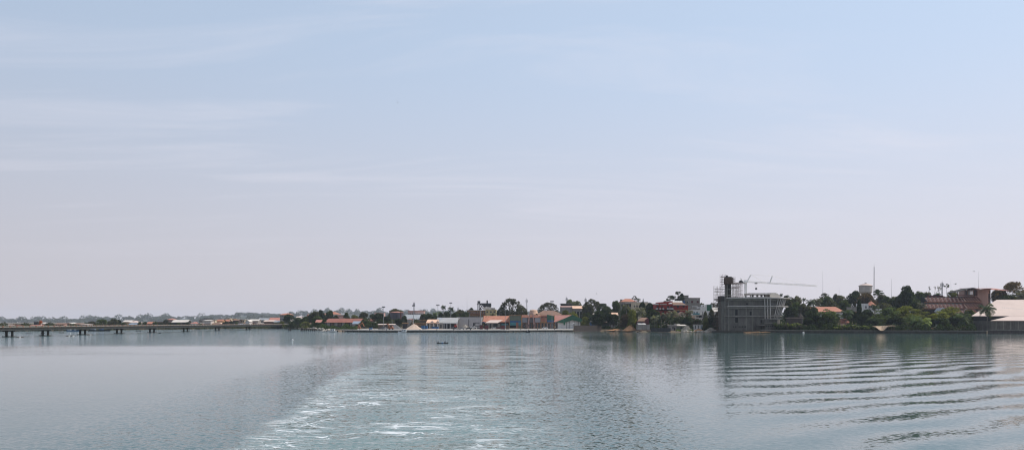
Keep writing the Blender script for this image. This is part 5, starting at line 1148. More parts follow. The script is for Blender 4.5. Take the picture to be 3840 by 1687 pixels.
# white houses
t = house('white_house', 'white modern house with a glass balcony right of the palms', 'house', 2593, 2624, 1158.5, 1157, 545, 'flat', 'white_paint', 'concrete_dark', 10, (0, 1), .4); D = 545
for a, b_, y0, y1 in ((2597, 2600.5, 1169, 1174), (2604, 2606, 1168, 1180), (2612, 2616, 1168, 1180), (2612, 2616, 1181.5, 1190), (2619, 2632, 1181, 1190)): P_(t, 'window', a, y0, b_, y1, D - .09, .08, 'glass')
P_(t, 'balcony', 2598, 1179, 2624, 1180.3, D - 1.5, 1.3, 'white_paint'); P_(t, 'balcony_glass', 2598, 1173.5, 2624, 1178.8, D - 1.45, .08, 'teal_paint')
P_(t, 'roof_frame', 2598, 1146, 2616, 1147.5, D + 1, 3, 'white_paint')
for p in (2598, 2606, 2614): P_(t, 'roof_post', p, 1147.5, p + 1.2, 1157, D + 1, .4, 'white_paint')
t = house('white_house', 'taller plain white stepped house wall beside the glass balcony house', 'house', 2624.5, 2650, 1150.5, 1149.5, 548, 'flat', 'white_paint', 'white_metal', 10, (0, 1), .1)
P_(t, 'stair_room', 2633, 1142, 2649, 1150, 551, 4, 'white_paint'); P_(t, 'stair_window', 2635.5, 1144, 2638.5, 1150, 550.9, .09, 'glass'); P_(t, 'drainpipe', 2634, 1168, 2635.2, 1191, 547.8, .19, 'dark_steel')
t = house('green_house', 'white house with a bright green side panel beside the scaffold', 'house', 2650.5, 2672, 1142, 1141, 570, 'flat', 'white_paint', 'white_metal', 9, (0, 1), .1)
P_(t, 'green_panel', 2651, 1142, 2668.5, 1165, 569.85, .14, 'green_paint')
house('sheet_hall', 'low hall with a pale blue grey sheet roof behind the left scaffold', 'hall', 2671, 2706, 1168, 1152, 600, 'gx', 'white_paint', 'pale_roof', 12, (0, 1), .5)
house('gable_hut', 'beige hut with a plain broad gable among palms below the red building', 'hut', 2546, 2574, 1180, 1168.5, 540, 'gy', 'sand_pale', 'brown_roof', 8, (0, 1), .6)
house('gable_hut', 'low ruined hut with a pale arch left of the white balcony house', 'hut', 2589, 2606, 1190, 1184, 530, 'vault', 'cream_wall', 'peach_roof', 5, (1, 1), .3)
t = house('site_hut', 'low grey blue hut with a flat pale roof on the shore under the palms', 'hut', 2511, 2536, 1220, 1218, 496, 'flat', 'grey_wall', 'concrete_pale', 5, (1, 1), .5, door=True)
house('site_hut', 'long low greenish hut with a sloping sheet roof beside the rubble', 'hut', 2537, 2572, 1221, 1217.5, 499, 'mono', 'olive_panel', 'pale_roof', 5, (1, 1), .5)
t = house('site_hut', 'white square hut with two dark doorways left of the tower', 'hut', 2605, 2639, 1217.5, 1216.5, 500, 'flat', 'white_paint', 'concrete_pale', 5, (0, 1), .2)
for a in (2607, 2617.5): P_(t, 'doorway', a, 1219, a + 2.4, 1232, 499.9, .09, 'void')
P_(t, 'side_panel', 2628, 1218, 2639, 1232.5, 499.92, .07, 'grey_panel')
t = T('timber_frame', 'rusty timber shelter frame with a patchy roof below the white house', 'shelter', (WX(2617, 515), 515, 1.3)); D = 515
P_(t, 'roof', 2595, 1193, 2636, 1195.5, D, 4, 'brown_roof')
for p in (2596, 2604, 2613, 2618, 2627, 2634): P_(t, 'post', p, 1195.6, p + .9, 1236, D, .3, 'timber' if p % 2 else 'rust_steel')
t = T('parasol', 'flat white shade canopy behind the low grey blue hut', 'shade', (WX(2538, 505), 505, 1.3)); t.part('canopy', MB().lathe(WX(2538, 505), 505, [(2.2, WZ(1215, 505)), (1.6, WZ(1213.5, 505)), (.2, WZ(1212.8, 505))], 14), M['white_paint']); t.part('pole', MB().cyl((WX(2538, 505), 505, 1), (WX(2538, 505), 505, WZ(1215, 505)), .06, .06, 6), M['grey_steel'])
heap('sand_heap', 'tall steep orange sand heap on the shore', 'heap', 2338, 2402, 1215.5, 484, 'sand_orange', 8, .05, seed=6)
heap('sand_heap', 'low orange earth spread left of the steep sand heap', 'heap', 2270, 2350, 1234, 487, 'sand_orange', 6, .3, seed=12)
heap('sand_heap', 'low orange earth patch on the shore beside the white square hut', 'heap', 2598, 2650, 1233, 487, 'sand_orange', 5, .3, seed=13)
heap('rubble_heap', 'pale broken rubble heap between the two huts', 'heap', 2555, 2602, 1219, 489, 'rubble_pale', 6, .1, seed=7, lumps=90)
heap('rubble_heap', 'low stone pile by the foot of the left scaffold', 'heap', 2648, 2690, 1229, 488, 'rubble_pale', 5, .3, seed=17, lumps=40)
# ------------------------------------------------------------------ right shore
# water tower
D = 760; xw = WX(3246, D); rw = (WX(3270, D) - WX(3222, D)) / 2
t = T('water_tower', 'big round pale concrete water tower with a shallow domed cap', 'water tower', (xw, D, 12))
t.part('tank', MB().lathe(xw, D, [(rw * .62, WZ(1106, D)), (rw * .96, WZ(1095, D)), (rw * .98, WZ(1073, D))], 40), M['tower_concrete'], smooth=False)
t.part('stem', MB().lathe(xw, D, [(rw * .45, 8), (rw * .45, WZ(1105.8, D))], 20), M['tower_concrete'])
t.part('cornice', MB().lathe(xw, D, [(rw * 1.04, WZ(1073, D) + .003), (rw * 1.05, WZ(1071.5, D))], 40), M['concrete'])
t.part('dome', MB().lathe(xw, D, [(rw * 1.0, WZ(1071.4, D)), (rw * .8, WZ(1067.5, D)), (rw * .45, WZ(1064.2, D)), (.6, WZ(1062.5, D))], 40), M['cream_roof'])
t.part('hatch', MB().lathe(xw, D, [(1.0, WZ(1063.5, D)), (1.0, WZ(1061, D)), (.3, WZ(1060.4, D))], 12), M['dark_steel'])
mast('tallest lattice radio tower right of the water tower', 3278, 1000, 760, 'lattice', .14, name='radio_tower')
mast('very tall hair thin antenna right of the crane', 3085.5, 1016, 700, 'whip', .2, name='antenna_mast')
mast('short thin antenna between the tall antenna and the water tower', 3147, 1080, 760, 'whip', .15, name='antenna_mast')
mast('thin antenna left of the tallest dark leafy tree', 3343, 1046, 700, 'whip', .2, name='antenna_mast')
mast('dark thick antenna tower among the bare trees behind the hotel', 3533, 1058, 640, 'cell', .22, name='phone_mast')
mast('thin antenna behind the hotel right of the bare trees', 3566, 1044, 640, 'whip', .15, name='antenna_mast')
mast('tallest antenna standing on the hotel tower', 3670, 1019, 610, 'whip', .17, base=20, name='antenna_mast')
mast('thin short antenna left of the tallest one on the hotel', 3656, 1058, 615, 'whip', .1, base=20, name='antenna_mast')
mast('thin short antenna at the right edge of the hotel tower', 3698, 1068, 600, 'whip', .1, base=20, name='antenna_mast')
t = house('orange_roof_house', 'long house with a bright orange roof and stained white gable', 'house', 3062, 3162, 1168, 1150, 545, 'mono', 'white_paint', 'orange_roof', 14, (6, 1), .8, wsz=(1, 1))
house('low_house', 'low house with a dark red roof seen under the palm', 'house', 3150, 3182, 1208, 1195, 500, 'gx', 'pink_wall', 'rust_roof', 7, (2, 1))
house('low_building', 'low flat roofed reddish building right of the round finned end', 'building', 2968, 3008, 1191.5, 1190, 520, 'flat', 'brick_dark', 'cream_roof', 10, (0, 1), .4)
t = T('thatch_hut', 'steep dark brown thatched hut roofs beside the finned end', 'hut', (WX(2985, 535), 535, 4)); D = 535
for p, s in ((2972, 11), (3000, 13)): t.part('roof', MB().lathe(WX(p, D), D, [(s / F * D * 1.0, WZ(1188, D)), (.2, WZ(1173, D))], 10), M['timber_dark']); t.part('wall', MB().lathe(WX(p, D), D, [(s / F * D * .75, 2), (s / F * D * .75, WZ(1187.9, D))], 10), M['dark_wall'])
D = 560; t = T('round_villa', 'white villa with a small round turret and orange cone roof', 'house', (WX(3262, D), D, 4))
P_(t, 'wall', 3231, 1137.5, 3257, 1172, D, 9, 'white_paint'); P_(t, 'low_wing', 3192, 1152, 3231, 1178, D + 2, 8, 'grey_wall'); P_(t, 'right_wing', 3284, 1157, 3307, 1178, D + 2, 7, 'white_paint')
tx, tr = WX(3274, D), (WX(3292, D) - WX(3256, D)) / 2
t.part('turret', MB().lathe(tx, D + tr, [(tr * .85, 2), (tr * .85, WZ(1144, D))], 18), M['white_paint']); t.part('cone_roof', MB().lathe(tx, D + tr, [(tr * 1.12, WZ(1144.5, D)), (.1, WZ(1128, D))], 12), M['orange_roof'])
for a in (3260, 3266, 3276, 3284): P_(t, 'turret_window', a, 1146, a + 4, 1153, D - .2 + .2, .3, 'glass')
P_(t, 'door', 3245, 1147, 3250, 1155, D - .08, .07, 'glass')
P_(t, 'roof_terrace', 3192, 1149.5, 3231, 1150.9, D + 1.5, 8.5, 'concrete')
t = T('garden_wall', 'dark red pierced garden wall behind the cypress', 'wall', (WX(3205, 530), 530, 3)); P_(t, 'wall', 3196, 1168, 3214, 1184, 530, .5, 'terracotta')
# collapsed shelter
D = 452; t = T('collapsed_shelter', 'collapsed pale shelter roof sagging to the river wall', 'shelter', (WX(3318, D), D, 1.3)); n = 14; a = []; rr_ = random.Random(5)
sh = MB()
for k in range(n):
    u0, u1 = k / n, (k + 1) / n
    top = lambda u: 1223.5 - 3 * u; bot = lambda u: 1225 + 15 * math.sin(math.pi * min(1, (u * 1.9) ** 1.1)) if u < .52 else 1222.5 - 1 * u
    p0, p1 = 3279 + 78 * u0, 3279 + 78 * u1
    sh.slab((WX(p0, D), D - 1 - 1.5 * math.sin(3 * u0), WZ(bot(u0), D)), (WX(p1, D), D - 1 - 1.5 * math.sin(3 * u1), WZ(bot(u1), D)), (WX(p1, D), D + 3, WZ(top(u1), D)), (WX(p0, D), D + 3, WZ(top(u0), D)), .12)
t.part('roof', sh, M['shelter_roof'])
for p in (3309, 3330, 3343, 3350, 3355): P_(t, 'post', p, 1222, p + 1, 1241, D + 1, .2, 'timber')
P_(t, 'back_wall', 3285, 1230, 3356, 1241, D + 3.2, .2, 'timber_dark')
single('dry_grass_heap', 'low reddish heap of dry grass on top of the river wall', 'heap', (lambda r: leaf_mb(np.array([(WX(3498 + a * 20, 466), 466 + b * 2, 1.3 + max(0, 1 - a * a) * c * 1.6) for a, b, c in zip(r.uniform(-1, 1, 900), r.uniform(-1, 1, 900), r.uniform(0, 1, 900))]), .35, r))(np.random.default_rng(5)), M['dry_grass'], loc=(WX(3498, 466), 466, 1.3))
# hotel
D = 560; t = T('terraced_hotel', 'terracotta hotel with stacked slanting ribbed balconies and a tall slab tower', 'hotel', (WX(3600, D), D, 6))
tiers = [(3478, 3614, 3676, 1113.5, 1131), (3462, 3619, 3684, 1138, 1155), (3570, 3622, 3666, 1161, 1176)]
for i, (xa, xb, xc_, yt, yb) in enumerate(tiers):
    Di = D - 5 * i
    P_(t, 'core', xa + 3, yt - 1, xc_, yb + 8, Di + 4, 10, 'dark_wall')
    r_ = MB().slab((WX(xa, Di), Di, WZ(yb, Di)), (WX(xb, Di), Di, WZ(yb, Di)), (WX(xb - 2, Di), Di + 2.6, WZ(yt + 4, Di)), (WX(xa - 3, Di), Di + 2.6, WZ(yt + 4, Di)), .25)
    bl = t.part('balcony_front', r_, M['hotel_wall'])
    t.part('parapet', MB().box(WX(xa - 3, Di), Di + 2.3, WZ(yt + 5, Di), WX(xb - 2, Di), Di + 2.75, WZ(yt + 1.5, Di)), M['concrete_pale'], bl)
    t.part('slab_edge', MB().box(WX(xa, Di), Di - .4, WZ(yb + 3, Di), WX(xc_ + 1, Di), Di + 4.2, WZ(yb, Di)), M['terracotta'])
    r2 = MB().slab((WX(xb + 1, Di), Di - 1.2, WZ(yb, Di)), (WX(xc_, Di), Di - 1.2, WZ(yb, Di)), (WX(xc_ - 5, Di), Di + 2.0, WZ(yt + 2, Di)), (WX(xb, Di), Di + 2.0, WZ(yt + 2, Di)), .25)
    t.part('balcony_front', r2, M['peach_roof'])
    p = xa + 2; k = 0
    while p < xb - 3:
        for d_ in (0, 4.2): t.part('rib', MB().slab((WX(p + d_ + 2, Di), Di - .5, WZ(yb - 1, Di)), (WX(p + d_ + 3.8, Di), Di - .5, WZ(yb - 1, Di)), (WX(p + d_ + .8 + 3, Di), Di + 2.2, WZ(yt, Di)), (WX(p + d_ - 1 + 3, Di), Di + 2.2, WZ(yt, Di)), .35), M['terracotta_dark'])
        p += 14.6
    p = xb + 3
    while p < xc_ - 3:
        for d_ in (0, 3.6): t.part('rib', MB().slab((WX(p + d_ + 2.5, Di), Di - 1.8, WZ(yb - 1, Di)), (WX(p + d_ + 4.2, Di), Di - 1.8, WZ(yb - 1, Di)), (WX(p + d_ - 1.5, Di), Di + 1.6, WZ(yt - 1, Di)), (WX(p + d_ - 3.2, Di), Di + 1.6, WZ(yt - 1, Di)), .35), M['terracotta_dark'])
        p += 9.8
    if i < 2: P_(t, 'glass_band', xa + 6, yb + 3.3, xc_ - 4, yb + 8, Di + 3.85, .12, 'glass')
P_(t, 'lower_core', 3474, 1160, 3655, 1215, D + 3, 9, 'dark_wall')
t.part('tower', MB().prismz([(WX(3655, D), D + 6), (WX(3697.5, D), D - 2), (WX(3721, D), D + 2), (WX(3721, D), D + 22), (WX(3660, D), D + 22)], 2, WZ(1084.5, D)), M['hotel_wall'])
t.part('tower_recess', MB().slab((WX(3665.5, D), D + 3.8, WZ(1108, D)), (WX(3673, D), D + 2.4, WZ(1108, D)), (WX(3673, D), D + 2.4, WZ(1087, D)), (WX(3665.5, D), D + 3.8, WZ(1087, D)), .2), M['terracotta_dark'])
t.part('groove', MB().box(WX(3711.8, D), D - .2, WZ(1140, D), WX(3713.6, D), D + 1.2, WZ(1090, D)), M['dark_wall'])
rf = MB(); z1 = WZ(1079, D); z2 = WZ(1084, D)
rf.slab((WX(3650, D), D - 4, z2), (WX(3700, D), D - 5, z2 + .1), (WX(3768, D), D + 14, z1 + .1), (WX(3640, D), D + 14, z1), .25)
rf.slab((WX(3700, D), D - 5, WZ(1087, D)), (WX(3775, D), D - 3, WZ(1091, D)), (WX(3775, D), D + 14, z1), (WX(3700, D), D + 14, z1), .25)
t.part('roof', rf, M['pinkish_roof'])
for p in range(3723, 3772, 6): P_(t, 'roof_bracket', p, 1092, p + 1, 1099, D + 1, .3, 'dark_wall')
cn_ = MB().slab((WX(3583, D), D - 2, WZ(1096, D)), (WX(3583, D), D + 12, WZ(1096, D)), (WX(3643, D), D + 12, WZ(1080, D)), (WX(3643, D), D - 2, WZ(1080, D)), -.25).slab((WX(3643, D), D - 2, WZ(1080, D)), (WX(3643, D), D + 12, WZ(1080, D)), (WX(3668, D), D + 12, WZ(1084.5, D)), (WX(3668, D), D - 2, WZ(1084.5, D)), -.25)
t.part('canopy', cn_, M['timber_dark'])
for p in (3590, 3619, 3624, 3655): P_(t, 'canopy_post', p, 1095 if p < 3600 else 1089, p + 2, 1110, D + 1, .5, 'timber_dark')
P_(t, 'terrace_rail', 3588, 1106, 3630, 1108.5, D, .3, 'maroon_paint'); P_(t, 'roof_box', 3637, 1091, 3649, 1104, D + 1, 2, 'white_metal')
P_(t, 'plant_room', 3490, 1107, 3537, 1114, D + 6, 5, 'maroon_paint'); P_(t, 'solar_tank', 3503, 1104.5, 3524, 1108, D + 5, 1.5, 'black_paint'); P_(t, 'solar_tank', 3524.5, 1104, 3534, 1107, D + 5, 1.5, 'white_metal')
t.part('slide_beam', MB().slab((WX(3555, D), D + 2, WZ(1097, D)), (WX(3557, D), D + 2, WZ(1096, D)), (WX(3572, D), D + 2, WZ(1110, D)), (WX(3569.5, D), D + 2, WZ(1111, D)), .3), M['white_metal'])
# vertical word on the tower, in strokes
LT = {'H': [(0, 0, 0, 1), (1, 0, 1, 1), (0, .5, 1, .5)], 'O': [(0, 0, 0, 1), (1, 0, 1, 1), (0, 0, 1, 0), (0, 1, 1, 1)], 'T': [(0, 1, 1, 1), (.5, 0, .5, 1)], 'E': [(0, 0, 0, 1), (0, 0, 1, 0), (0, .5, .8, .5), (0, 1, 1, 1)], 'L': [(0, 0, 0, 1), (0, 0, 1, 0)]}
for i, ch in enumerate('HOTEL'):
    mb = MB(); ox = WX(3701.2, D); oz = WZ(1106.5 + i * 7.4, D); sw, shh = .66, .85
    for a, b_, c, d in LT[ch]: mb.box(ox + min(a, c) * sw - .11, D - 1.55, oz + min(b_, d) * shh - .11, ox + max(a, c) * sw + .11, D - 1.2 , oz + max(b_, d) * shh + .11)
    t.part('letter', mb, M['black_paint'])
# street lamp
t = T('street_lamp', 'pale curved street lamp in front of the hotel balconies', 'street lamp', (WX(3617, 530), 530, 4)); D = 530
t.part('pole', MB().cyl((WX(3617, D), D, 3), (WX(3617, D), D, WZ(1164, D)), .12, .1, 8).cyl((WX(3617, D), D, WZ(1164, D)), (WX(3619.5, D), D, WZ(1158.5, D)), .1, .09, 8).cyl((WX(3619.5, D), D, WZ(1158.5, D)), (WX(3624, D), D, WZ(1157, D)), .09, .09, 8), M['white_paint']); P_(t, 'lamp', 3623, 1156.3, 3628, 1158, D - .2, .5, 'white_paint')
house('small_house', 'small grey gabled house roof before the hotel', 'house', 3532, 3547, 1164, 1154, 525, 'gy', 'white_paint', 'grey_roof', 8, (0, 1), .6)
# right warehouses
D = 500
t = T('cream_warehouse', 'large dark walled warehouse under a wide pale cream roof', 'warehouse', (WX(3800, D), D + 18, 1.5))
xa, xb = WX(3648, D), WX(4150, D); ze = WZ(1184, D)
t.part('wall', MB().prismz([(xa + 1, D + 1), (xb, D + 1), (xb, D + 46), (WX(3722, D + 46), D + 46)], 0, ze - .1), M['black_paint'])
ym = D + 26; zr = CZ + (HY - 1123) / F * ym
r = MB().add([(xa - .8, D, ze), (xb, D, ze), (xb, ym, zr + .2), (WX(3737, ym), ym, zr - .1), (WX(3716, D + 50), D + 50, ze), (xb, D + 50, ze),
              (xa - .8, D, ze - .3), (xb, D, ze - .3), (WX(3716, D + 50), D + 50, ze - .3), (xb, D + 50, ze - .3)],
             [(0, 1, 2, 3), (0, 3, 4), (4, 3, 2, 5), (1, 5, 2), (0, 6, 7, 1), (0, 4, 8, 6), (4, 5, 9, 8), (1, 7, 9, 5), (6, 8, 9, 7)])
t.part('roof', r, M['cream_roof'])
zc = lambda py, u: None
for k in range(11):
    x0 = WX(3750 + k * 6.2, 515); u = .52 - .012 * k; yy = D + (ym - D) * u; z_ = ze + (zr - ze) * u
    t.part('roof_vent', MB().slab((x0 - .3, yy - 1.2, z_ - 1.2 * (zr - ze) / 26 + .03), (x0, yy - 1.2, z_ - 1.2 * (zr - ze) / 26 + .03), (x0 + .7, yy, z_ + .03), (x0 + .4, yy, z_ + .03), .06), M['grey_steel'])
t.part('wall_sign', MB().box(WX(3668, D), D + .9, WZ(1206, D), WX(3676, D), D + .99, WZ(1204.6, D)), M['white_paint'])
D = 470
t = T('riverside_warehouse', 'lower weathered grey warehouse on the river wall with a cream lean-to roof', 'warehouse', (WX(3850, D), D, 1.5))
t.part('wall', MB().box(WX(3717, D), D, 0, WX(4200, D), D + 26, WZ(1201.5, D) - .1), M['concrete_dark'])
xa, xb = WX(3711, D), WX(4210, D); ze = WZ(1201.5, D); ym = D + 20; zr = CZ + (HY - 1184.5) / F * ym
r = MB().add([(xa, D - .8, ze), (xb, D - .8, ze), (xb, ym, zr), (WX(3786, ym), ym, zr), (WX(3720, ym), ym, ze),
              (xa, D - .8, ze - .25), (xb, D - .8, ze - .25), (xb, ym, ze - .25), (WX(3720, ym), ym, ze - .25)],
             [(0, 1, 2, 3), (0, 3, 4), (0, 5, 6, 1), (5, 8, 7, 6), (0, 4, 8, 5), (4, 3, 2, 7, 8), (1, 6, 7, 2)])
t.part('roof', r, M['cream_roof'])
for p in (3735, 3762, 3790, 3818, 3846): t.part('wall_pier', MB().box(WX(p, D) - .2, D - .15, 1.2, WX(p, D) + .2, D - .003, WZ(1203, D)), M['concrete'])
# ------------------------------------------------------------------ boats, canoe, birds
def hull(mb, x, y, z, L_, w, h, rise=.35, n=12):
    rows = []
    for k in range(n + 1):
        u = k / n * 2 - 1; ww = w / 2 * max(.04, (1 - abs(u) ** 2.6)); zz_ = z + h * (1 + rise * abs(u) ** 3); rows.append([(x + u * L_ / 2, y - ww, zz_), (x + u * L_ / 2 * .96, y - ww * .6, z - .15), (x + u * L_ / 2 * .96, y + ww * .6, z - .15), (x + u * L_ / 2, y + ww, zz_), (x + u * L_ / 2 * .95, y + ww * .8, zz_ - .12), (x + u * L_ / 2 * .95, y - ww * .8, zz_ - .12)])
    b = len(mb.v)
    for r in rows: mb.v += r
    for k in range(n):
        for j in range(6): mb.f.append((b + 6 * k + j, b + 6 * k + (j + 1) % 6, b + 6 * (k + 1) + (j + 1) % 6, b + 6 * (k + 1) + j))
    mb.f += [tuple(b + j for j in range(6)), tuple(b + 6 * n + 5 - j for j in range(6))]
    return mb
def yD(y): return CZ * F / (y - HY)
def person(name, label, x, y, z, s=1.0, lean=0.0, arm=None, group=None):
    """one continuous seated body grown over a joint skeleton; s scales a seated figure, lean turns the torso forward"""
    H_ = .9 * s; J = {}
    J['pel'] = (0, 0, .12); J['sp'] = (lean * .25, 0, .38); J['ch'] = (lean * .5, 0, .62); J['nk'] = (lean * .62, 0, .76); J['hd'] = (lean * .72, 0, .86); J['cr'] = (lean * .74, 0, .97)
    J['kl'] = (.34, -.14, .26); J['fl'] = (.58, -.13, .02); J['kr'] = (.36, .14, .24); J['fr'] = (.60, .13, .02); J['ftl'] = (.70, -.13, .02); J['ftr'] = (.72, .13, .02)
    J['sl'] = (lean * .55, -.19, .68); J['sr'] = (lean * .55, .19, .68); e = arm or ((.18, -.22, .48), (.36, -.12, .44), (.18, .22, .48), (.38, .06, .44))
    J['el'], J['hl'], J['er'], J['hr'] = e
    K = list(J); R_ = {'pel': .13, 'sp': .12, 'ch': .14, 'nk': .055, 'hd': .085, 'cr': .06, 'kl': .07, 'kr': .07, 'fl': .045, 'fr': .045, 'ftl': .03, 'ftr': .03, 'sl': .06, 'sr': .06, 'el': .045, 'er': .045, 'hl': .032, 'hr': .032}
    E = [('pel', 'sp'), ('sp', 'ch'), ('ch', 'nk'), ('nk', 'hd'), ('hd', 'cr'), ('pel', 'kl'), ('kl', 'fl'), ('fl', 'ftl'), ('pel', 'kr'), ('kr', 'fr'), ('fr', 'ftr'), ('ch', 'sl'), ('sl', 'el'), ('el', 'hl'), ('ch', 'sr'), ('sr', 'er'), ('er', 'hr')]
    me = bpy.data.meshes.new('body'); me.from_pydata([tuple(c * s for c in J[k]) for k in K], [(K.index(a), K.index(b)) for a, b in E], [])
    me.materials.append(M['cloth_dark']); o = bpy.data.objects.new(name, me); col.objects.link(o); o.location = (x, y, z)
    o.modifiers.new('skin', 'SKIN'); o.modifiers.new('sub', 'SUBSURF').levels = 1; o.modifiers['sub'].render_levels = 1
    for i, k in enumerate(K): me.skin_vertices[0].data[i].radius = (R_[k] * s, R_[k] * s)
    me.skin_vertices[0].data[0].use_root = True
    o['label'] = label; o['category'] = 'person'
    if group: o['group'] = group
    return o
D = yD(1287.3)
xc = WX(1659, D); t = T('dugout_canoe', 'low dark dugout canoe on the open water with two seated people', 'canoe', (xc, D, 0))
t.part('hull', hull(MB(), xc, D, .0, 3.5, .7, .17, 1.1), M['timber_dark'], smooth=False)
t.part('thwart', MB().box(xc - .9, D - .3, .12, xc - .75, D + .3, .16), M['timber_dark'])
person('person', 'slim person in dark clothes sitting upright at the canoe left end', xc - 1.35, D, .02, .85, .1)
person('person', 'person in dark clothes hunched forward at the canoe right end', xc + .58, D, .02, .85, .45, ((.30, -.22, .60), (.52, -.2, .66), (.25, .22, .5), (.45, .1, .55)))
t = T('net_bundle', 'dark blue heaped net bundle amid the canoe', 'net', (xc + .1, D, .1)); t.part('bundle', MB().lathe(xc + .05, D, [(.42, .1), (.40, .24), (.25, .34), (.05, .38)], 12), M['blue_paint'])
t = T('sack', 'small white sack beside the hunched canoeist', 'sack', (xc + .45, D, .1)); t.part('sack', MB().lathe(xc + .42, D - .1, [(.12, .1), (.14, .25), (.05, .36)], 10), M['white_paint'])
single('paddle', 'paddle held out low over the right end of the canoe', 'paddle', MB().cyl((xc + .95, D - .2, .45), (xc + 1.65, D - .4, .3), .025, .025, 6).box(xc + 1.55, D - .46, .2, xc + 1.8, D - .42, .36), M['timber_dark'], loc=(xc + 1.3, D - .3, .3))
def canoe(label, px, y, wpx, m='timber_dark', h=.28, group=None):
    D = yD(y); x = WX(px, D); L_ = wpx / F * D; t = T('fishing_canoe', label, 'canoe', (x, D, 0), group); t.part('hull', hull(MB(), x, D, 0, L_, min(1.3, L_ * .16), h, 1.0), M[m]); t.part('thwart', MB().box(x - .15, D - .5, h - .02, x + .15, D + .5, h + .05), M['timber'])
canoe('small pale canoe left of the second bridge pier', 108, 1250.8, 20, 'grey_steel')
canoe('dark canoe seen between the columns of the second bridge pier', 160, 1250, 14)
canoe('narrow grey canoe between the second and third bridge piers', 231, 1247.8, 18, 'timber')
canoe('narrow dark canoe between the fourth and fifth bridge piers', 519, 1240.8, 20)
canoe('short dark canoe in front of the bridge right of the fifth pier', 599, 1249.6, 9)
canoe('dark canoe with a raised end beyond the bridge between sixth and seventh piers', 742, 1236.2, 17)
def workboat(label, px, y, wpx, m, cab, tarp, cabpx=0, hh=.9):
    D = yD(y); x = WX(px, D); L_ = wpx / F * D; t = T('fishing_boat', label, 'boat', (x, D, 0)); t.part('hull', hull(MB(), x, D, 0, L_, L_ * .2, hh, .7), M[m])
    cx_ = x + cabpx / F * D; c = t.part('cabin', MB().box(cx_ - 1.3, D - .9, hh - .1, cx_ + 1.3, D + .9, hh + 1.3), M[cab]); t.part('cabin_roof', MB().box(cx_ - 1.5, D - 1.1, hh + 1.302, cx_ + 1.5, D + 1.1, hh + 1.42), M['white_paint'], c)
    for k in (-.7, .5): t.part('window', MB().box(cx_ + k - .3, D - .95, hh + .5, cx_ + k + .3, D - .903, hh + 1.0), M['glass'], c)
    if tarp: t.part('tarpaulin', MB().prism([(x - L_ * .38, hh - .1), (x - L_ * .16, hh - .1), (x - L_ * .19, hh + .9), (x - L_ * .33, hh + .8)], D - .8, D + .8), M[tarp])
    return t
workboat('dark hulled fishing boat moored beyond the bridge left of the third pier', 274, 1241.5, 50, 'blue_paint', 'white_paint', 'white_paint', 14)
workboat('long dark fishing boat with a bright blue tarpaulin right of the third pier', 372, 1241, 86, 'black_paint', 'blue_paint', 'blue_roof', 8)
workboat('small white cabin boat moored at the quay near the sand heap', 1508, 1247.2, 31, 'white_metal', 'white_metal', None, 7, .6)
workboat('white cabin boat at the far left end of the quay', 1246, 1244.4, 34, 'white_paint', 'white_metal', None, 2, .7)
t = T('pontoon_boat', 'low white bowed barge tied left of the quay end', 'boat', (WX(1218, 520), 520, 0)); t.part('hull', hull(MB(), WX(1218, 512), 512, 0, 6, 1.6, .45, .6), M['white_paint'])
t.part('bench', MB().box(WX(1216, 512), 511.6, .4, WX(1219, 512), 512.4, .6), M['grey_steel'])
D = 486; t = T('motor_launch', 'small black launch with a standing engine moored below the arch', 'boat', (WX(1979, D), D, 0)); t.part('hull', hull(MB(), WX(1979, D), D, 0, 2.9, 1.4, .7, .5), M['black_paint'])
for p in (1973, 1984): P_(t, 'fender', p, 1238, p + 3, 1245, D - .9, .25, 'black_paint')
P_(t, 'engine', 1980, 1234, 1982, 1240, D, .4, 'black_paint'); P_(t, 'seat', 1975, 1240.5, 1979, 1242, D - .3, .6, 'white_paint')
t = T('buoy', 'tiny white buoy alone on the open water below the jetty', 'buoy', (WX(1097, yD(1275.5)), yD(1275.5), 0)); D = yD(1275.5); t.part('float', MB().lathe(WX(1097, D), D, [(.2, -.2), (.33, .1), (.25, .4), (.1, .5)], 12), M['white_metal']); t.part('ring', MB().lathe(WX(1097, D), D, [(.08, .5), (.08, .62)], 8), M['dark_steel'])
t = T('buoy', 'round white buoy by the stakes of the right river wall', 'buoy', (WX(3013, 450), 450, 0)); D = 452; t.part('float', MB().lathe(WX(3013, D), D, [(.4, -.2), (.6, .25), (.45, .75), (.1, .9)], 12), M['white_paint']); t.part('ring', MB().lathe(WX(3013, D), D, [(.1, .9), (.1, 1.05)], 8), M['dark_steel'])
for px, y, n in ((78, 1263.4, 5), (265, 1259.3, 6), (340, 1255.0, 4)):
    lab = {78: 'small float of the net line near the first bridge pier', 265: 'small float of the net line near the second bridge pier', 340: 'small float of the net line right of the third bridge pier'}[px]
    for k in range(n):
        D = yD(y + (k * 7 % 3) * .3); p = px + (k - n / 2) * 5.2; t = single('net_float', lab, 'float', MB().lathe(WX(p, D), D, [(.25, -.1), (.4 + .1 * (k % 2), .1), (.2, .28)], 10), M['white_paint' if k % 3 == 2 else 'timber'], loc=(WX(p, D), D, 0), group=lab)
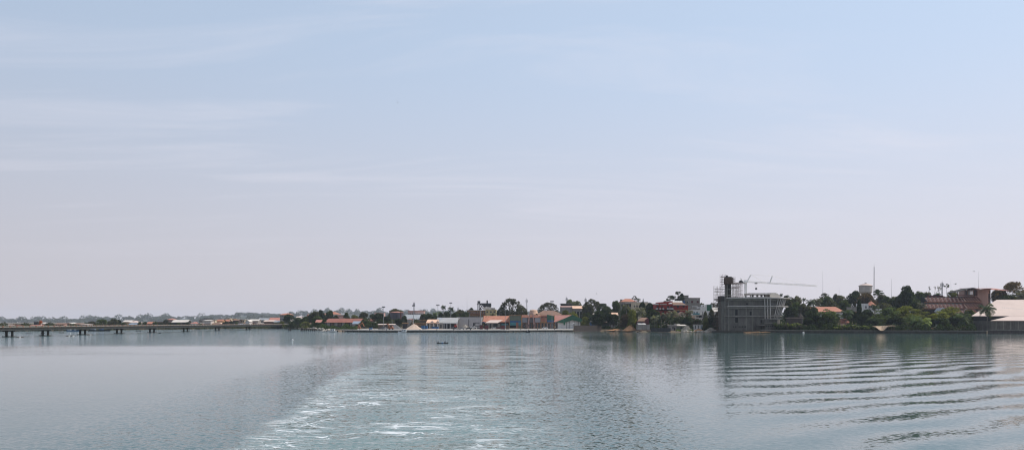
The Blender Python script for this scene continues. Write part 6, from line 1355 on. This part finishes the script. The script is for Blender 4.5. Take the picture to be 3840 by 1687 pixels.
def bird(label, px, py, D, s, a):
    p = W(px, py, D); mb = MB(); mb.cyl(p + Vector((-.22 * s, 0, 0)), p + Vector((.25 * s, 0, .03)), .07 * s, .04 * s, 6)
    o = single('bird', label, 'bird', mb, M['black_paint'], loc=p)
    w = MB()
    for sg in (-1, 1): w.slab(p + Vector((-.1 * s, 0, 0)), p + Vector((.12 * s, 0, 0)), p + Vector((.1 * s + a * .2, sg * .3 * s, .25 * s)), p + Vector((-.05 * s, sg * .3 * s, .22 * s)), .03); w.slab(p + Vector((.1 * s + a * .2, sg * .3 * s, .25 * s)), p + Vector((-.05 * s, sg * .3 * s, .22 * s)), p + Vector((-.2 * s, sg * .9 * s + .2, .1 * s)), p + Vector((0, sg * .85 * s + .2, .12 * s)), .02)
    me = w.mesh('wing', p); me.materials.append(M['black_paint']); q = bpy.data.objects.new('wing', me); link(q, o)
bird('dark bird flying just above the bare trees left of the hotel roof', 3583.5, 1065, 420, 1.6, 1)
bird('dark bird high over the hotel near the tallest antenna', 3653, 1018, 420, 1.4, -1)
bird('small dark bird alone high in the middle left of the sky', 1491, 385, 300, .55, 1)
bird('small dark bird low in the sky above the long open tree line', 2237, 1101, 500, 1.5, -1)
single('drift_log', 'dark drifting branch on the water before the low wall', 'log', MB().cyl((WX(2481, 440), 440, .0), (WX(2494, 440), 440, .3), .2, .15, 6).cyl((WX(2488, 440), 440, .1), (WX(2491, 440), 441, .6), .1, .05, 6), M['timber_dark'], loc=(WX(2487, 440), 440, 0))

# ------------------------------------------------------------------ far town behind the bridge (D 620-900)
HL = [
 ('low pale block house at the left edge behind the bridge', 3, 24, 1219, 1217, 640, 'flat', 'white_paint', 'concrete_pale'),
 ('brown and white low house second from the left edge', 25, 46, 1220, 1216.5, 655, 'gx', 'grey_wall', 'rust_roof'),
 ('dark grey slab building beside the flame tree', 127, 140, 1207, 1206, 720, 'flat', 'dark_wall', 'concrete_dark'),
 ('white end building touching the dark grey slab', 140.5, 148, 1208.5, 1207, 722, 'flat', 'white_paint', 'concrete_pale'),
 ('small house with a pale roof right of the flame tree', 157, 176, 1213.5, 1210.5, 700, 'gx', 'ochre_wall', 'pale_roof'),
 ('house with a faded brown roof left of the cream gable', 209, 238, 1215, 1211, 720, 'gx', 'pink_wall', 'brown_roof'),
 ('cream house with a broad gable facing the river', 241, 275, 1213.5, 1209.5, 730, 'gy', 'cream_wall', 'pale_roof'),
 ('grey house with a brown roof right of the cream gable', 277, 306, 1215, 1211.5, 715, 'gx', 'grey_wall', 'brown_roof'),
 ('long white low shed before the grey house', 302, 328, 1216, 1214.5, 680, 'mono', 'white_paint', 'cream_roof'),
 ('house with a flat pale roof at the foot of the tallest far tree', 462, 492, 1206, 1200.5, 760, 'gx', 'ochre_wall', 'pale_roof'),
 ('cream house with a pyramid roof', 484, 516, 1209, 1201.5, 735, 'pyr', 'cream_wall', 'cream_roof'),
 ('low blue grey roofed shed beside the pyramid roof', 484, 512, 1216, 1211.5, 700, 'gx', 'grey_wall', 'blue_roof'),
 ('house with a bright orange tiled roof behind the bridge', 550, 571, 1213, 1206.5, 710, 'gx', 'terracotta', 'orange_roof'),
 ('unfinished brown house with a thin flat roof', 589, 610, 1206.5, 1205, 735, 'flat', 'timber', 'concrete_pale'),
 ('pink two storey house with a red hip roof', 627, 648, 1197.5, 1193.5, 800, 'hip', 'pink_wall', 'pinkish_roof'),
 ('small pale house right of the red hip roof', 650, 662, 1204, 1199, 790, 'gx', 'white_paint', 'pale_roof'),
 ('large hall with a low cream vaulted roof', 646, 702, 1207, 1199.5, 740, 'gx', 'dark_wall', 'pale_roof'),
 ('pink house with a wine red roof', 716, 734, 1212, 1206.5, 700, 'hip', 'white_paint', 'pinkish_roof'),
 ('long pink wall house right of the wine red roof', 734.5, 749, 1211.5, 1210, 705, 'flat', 'pink_wall', 'concrete_pale'),
 ('dark roofed house left of the white columned house', 747, 764, 1202, 1196, 790, 'gx', 'grey_wall', 'dark_wall'),
 ('white columned two storey house', 760, 790, 1202, 1198, 745, 'hip', 'concrete_pale', 'concrete_pale'),
 ('upper cream house behind the white columned house', 766, 783, 1196, 1193, 830, 'flat', 'cream_wall', 'dark_wall'),
 ('cream house with square windows left of the orange tents', 792, 806, 1198, 1196.5, 820, 'flat', 'cream_wall', 'concrete_pale'),
 ('broad low house with a domed peach brown roof', 790, 838, 1216, 1208.5, 690, 'vault', 'ochre_wall', 'peach_roof'),
 ('house with a jagged orange red roof', 814, 834, 1203, 1197.5, 790, 'gx', 'ochre_wall', 'orange_roof'),
 ('second jagged orange red roof beside the first', 835, 856, 1203.5, 1198, 800, 'gx', 'pink_wall', 'orange_roof'),
 ('tall cream block above the orange red roofs', 850, 861, 1193, 1192, 860, 'flat', 'cream_wall', 'concrete_pale'),
 ('low pinkish block right of the tall cream block', 862, 875, 1196, 1194.5, 870, 'flat', 'pink_wall', 'ochre_wall'),
 ('bright yellowish cream house with two dark windows', 895, 917, 1197.5, 1196, 790, 'flat', 'cream_wall', 'white_paint'),
 ('dark brown house left of the yellowish cream house', 874, 894, 1201, 1197, 780, 'gx', 'brick_dark', 'brown_roof'),
 ('small white gabled house right of the yellowish cream house', 920, 935, 1205, 1199, 760, 'gy', 'white_paint', 'pale_roof'),
 ('house with a grey green roof at the end of the far town', 936, 968, 1202, 1197, 770, 'gx', 'grey_wall', 'pale_roof'),
 ('house with a cream topped grey roof', 970, 1003, 1199, 1192.5, 800, 'gx', 'grey_wall', 'grey_roof'),
 ('large pink roofed house at the right end of the far town', 1010, 1048, 1200, 1190.5, 790, 'gx', 'pink_wall', 'pinkish_roof'),
 ('cream roofed low house before the large pink roof', 990, 1028, 1205, 1200, 730, 'gx', 'timber', 'cream_roof'),
 ('grey roofed house beside the orange topped tower block', 1028, 1050, 1207, 1201, 720, 'gx', 'grey_wall', 'grey_roof'),
 ('long shed with grey corrugated roof just above the bridge rail', 866, 928, 1217, 1213.5, 690, 'gx', 'blue_roof', 'blue_roof'),
 ('long shed with a rusty orange roof just above the bridge rail', 915, 955, 1211.5, 1209, 715, 'mono', 'ochre_wall', 'orange_roof'),
 ('low orange awning shed over the bridge rail', 925, 958, 1217.5, 1215, 680, 'mono', 'orange_paint', 'orange_roof'),
 ('low pink awning shed at the right over the bridge rail', 960, 1008, 1217.5, 1213.5, 675, 'mono', 'pink_wall', 'pinkish_roof'),
 ('low white shed between the awning sheds', 962, 984, 1212, 1211, 705, 'mono', 'white_paint', 'pale_roof'),
 ('long low terracotta shed near the left bridge piers', 30, 62, 1222, 1220, 630, 'mono', 'terracotta', 'rust_roof'),
 ('long low rust coloured shed near the second bridge pier', 100, 140, 1221, 1219, 628, 'mono', 'ochre_wall', 'pinkish_roof'),
 ('low cream walled shed right of the second bridge pier', 196, 226, 1222, 1220.5, 625, 'mono', 'terracotta', 'rust_roof'),
 ('rusty sheet shed behind the fourth bridge pier', 436, 458, 1219, 1216.5, 700, 'mono', 'timber', 'pale_roof'),
 ('small white hut on the shore by the third bridge pier', 446, 454, 1214, 1212, 715, 'pyr', 'white_paint', 'white_paint'),
]
for i, (lab, a, b, ye, yr, D, rf, wl, rm_) in enumerate(HL):
    n = max(2, int((b - a) / 6)); house('town_house', lab, 'house', a, b, ye, yr, D, rf, wl, rm_, 9, (n, 2 if (1216 - ye) > 14 else 1), .6, wsz=(1.4, 1.3), group=None)
t = house('tower_block', 'dark multi storey block with an orange hip roof left of the big trees', 'building', 1050, 1086, 1180, 1173.5, 760, 'hip', 'tank_grey', 'orange_roof', 13, (5, 4), .8, wsz=(2.4, 1.8))
for y in (1186, 1193, 1200): t.part('floor_band', MB().box(WX(1049, 759), 759.3, WZ(y + .8, 759), WX(1087, 759), 759.9, WZ(y, 759)), M['concrete_pale'])
house('villa', 'house with a wide bright red roof behind the tall riverside trees', 'house', 1214, 1266, 1178, 1168.5, 780, 'hip', 'white_paint', 'orange_roof', 14, (4, 2), 1)
house('villa', 'pink house with white arches right of the wide red roof', 'house', 1266, 1290, 1184, 1181.5, 760, 'flat', 'pink_wall', 'pinkish_roof', 9, (4, 1), .3, wsz=(1.8, 2.2), frame='white_paint')
house('villa', 'rust orange gabled house half hidden by trees', 'house', 1147, 1160, 1192, 1178, 740, 'gy', 'terracotta', 'orange_roof', 9, (0, 1), .4)
house('villa', 'small white roofed house showing between the riverside trees', 'house', 1112, 1128, 1190, 1186, 740, 'gx', 'white_paint', 'cream_roof', 8, (0, 1), .6)
house('roof_terrace_block', 'low pale block behind bushes left of the oil tank', 'building', 1404, 1440, 1172, 1171, 860, 'flat', 'pink_wall', 'concrete_pale', 9, (4, 1), .3)

# ------------------------------------------------------------------ trees
TR = [
 # far town
 ('dense', 152, 13, 1201, 705, 'fl', 'orange flowering flame tree beside the dark grey slab'), ('dense', 84, 16, 1213, 690, 'dk', 'small dark tree over the bridge rail near the left edge'),
 ('dense', 107, 18, 1214, 690, 'dk', 'low dark tree left of the dark grey slab'), ('dense', 186, 34, 1210, 690, 'g', 'broad low green tree left of the brown roofed house'), ('dense', 262, 16, 1216, 690, 'dk', 'small dark tree before the cream gable'),
 ('bush', 322, 26, 1208, 720, 'g', 'small green tree at the left of the far tree group'), ('dense', 343, 36, 1204, 700, 'gg', 'broad olive green tree left in the far tree group'), ('dense', 382, 40, 1196, 690, 'g', 'tallest round green tree of the far tree group'),
 ('dense', 413, 30, 1202, 700, 'gg', 'mid height tree in the far tree group'), ('dense', 430, 32, 1195, 705, 'gg', 'upright dark tree near the right end of the far tree group'), ('dense', 447, 18, 1198, 715, 'dk', 'thin dark tree closing the far tree group'),
 ('dense', 463, 26, 1209, 690, 'g', 'low tree before the flat pale roof'), ('bush', 523, 22, 1206, 700, 'g', 'low green tree right of the pyramid roof'), ('dense', 543, 20, 1206, 710, 'g', 'green tree touching the bright orange tiled roof'),
 ('dense', 581, 20, 1205, 700, 'g', 'green tree right of the bright orange tiled roof'), ('dense', 603, 18, 1210, 690, 'dk', 'dark tree before the unfinished brown house'), ('dense', 621, 30, 1197, 720, 'gg', 'tall rounded tree left of the pink two storey house'),
 ('dense', 640, 22, 1208, 690, 'dk', 'low dark tree before the large hall'), ('bare', 681, 22, 1204, 700, 'gg', 'pale bare branched tree before the large vaulted hall'), ('dense', 668, 14, 1209, 700, 'g', 'small tree under the hall roof left part'),
 ('dense', 703, 26, 1207, 700, 'dk', 'dark tree between the hall and the pink house'), ('dense', 752, 16, 1212, 690, 'g', 'small tree at the corner of the long pink wall'), ('dense', 845, 24, 1205, 710, 'dk', 'dark tree in front of the jagged orange roofs'),
 ('dense', 864, 26, 1204, 720, 'dk', 'dark tree right of the domed brown roof'), ('dense', 886, 18, 1206, 730, 'g', 'small tree under the dark brown house'),
 ('bush', 1035, 24, 1209, 660, 'g', 'light green bush behind the right end of the bridge'), ('bush', 1056, 26, 1202, 650, 'yg', 'yellow green tree below the orange topped block'),
 # left bank
 ('dense', 1085, 46, 1178, 650, 'dk', 'dark round tree in front of the orange topped block'), ('dense', 1118, 44, 1190, 640, 'g', 'green tree left of centre on the leafy point'), ('dense', 1145, 40, 1186, 645, 'g', 'green tree in the middle of the leafy point'),
 ('bush', 1100, 60, 1203, 630, 'g', 'wide low green bush behind the bridge end'), ('bush', 1148, 50, 1205, 628, 'yg', 'bright green bush behind the yellow cabin'), ('dense', 1180, 44, 1167, 660, 'gg', 'tall grey green tree left of the wide red roof'),
 ('dense', 1204, 36, 1162, 670, 'dk', 'tallest dark tree of the leafy point'), ('dense', 1168, 34, 1178, 665, 'dk', 'dark tree beside the rust orange gable'), ('dense', 1192, 50, 1184, 640, 'g', 'broad green tree below the tallest dark tree'),
 ('bush', 1185, 50, 1208, 622, 'g', 'green bush left of the long warehouse'), ('dense', 1215, 26, 1197, 612, 'dk', 'dark tree hugging the left end of the long warehouse'), ('dense', 1236, 34, 1163, 700, 'g', 'green tree in front of the wide red roof'),
 ('dense', 1258, 30, 1182, 690, 'dk', 'low dark tree right of the wide red roof'), ('dense', 1235, 44, 1182, 680, 'dk', 'dark tree behind the rusty red warehouse roof'), ('dense', 1300, 26, 1172, 720, 'g', 'round green tree behind the rusty warehouse'), ('dense', 1330, 34, 1180, 730, 'yg', 'pale green tree behind the right end of the rusty warehouse'),
 ('dense', 1365, 44, 1171, 690, 'gg', 'large olive tree right of the rusty warehouse'), ('bush', 1358, 44, 1190, 640, 'g', 'green bush mass at the annex corner'), ('bush', 1372, 60, 1201, 600, 'g', 'wide green bush on the quay right of the annex'), ('bush', 1402, 40, 1208, 592, 'g', 'low green bush before the white red roofed house'),
 ('dense', 1396, 28, 1177, 700, 'dk', 'small dark tree behind the white red roofed house'), ('dense', 1420, 52, 1174, 640, 'dk', 'big dark tree left of the thin floodlight mast'), ('dense', 1450, 44, 1186, 620, 'dk', 'dark tree between the floodlight mast and the tank'), ('dense', 1432, 40, 1197, 600, 'g', 'green tree at the foot of the thin floodlight mast'),
 ('dense', 1484, 66, 1158, 730, 'gg', 'wide dome of foliage rising right behind the big tank'), ('dense', 1494, 36, 1194, 605, 'dk', 'dark round tree in front of the big tank'), ('bush', 1462, 22, 1200, 600, 'g', 'small green bush at the left foot of the big tank'), ('dense', 1517, 26, 1182, 640, 'dk', 'dark tree between the big tank and the small tank'),
 ('dense', 1590, 30, 1176, 690, 'gg', 'small tree under the pink and white building'), ('dense', 1608, 36, 1175, 660, 'g', 'green tree left of the palm grove'), ('palm', 1632, 26, 1168, 650, 'g', 'shorter palm left in the grove behind the terminal'), ('palm', 1648, 24, 1165, 655, 'g', 'mid height palm beside the grey shed mast'),
 ('palm', 1663, 24, 1143, 640, 'dk', 'tallest straight coconut palm of the grove'), ('palm', 1691, 27, 1149, 645, 'dk', 'full crowned coconut palm under the lamp crown mast'), ('dense', 1678, 34, 1168, 650, 'dk', 'dark tree between the two tall palms'), ('dense', 1655, 30, 1172, 640, 'dk', 'dark tree at the foot of the tallest palm'), ('dense', 1706, 34, 1172, 645, 'g', 'green tree right of the full crowned palm'),
 ('dense', 1728, 44, 1161, 690, 'gg', 'broad grey green tree left of the ochre galleries'), ('dense', 1745, 36, 1170, 670, 'g', 'green tree touching the ochre galleries'), ('dense', 1766, 30, 1154, 760, 'gg', 'tree crown peeking over the ochre galleries'), ('dense', 1630, 40, 1182, 630, 'dk', 'low dark tree behind the peach twin gables'),
 ('palm', 1848, 28, 1170, 610, 'gg', 'low palm in front of the yellow block'), ('palm', 1826, 20, 1184, 600, 'gg', 'small palm at the left of the market hall roof'),
 # centre
 ('open', 1918, 108, 1119, 640, 'gg', 'largest round spreading tree behind the port'), ('open', 1955, 54, 1146, 630, 'gg', 'lower right shoulder tree beside the largest round tree'), ('open', 1882, 44, 1150, 650, 'dk', 'dark left shoulder tree beside the largest round tree'),
 ('open', 2058, 98, 1134, 670, 'gg', 'wide domed open tree behind the hipped roof'), ('dense', 2010, 22, 1176, 610, 'dk', 'small dark tree between the arch and the fan roof'), ('dense', 1968, 20, 1168, 640, 'g', 'small green tree left of the arch'),
 ('bush', 2120, 44, 1163, 640, 'yg', 'yellow green bushy tree below the concrete hall'), ('bush', 2150, 46, 1168, 632, 'yg', 'second yellow green tree behind the customs shed roof'), ('dense', 2142, 44, 1123, 780, 'pg', 'round pale green tree above the concrete hall'), ('dense', 2166, 30, 1128, 790, 'pg', 'smaller pale green tree right of the round one'),
 ('open', 2220, 86, 1121, 660, 'gg', 'wide open branched tree right of the concrete hall'), ('open', 2262, 60, 1137, 640, 'dk', 'dark spreading tree right of the wide open one'), ('dense', 2205, 44, 1140, 640, 'gg', 'grey green tree before the wide open tree'),
 ('dense', 2200, 40, 1172, 590, 'g', 'leafy tree just right of the customs shed'), ('bush', 2196, 38, 1186, 560, 'yg', 'bright yellow green tree behind the tall brick wall'), ('dense', 2250, 66, 1165, 560, 'dk', 'broad very dark tree above the tall brick wall'), ('dense', 2290, 60, 1172, 530, 'dk', 'big black green tree on the sandy shore'),
 ('dense', 2276, 50, 1148, 600, 'dk', 'dark tree behind the big black green tree'), ('dense', 2312, 46, 1128, 650, 'g', 'green tree left of the coral hip roof'), ('dense', 2300, 44, 1186, 520, 'dk', 'low dark tree beside the patchy pink roof'), ('dense', 2246, 44, 1190, 545, 'dk', 'low dark tree right behind the brick wall'), ('dense', 2222, 40, 1183, 560, 'dk', 'dark tree above the middle of the brick wall'),
 ('bare', 2324, 24, 1134, 610, 'gg', 'bare pale branched tree below the coral hip roof'), ('bush', 2345, 54, 1178, 505, 'br', 'yellow brown flowering bush behind the orange sand heap'), ('bush', 2372, 50, 1160, 515, 'yg', 'tall bright green tree behind the orange sand heap'), ('dense', 2350, 50, 1145, 560, 'g', 'green tree below the coral roofed villa'),
 ('palm', 2347, 34, 1139, 540, 'gg', 'palm in front of the coral roofed villa'), ('palm', 2403, 48, 1148, 525, 'gg', 'large drooping palm in front of the cream apartment house'), ('feather', 2412, 15, 1120, 560, 'dk', 'dark narrow tree top crossing the cream apartment house'), ('dense', 2408, 30, 1132, 570, 'dk', 'dark leafy tree crossing the cream apartment house'),
 ('sparse', 2380, 26, 1109, 640, 'gg', 'thin open tree top behind the coral hip roof'), ('sparse', 2396, 20, 1118, 650, 'gg', 'small thin tree top right of the coral hip roof'), ('dense', 2380, 30, 1168, 520, 'dk', 'dark tree left of the large drooping palm'), ('dense', 2440, 50, 1136, 600, 'dk', 'dark green tree right of the cream apartment house'),
 ('dense', 2448, 56, 1160, 540, 'dk', 'very dark tree left of the red building'), ('dense', 2430, 44, 1178, 525, 'dk', 'dark tree above the small dark red shed'), ('dense', 2462, 34, 1182, 520, 'g', 'leafy tree behind the leftmost shore palm'),
 ('palm', 2455, 40, 1180, 505, 'gg', 'leaning pale stemmed palm leftmost in the shore cluster'), ('palm', 2476, 42, 1176, 508, 'dk', 'second palm of the shore cluster'), ('palm', 2498, 44, 1168, 506, 'gg', 'third taller palm of the shore cluster'), ('palm', 2512, 36, 1184, 498, 'dk', 'short palm in front of the shore cluster'),
 ('palm', 2524, 50, 1160, 512, 'gg', 'tallest palm of the shore cluster before the red building'), ('palm', 2582, 40, 1160, 520, 'gg', 'lone palm left of the white balcony house'), ('bush', 2555, 46, 1180, 512, 'g', 'green bush below the beige gable hut'), ('dense', 2580, 40, 1184, 508, 'dk', 'dark tree behind the pale rubble heap'), ('dense', 2530, 36, 1190, 505, 'dk', 'dark tree behind the flat white shade'),
 ('sparse', 2540, 58, 1092, 640, 'dk', 'tall open crowned tree above the red building'), ('sparse', 2513, 34, 1108, 630, 'dk', 'smaller open crowned tree left above the red building'), ('dense', 2494, 30, 1128, 620, 'dk', 'dark tree behind the red building left part'),
 ('feather', 2668, 48, 1158, 510, 'gg', 'feathery casuarina in front of the green panel house'), ('feather', 2690, 44, 1168, 505, 'dk', 'dark feathery casuarina by the left scaffold'), ('feather', 2645, 36, 1166, 515, 'gg', 'thin feathery casuarina right of the white house'), ('bush', 2646, 26, 1190, 500, 'yg', 'small yellow green bush behind the white square hut'), ('dense', 2672, 50, 1190, 500, 'dk', 'dark bushy tree at the foot of the casuarinas'),
 ('dense', 2632, 30, 1136, 700, 'gg', 'grey green tree behind the white stepped house'), ('dense', 2670, 34, 1136, 720, 'gg', 'distant tree behind the green panel house'), ('dense', 2694, 26, 1134, 690, 'gg', 'distant tree behind the left scaffold cage'),
 ('dense', 2614, 44, 1196, 524, 'dk', 'low dark tree under the rusty timber shelter'), ('dense', 2590, 40, 1192, 530, 'dk', 'low dark tree left of the rusty timber shelter'),
 ('dense', 2958, 44, 1120, 570, 'gg', 'grey green tree right behind the leaning fins'), ('dense', 2966, 56, 1148, 530, 'dk', 'dark tree between the fins and the thatched huts'),
 ('dense', 3246, 62, 1101, 636, 'br', 'brown leaved tree hiding the foot of the water tower'),
 # right
 ('palm', 2929, 16, 1100, 560, 'dk', 'small palm head right of the rounded roof vault'), ('umbrella', 2955, 60, 1107, 600, 'dk', 'flat topped tree behind the fin ring'), ('dense', 2984, 44, 1110, 600, 'gg', 'grey green tree right of the fins'), ('palm', 2995, 28, 1112, 590, 'gg', 'grey hazy palm right of the fins'),
 ('palm', 3014, 18, 1116, 600, 'dk', 'small dark palm head right of the hazy palm'), ('dense', 2992, 50, 1134, 560, 'g', 'green tree behind the thatched huts'), ('dense', 3018, 50, 1138, 550, 'gg', 'grey green tree above the low flat building'), ('palm', 3040, 44, 1120, 560, 'dk', 'dark coconut palm left of the orange roof'), ('palm', 3062, 40, 1117, 570, 'gg', 'coconut palm behind the left tip of the orange roof'),
 ('dense', 3045, 56, 1152, 540, 'dk', 'dark tree under the dark coconut palm'), ('dense', 3094, 70, 1112, 640, 'g', 'broad green tree behind the orange roof'), ('sparse', 3092, 40, 1098, 680, 'gg', 'thin leafed tree beside the hair thin antenna'), ('bare', 3108, 30, 1096, 680, 'gg', 'bare twiggy tree right of the hair thin antenna'), ('dense', 3120, 56, 1126, 600, 'gg', 'grey green tree above the orange roof'),
 ('dense', 3138, 30, 1102, 690, 'gg', 'small dark tree crown under the short antenna'), ('dense', 3155, 40, 1108, 680, 'gg', 'tree right of the short antenna'), ('dense', 3170, 60, 1126, 600, 'g', 'green tree right of the orange roof'), ('dense', 3203, 66, 1091, 660, 'dk', 'big brown green tree left of the water tower'),
 ('open', 3248, 90, 1098, 640, 'br', 'bare brownish spreading tree below the water tower'), ('umbrella', 3292, 44, 1084, 680, 'dk', 'flat crowned dark tree right of the water tower'), ('dense', 3304, 50, 1104, 660, 'gg', 'grey green tree below the flat crowned tree'), ('dense', 3330, 60, 1112, 640, 'g', 'green tree left of the thin antenna'), ('dense', 3358, 44, 1112, 640, 'gg', 'tree at the foot of the thin antenna'),
 ('column', 3222, 20, 1124, 520, 'dk', 'dark columnar cypress beside the white villa'), ('dense', 3190, 60, 1162, 530, 'dk', 'dark tree right of the orange roofed house'), ('palm', 3175, 50, 1158, 500, 'dk', 'dark palm in front of the orange roofed house'), ('palm', 3282, 34, 1138, 530, 'dk', 'slim dark palm before the orange cone roof'),
 ('dense', 3250, 60, 1160, 515, 'dk', 'dark tree in front of the white villa'), ('dense', 3240, 56, 1180, 500, 'dk', 'low dark tree under the cypress'), ('bush', 3104, 104, 1161, 480, 'g', 'great round green tree on the river wall'), ('dense', 3048, 60, 1170, 485, 'dk', 'dark tree left of the great round tree'), ('dense', 3035, 50, 1190, 478, 'dk', 'low black green tree at the river wall corner'),
 ('dense', 3360, 80, 1120, 600, 'dk', 'dark broad tree left below the tallest leafy tree'), ('dense', 3398, 68, 1072, 580, 'dk', 'tallest dark leafy tree between villa and hotel'), ('dense', 3378, 50, 1100, 585, 'dk', 'dark lower left part tree beside the tallest leafy tree'), ('dense', 3420, 50, 1110, 575, 'dk', 'dark tree right below the tallest leafy tree'),
 ('dense', 3446, 52, 1093, 600, 'g', 'bright green tree left of the hotel'), ('bush', 3436, 60, 1122, 560, 'g', 'leafy green tree at the left end of the hotel balconies'), ('palm', 3456, 40, 1132, 545, 'gg', 'palm fronds at the left end of the hotel'), ('dense', 3320, 64, 1136, 570, 'gg', 'grey green tree right of the cone roof villa'), ('dense', 3345, 70, 1150, 540, 'dk', 'dark tree behind the umbrella trees'),
 ('bare', 3480, 32, 1070, 620, 'gg', 'bare twisted tree leftmost behind the hotel'), ('bare', 3504, 34, 1066, 625, 'gg', 'bare forked tree in the middle behind the hotel'), ('bare', 3523, 26, 1072, 630, 'gg', 'bare dark tree beside the dark antenna tower'), ('sparse', 3550, 22, 1064, 620, 'g', 'small leafy topped thin tree behind the hotel roof'),
 ('dense', 3475, 44, 1096, 610, 'gg', 'low tree under the bare twisted tree'), ('dense', 3520, 60, 1100, 615, 'g', 'green tree behind the hotel plant room'), ('dense', 3570, 44, 1090, 620, 'yg', 'yellow green tree behind the hotel canopy left side'), ('dense', 3610, 50, 1096, 625, 'yg', 'green tree seen through the hotel canopy'),
 ('umbrella', 3330, 110, 1152, 500, 'g', 'wide green umbrella tree leftmost of the row'), ('umbrella', 3395, 110, 1146, 505, 'yg', 'highest yellow green umbrella tree of the row'), ('umbrella', 3450, 110, 1160, 495, 'yg', 'yellow green umbrella tree in the row middle'), ('umbrella', 3520, 100, 1166, 492, 'yg', 'umbrella tree before the small grey gable'), ('umbrella', 3568, 96, 1150, 505, 'yg', 'umbrella tree before the hotel middle balconies'),
 ('umbrella', 3300, 90, 1176, 484, 'g', 'low green umbrella tree above the collapsed shelter'), ('umbrella', 3420, 100, 1182, 482, 'g', 'lower green umbrella tree right of the shelter'), ('dense', 3600, 56, 1172, 500, 'g', 'green tree under the street lamp'), ('dense', 3640, 50, 1162, 510, 'g', 'bright green tree left of the cream warehouse roof'),
 ('dense', 3360, 80, 1186, 475, 'dk', 'low dark tree behind the collapsed shelter'), ('dense', 3520, 80, 1192, 476, 'dk', 'dark low tree before the umbrella trees'), ('dense', 3625, 60, 1190, 486, 'dk', 'dark tree at the corner of the dark warehouse wall'), ('dense', 3570, 70, 1188, 480, 'dk', 'dark low tree under the middle umbrella tree'), ('dense', 3270, 66, 1194, 474, 'dk', 'dark low tree left of the shelter'),
 ('palm', 3701, 68, 1135, 474, 'dk', 'big leaning coconut palm in front of the cream warehouse'), ('palm', 3608, 66, 1170, 476, 'g', 'low full palm before the dark warehouse wall'), ('palm', 3436, 52, 1186, 470, 'g', 'low pale fronded palm right of the shelter'), ('palm', 3466, 56, 1188, 470, 'lg', 'low bright palm above the dry grass heap'),
 ('dense', 3738, 40, 1086, 590, 'br', 'brown tree under the hotel roof bracket end'), ('dense', 3762, 48, 1088, 588, 'dk', 'dark tree touching the hotel roof end'),
 ('open', 3800, 130, 1056, 580, 'br', 'wide dark brown spreading tree at the right edge'), ('open', 3880, 120, 1062, 590, 'dk', 'spreading tree beyond the right edge'), ('palm', 3828, 60, 1088, 560, 'gg', 'palm under the wide spreading tree at the right edge'), ('dense', 3760, 70, 1108, 560, 'dk', 'dark tree between hotel tower and cream roof'), ('dense', 3800, 80, 1106, 566, 'dk', 'dark tree behind the cream roof ridge'),
]
for k, (kind, px, wpx, yt, D, c, lab) in enumerate(TR): tree(kind, px, wpx, yt, D, c, lab)
bl_ = 'bright broad leaved banana plant in the row on the river wall'
rb_ = random.Random(12)
for i in range(26):
    px = 3130 + i * 5.0 + rb_.uniform(-3, 3); tree('blades', px, rb_.uniform(18, 28), rb_.uniform(1201, 1219), shore(px) + rb_.uniform(3, 9), rb_.choice(('lg', 'g', 'lg')), bl_, group='banana plants on the river wall')
for i in range(20):
    px = 2908 + i * 5.0 + rb_.uniform(-3, 3); tree('blades', px, rb_.uniform(20, 30), rb_.uniform(1190, 1212), shore(px) + rb_.uniform(1.5, 10), rb_.choice(('g', 'lg', 'gg')), 'banana plant in the thicket right of the unfinished building', group='banana thicket beside the unfinished building')
for i in range(12):
    px = 3395 + i * 22 + rb_.uniform(-4, 4); tree('blades', px, rb_.uniform(14, 24), rb_.uniform(1210, 1224), shore(px) + rb_.uniform(3, 7), rb_.choice(('g', 'gg')), 'broad leaved plant at the water side under the umbrella trees', group='plants under the umbrella trees')
undergrowth('undergrowth', 'dark scrub at the foot of the trees along the right river wall', 3030, 3660, 4, 26, .8, 5.0, 'dk', 16000, .5, 1)
undergrowth('undergrowth', 'scrub behind the river wall beside the unfinished building', 2895, 3030, 3, 20, .8, 4.2, 'dk', 4000, .45, 2)
undergrowth('undergrowth', 'dark scrub along the middle shore under palms and huts', 2240, 2700, 16, 40, .6, 3.8, 'dk', 9000, .5, 3)
undergrowth('undergrowth', 'green grass tufts on the shore before the pale rubble heap', 2535, 2602, 2, 8, .3, 1.0, 'lg', 1600, .3, 4)
undergrowth('undergrowth', 'low mangrove scrub along the far shore under the bridge', -400, 1120, -1, 20, .8, 2.6, 'gg', 22000, .7, 5)
undergrowth('undergrowth', 'low green scrub at the leafy point left of the quay', 1040, 1340, 22, 60, .8, 4.0, 'g', 7000, .6, 6)
undergrowth('undergrowth', 'scrub filling the slope behind the port sheds', 1340, 2250, 110, 260, 1.5, 6.5, 'gg', 14000, .8, 7)
undergrowth('undergrowth', 'scrub filling the wooded slope behind the right shore', 2250, 4200, 60, 300, 2.0, 7.5, 'dk', 30000, .9, 8)
undergrowth('undergrowth', 'scrub between the houses of the far town', -400, 1060, 30, 260, 1.0, 3.4, 'gg', 14000, .8, 9)

# ------------------------------------------------------------------ air
def haze():
    mb = MB().box(-9000, -300, -4, 9000, 7600, 105)
    m = bpy.data.materials.new('haze_air'); m.use_nodes = True; n = m.node_tree.nodes; l = m.node_tree.links
    n.remove(n['Principled BSDF']); v = n.new('ShaderNodeVolumePrincipled')
    v.inputs['Color'].default_value = (.80, .86, .98, 1); v.inputs['Density'].default_value = 0.00007; v.inputs['Anisotropy'].default_value = 0.0
    l.new(v.outputs[0], n['Material Output'].inputs['Volume'])
    single('haze', 'pale thin haze filling the air over the whole river', 'haze', mb, m, kind='stuff')
haze()
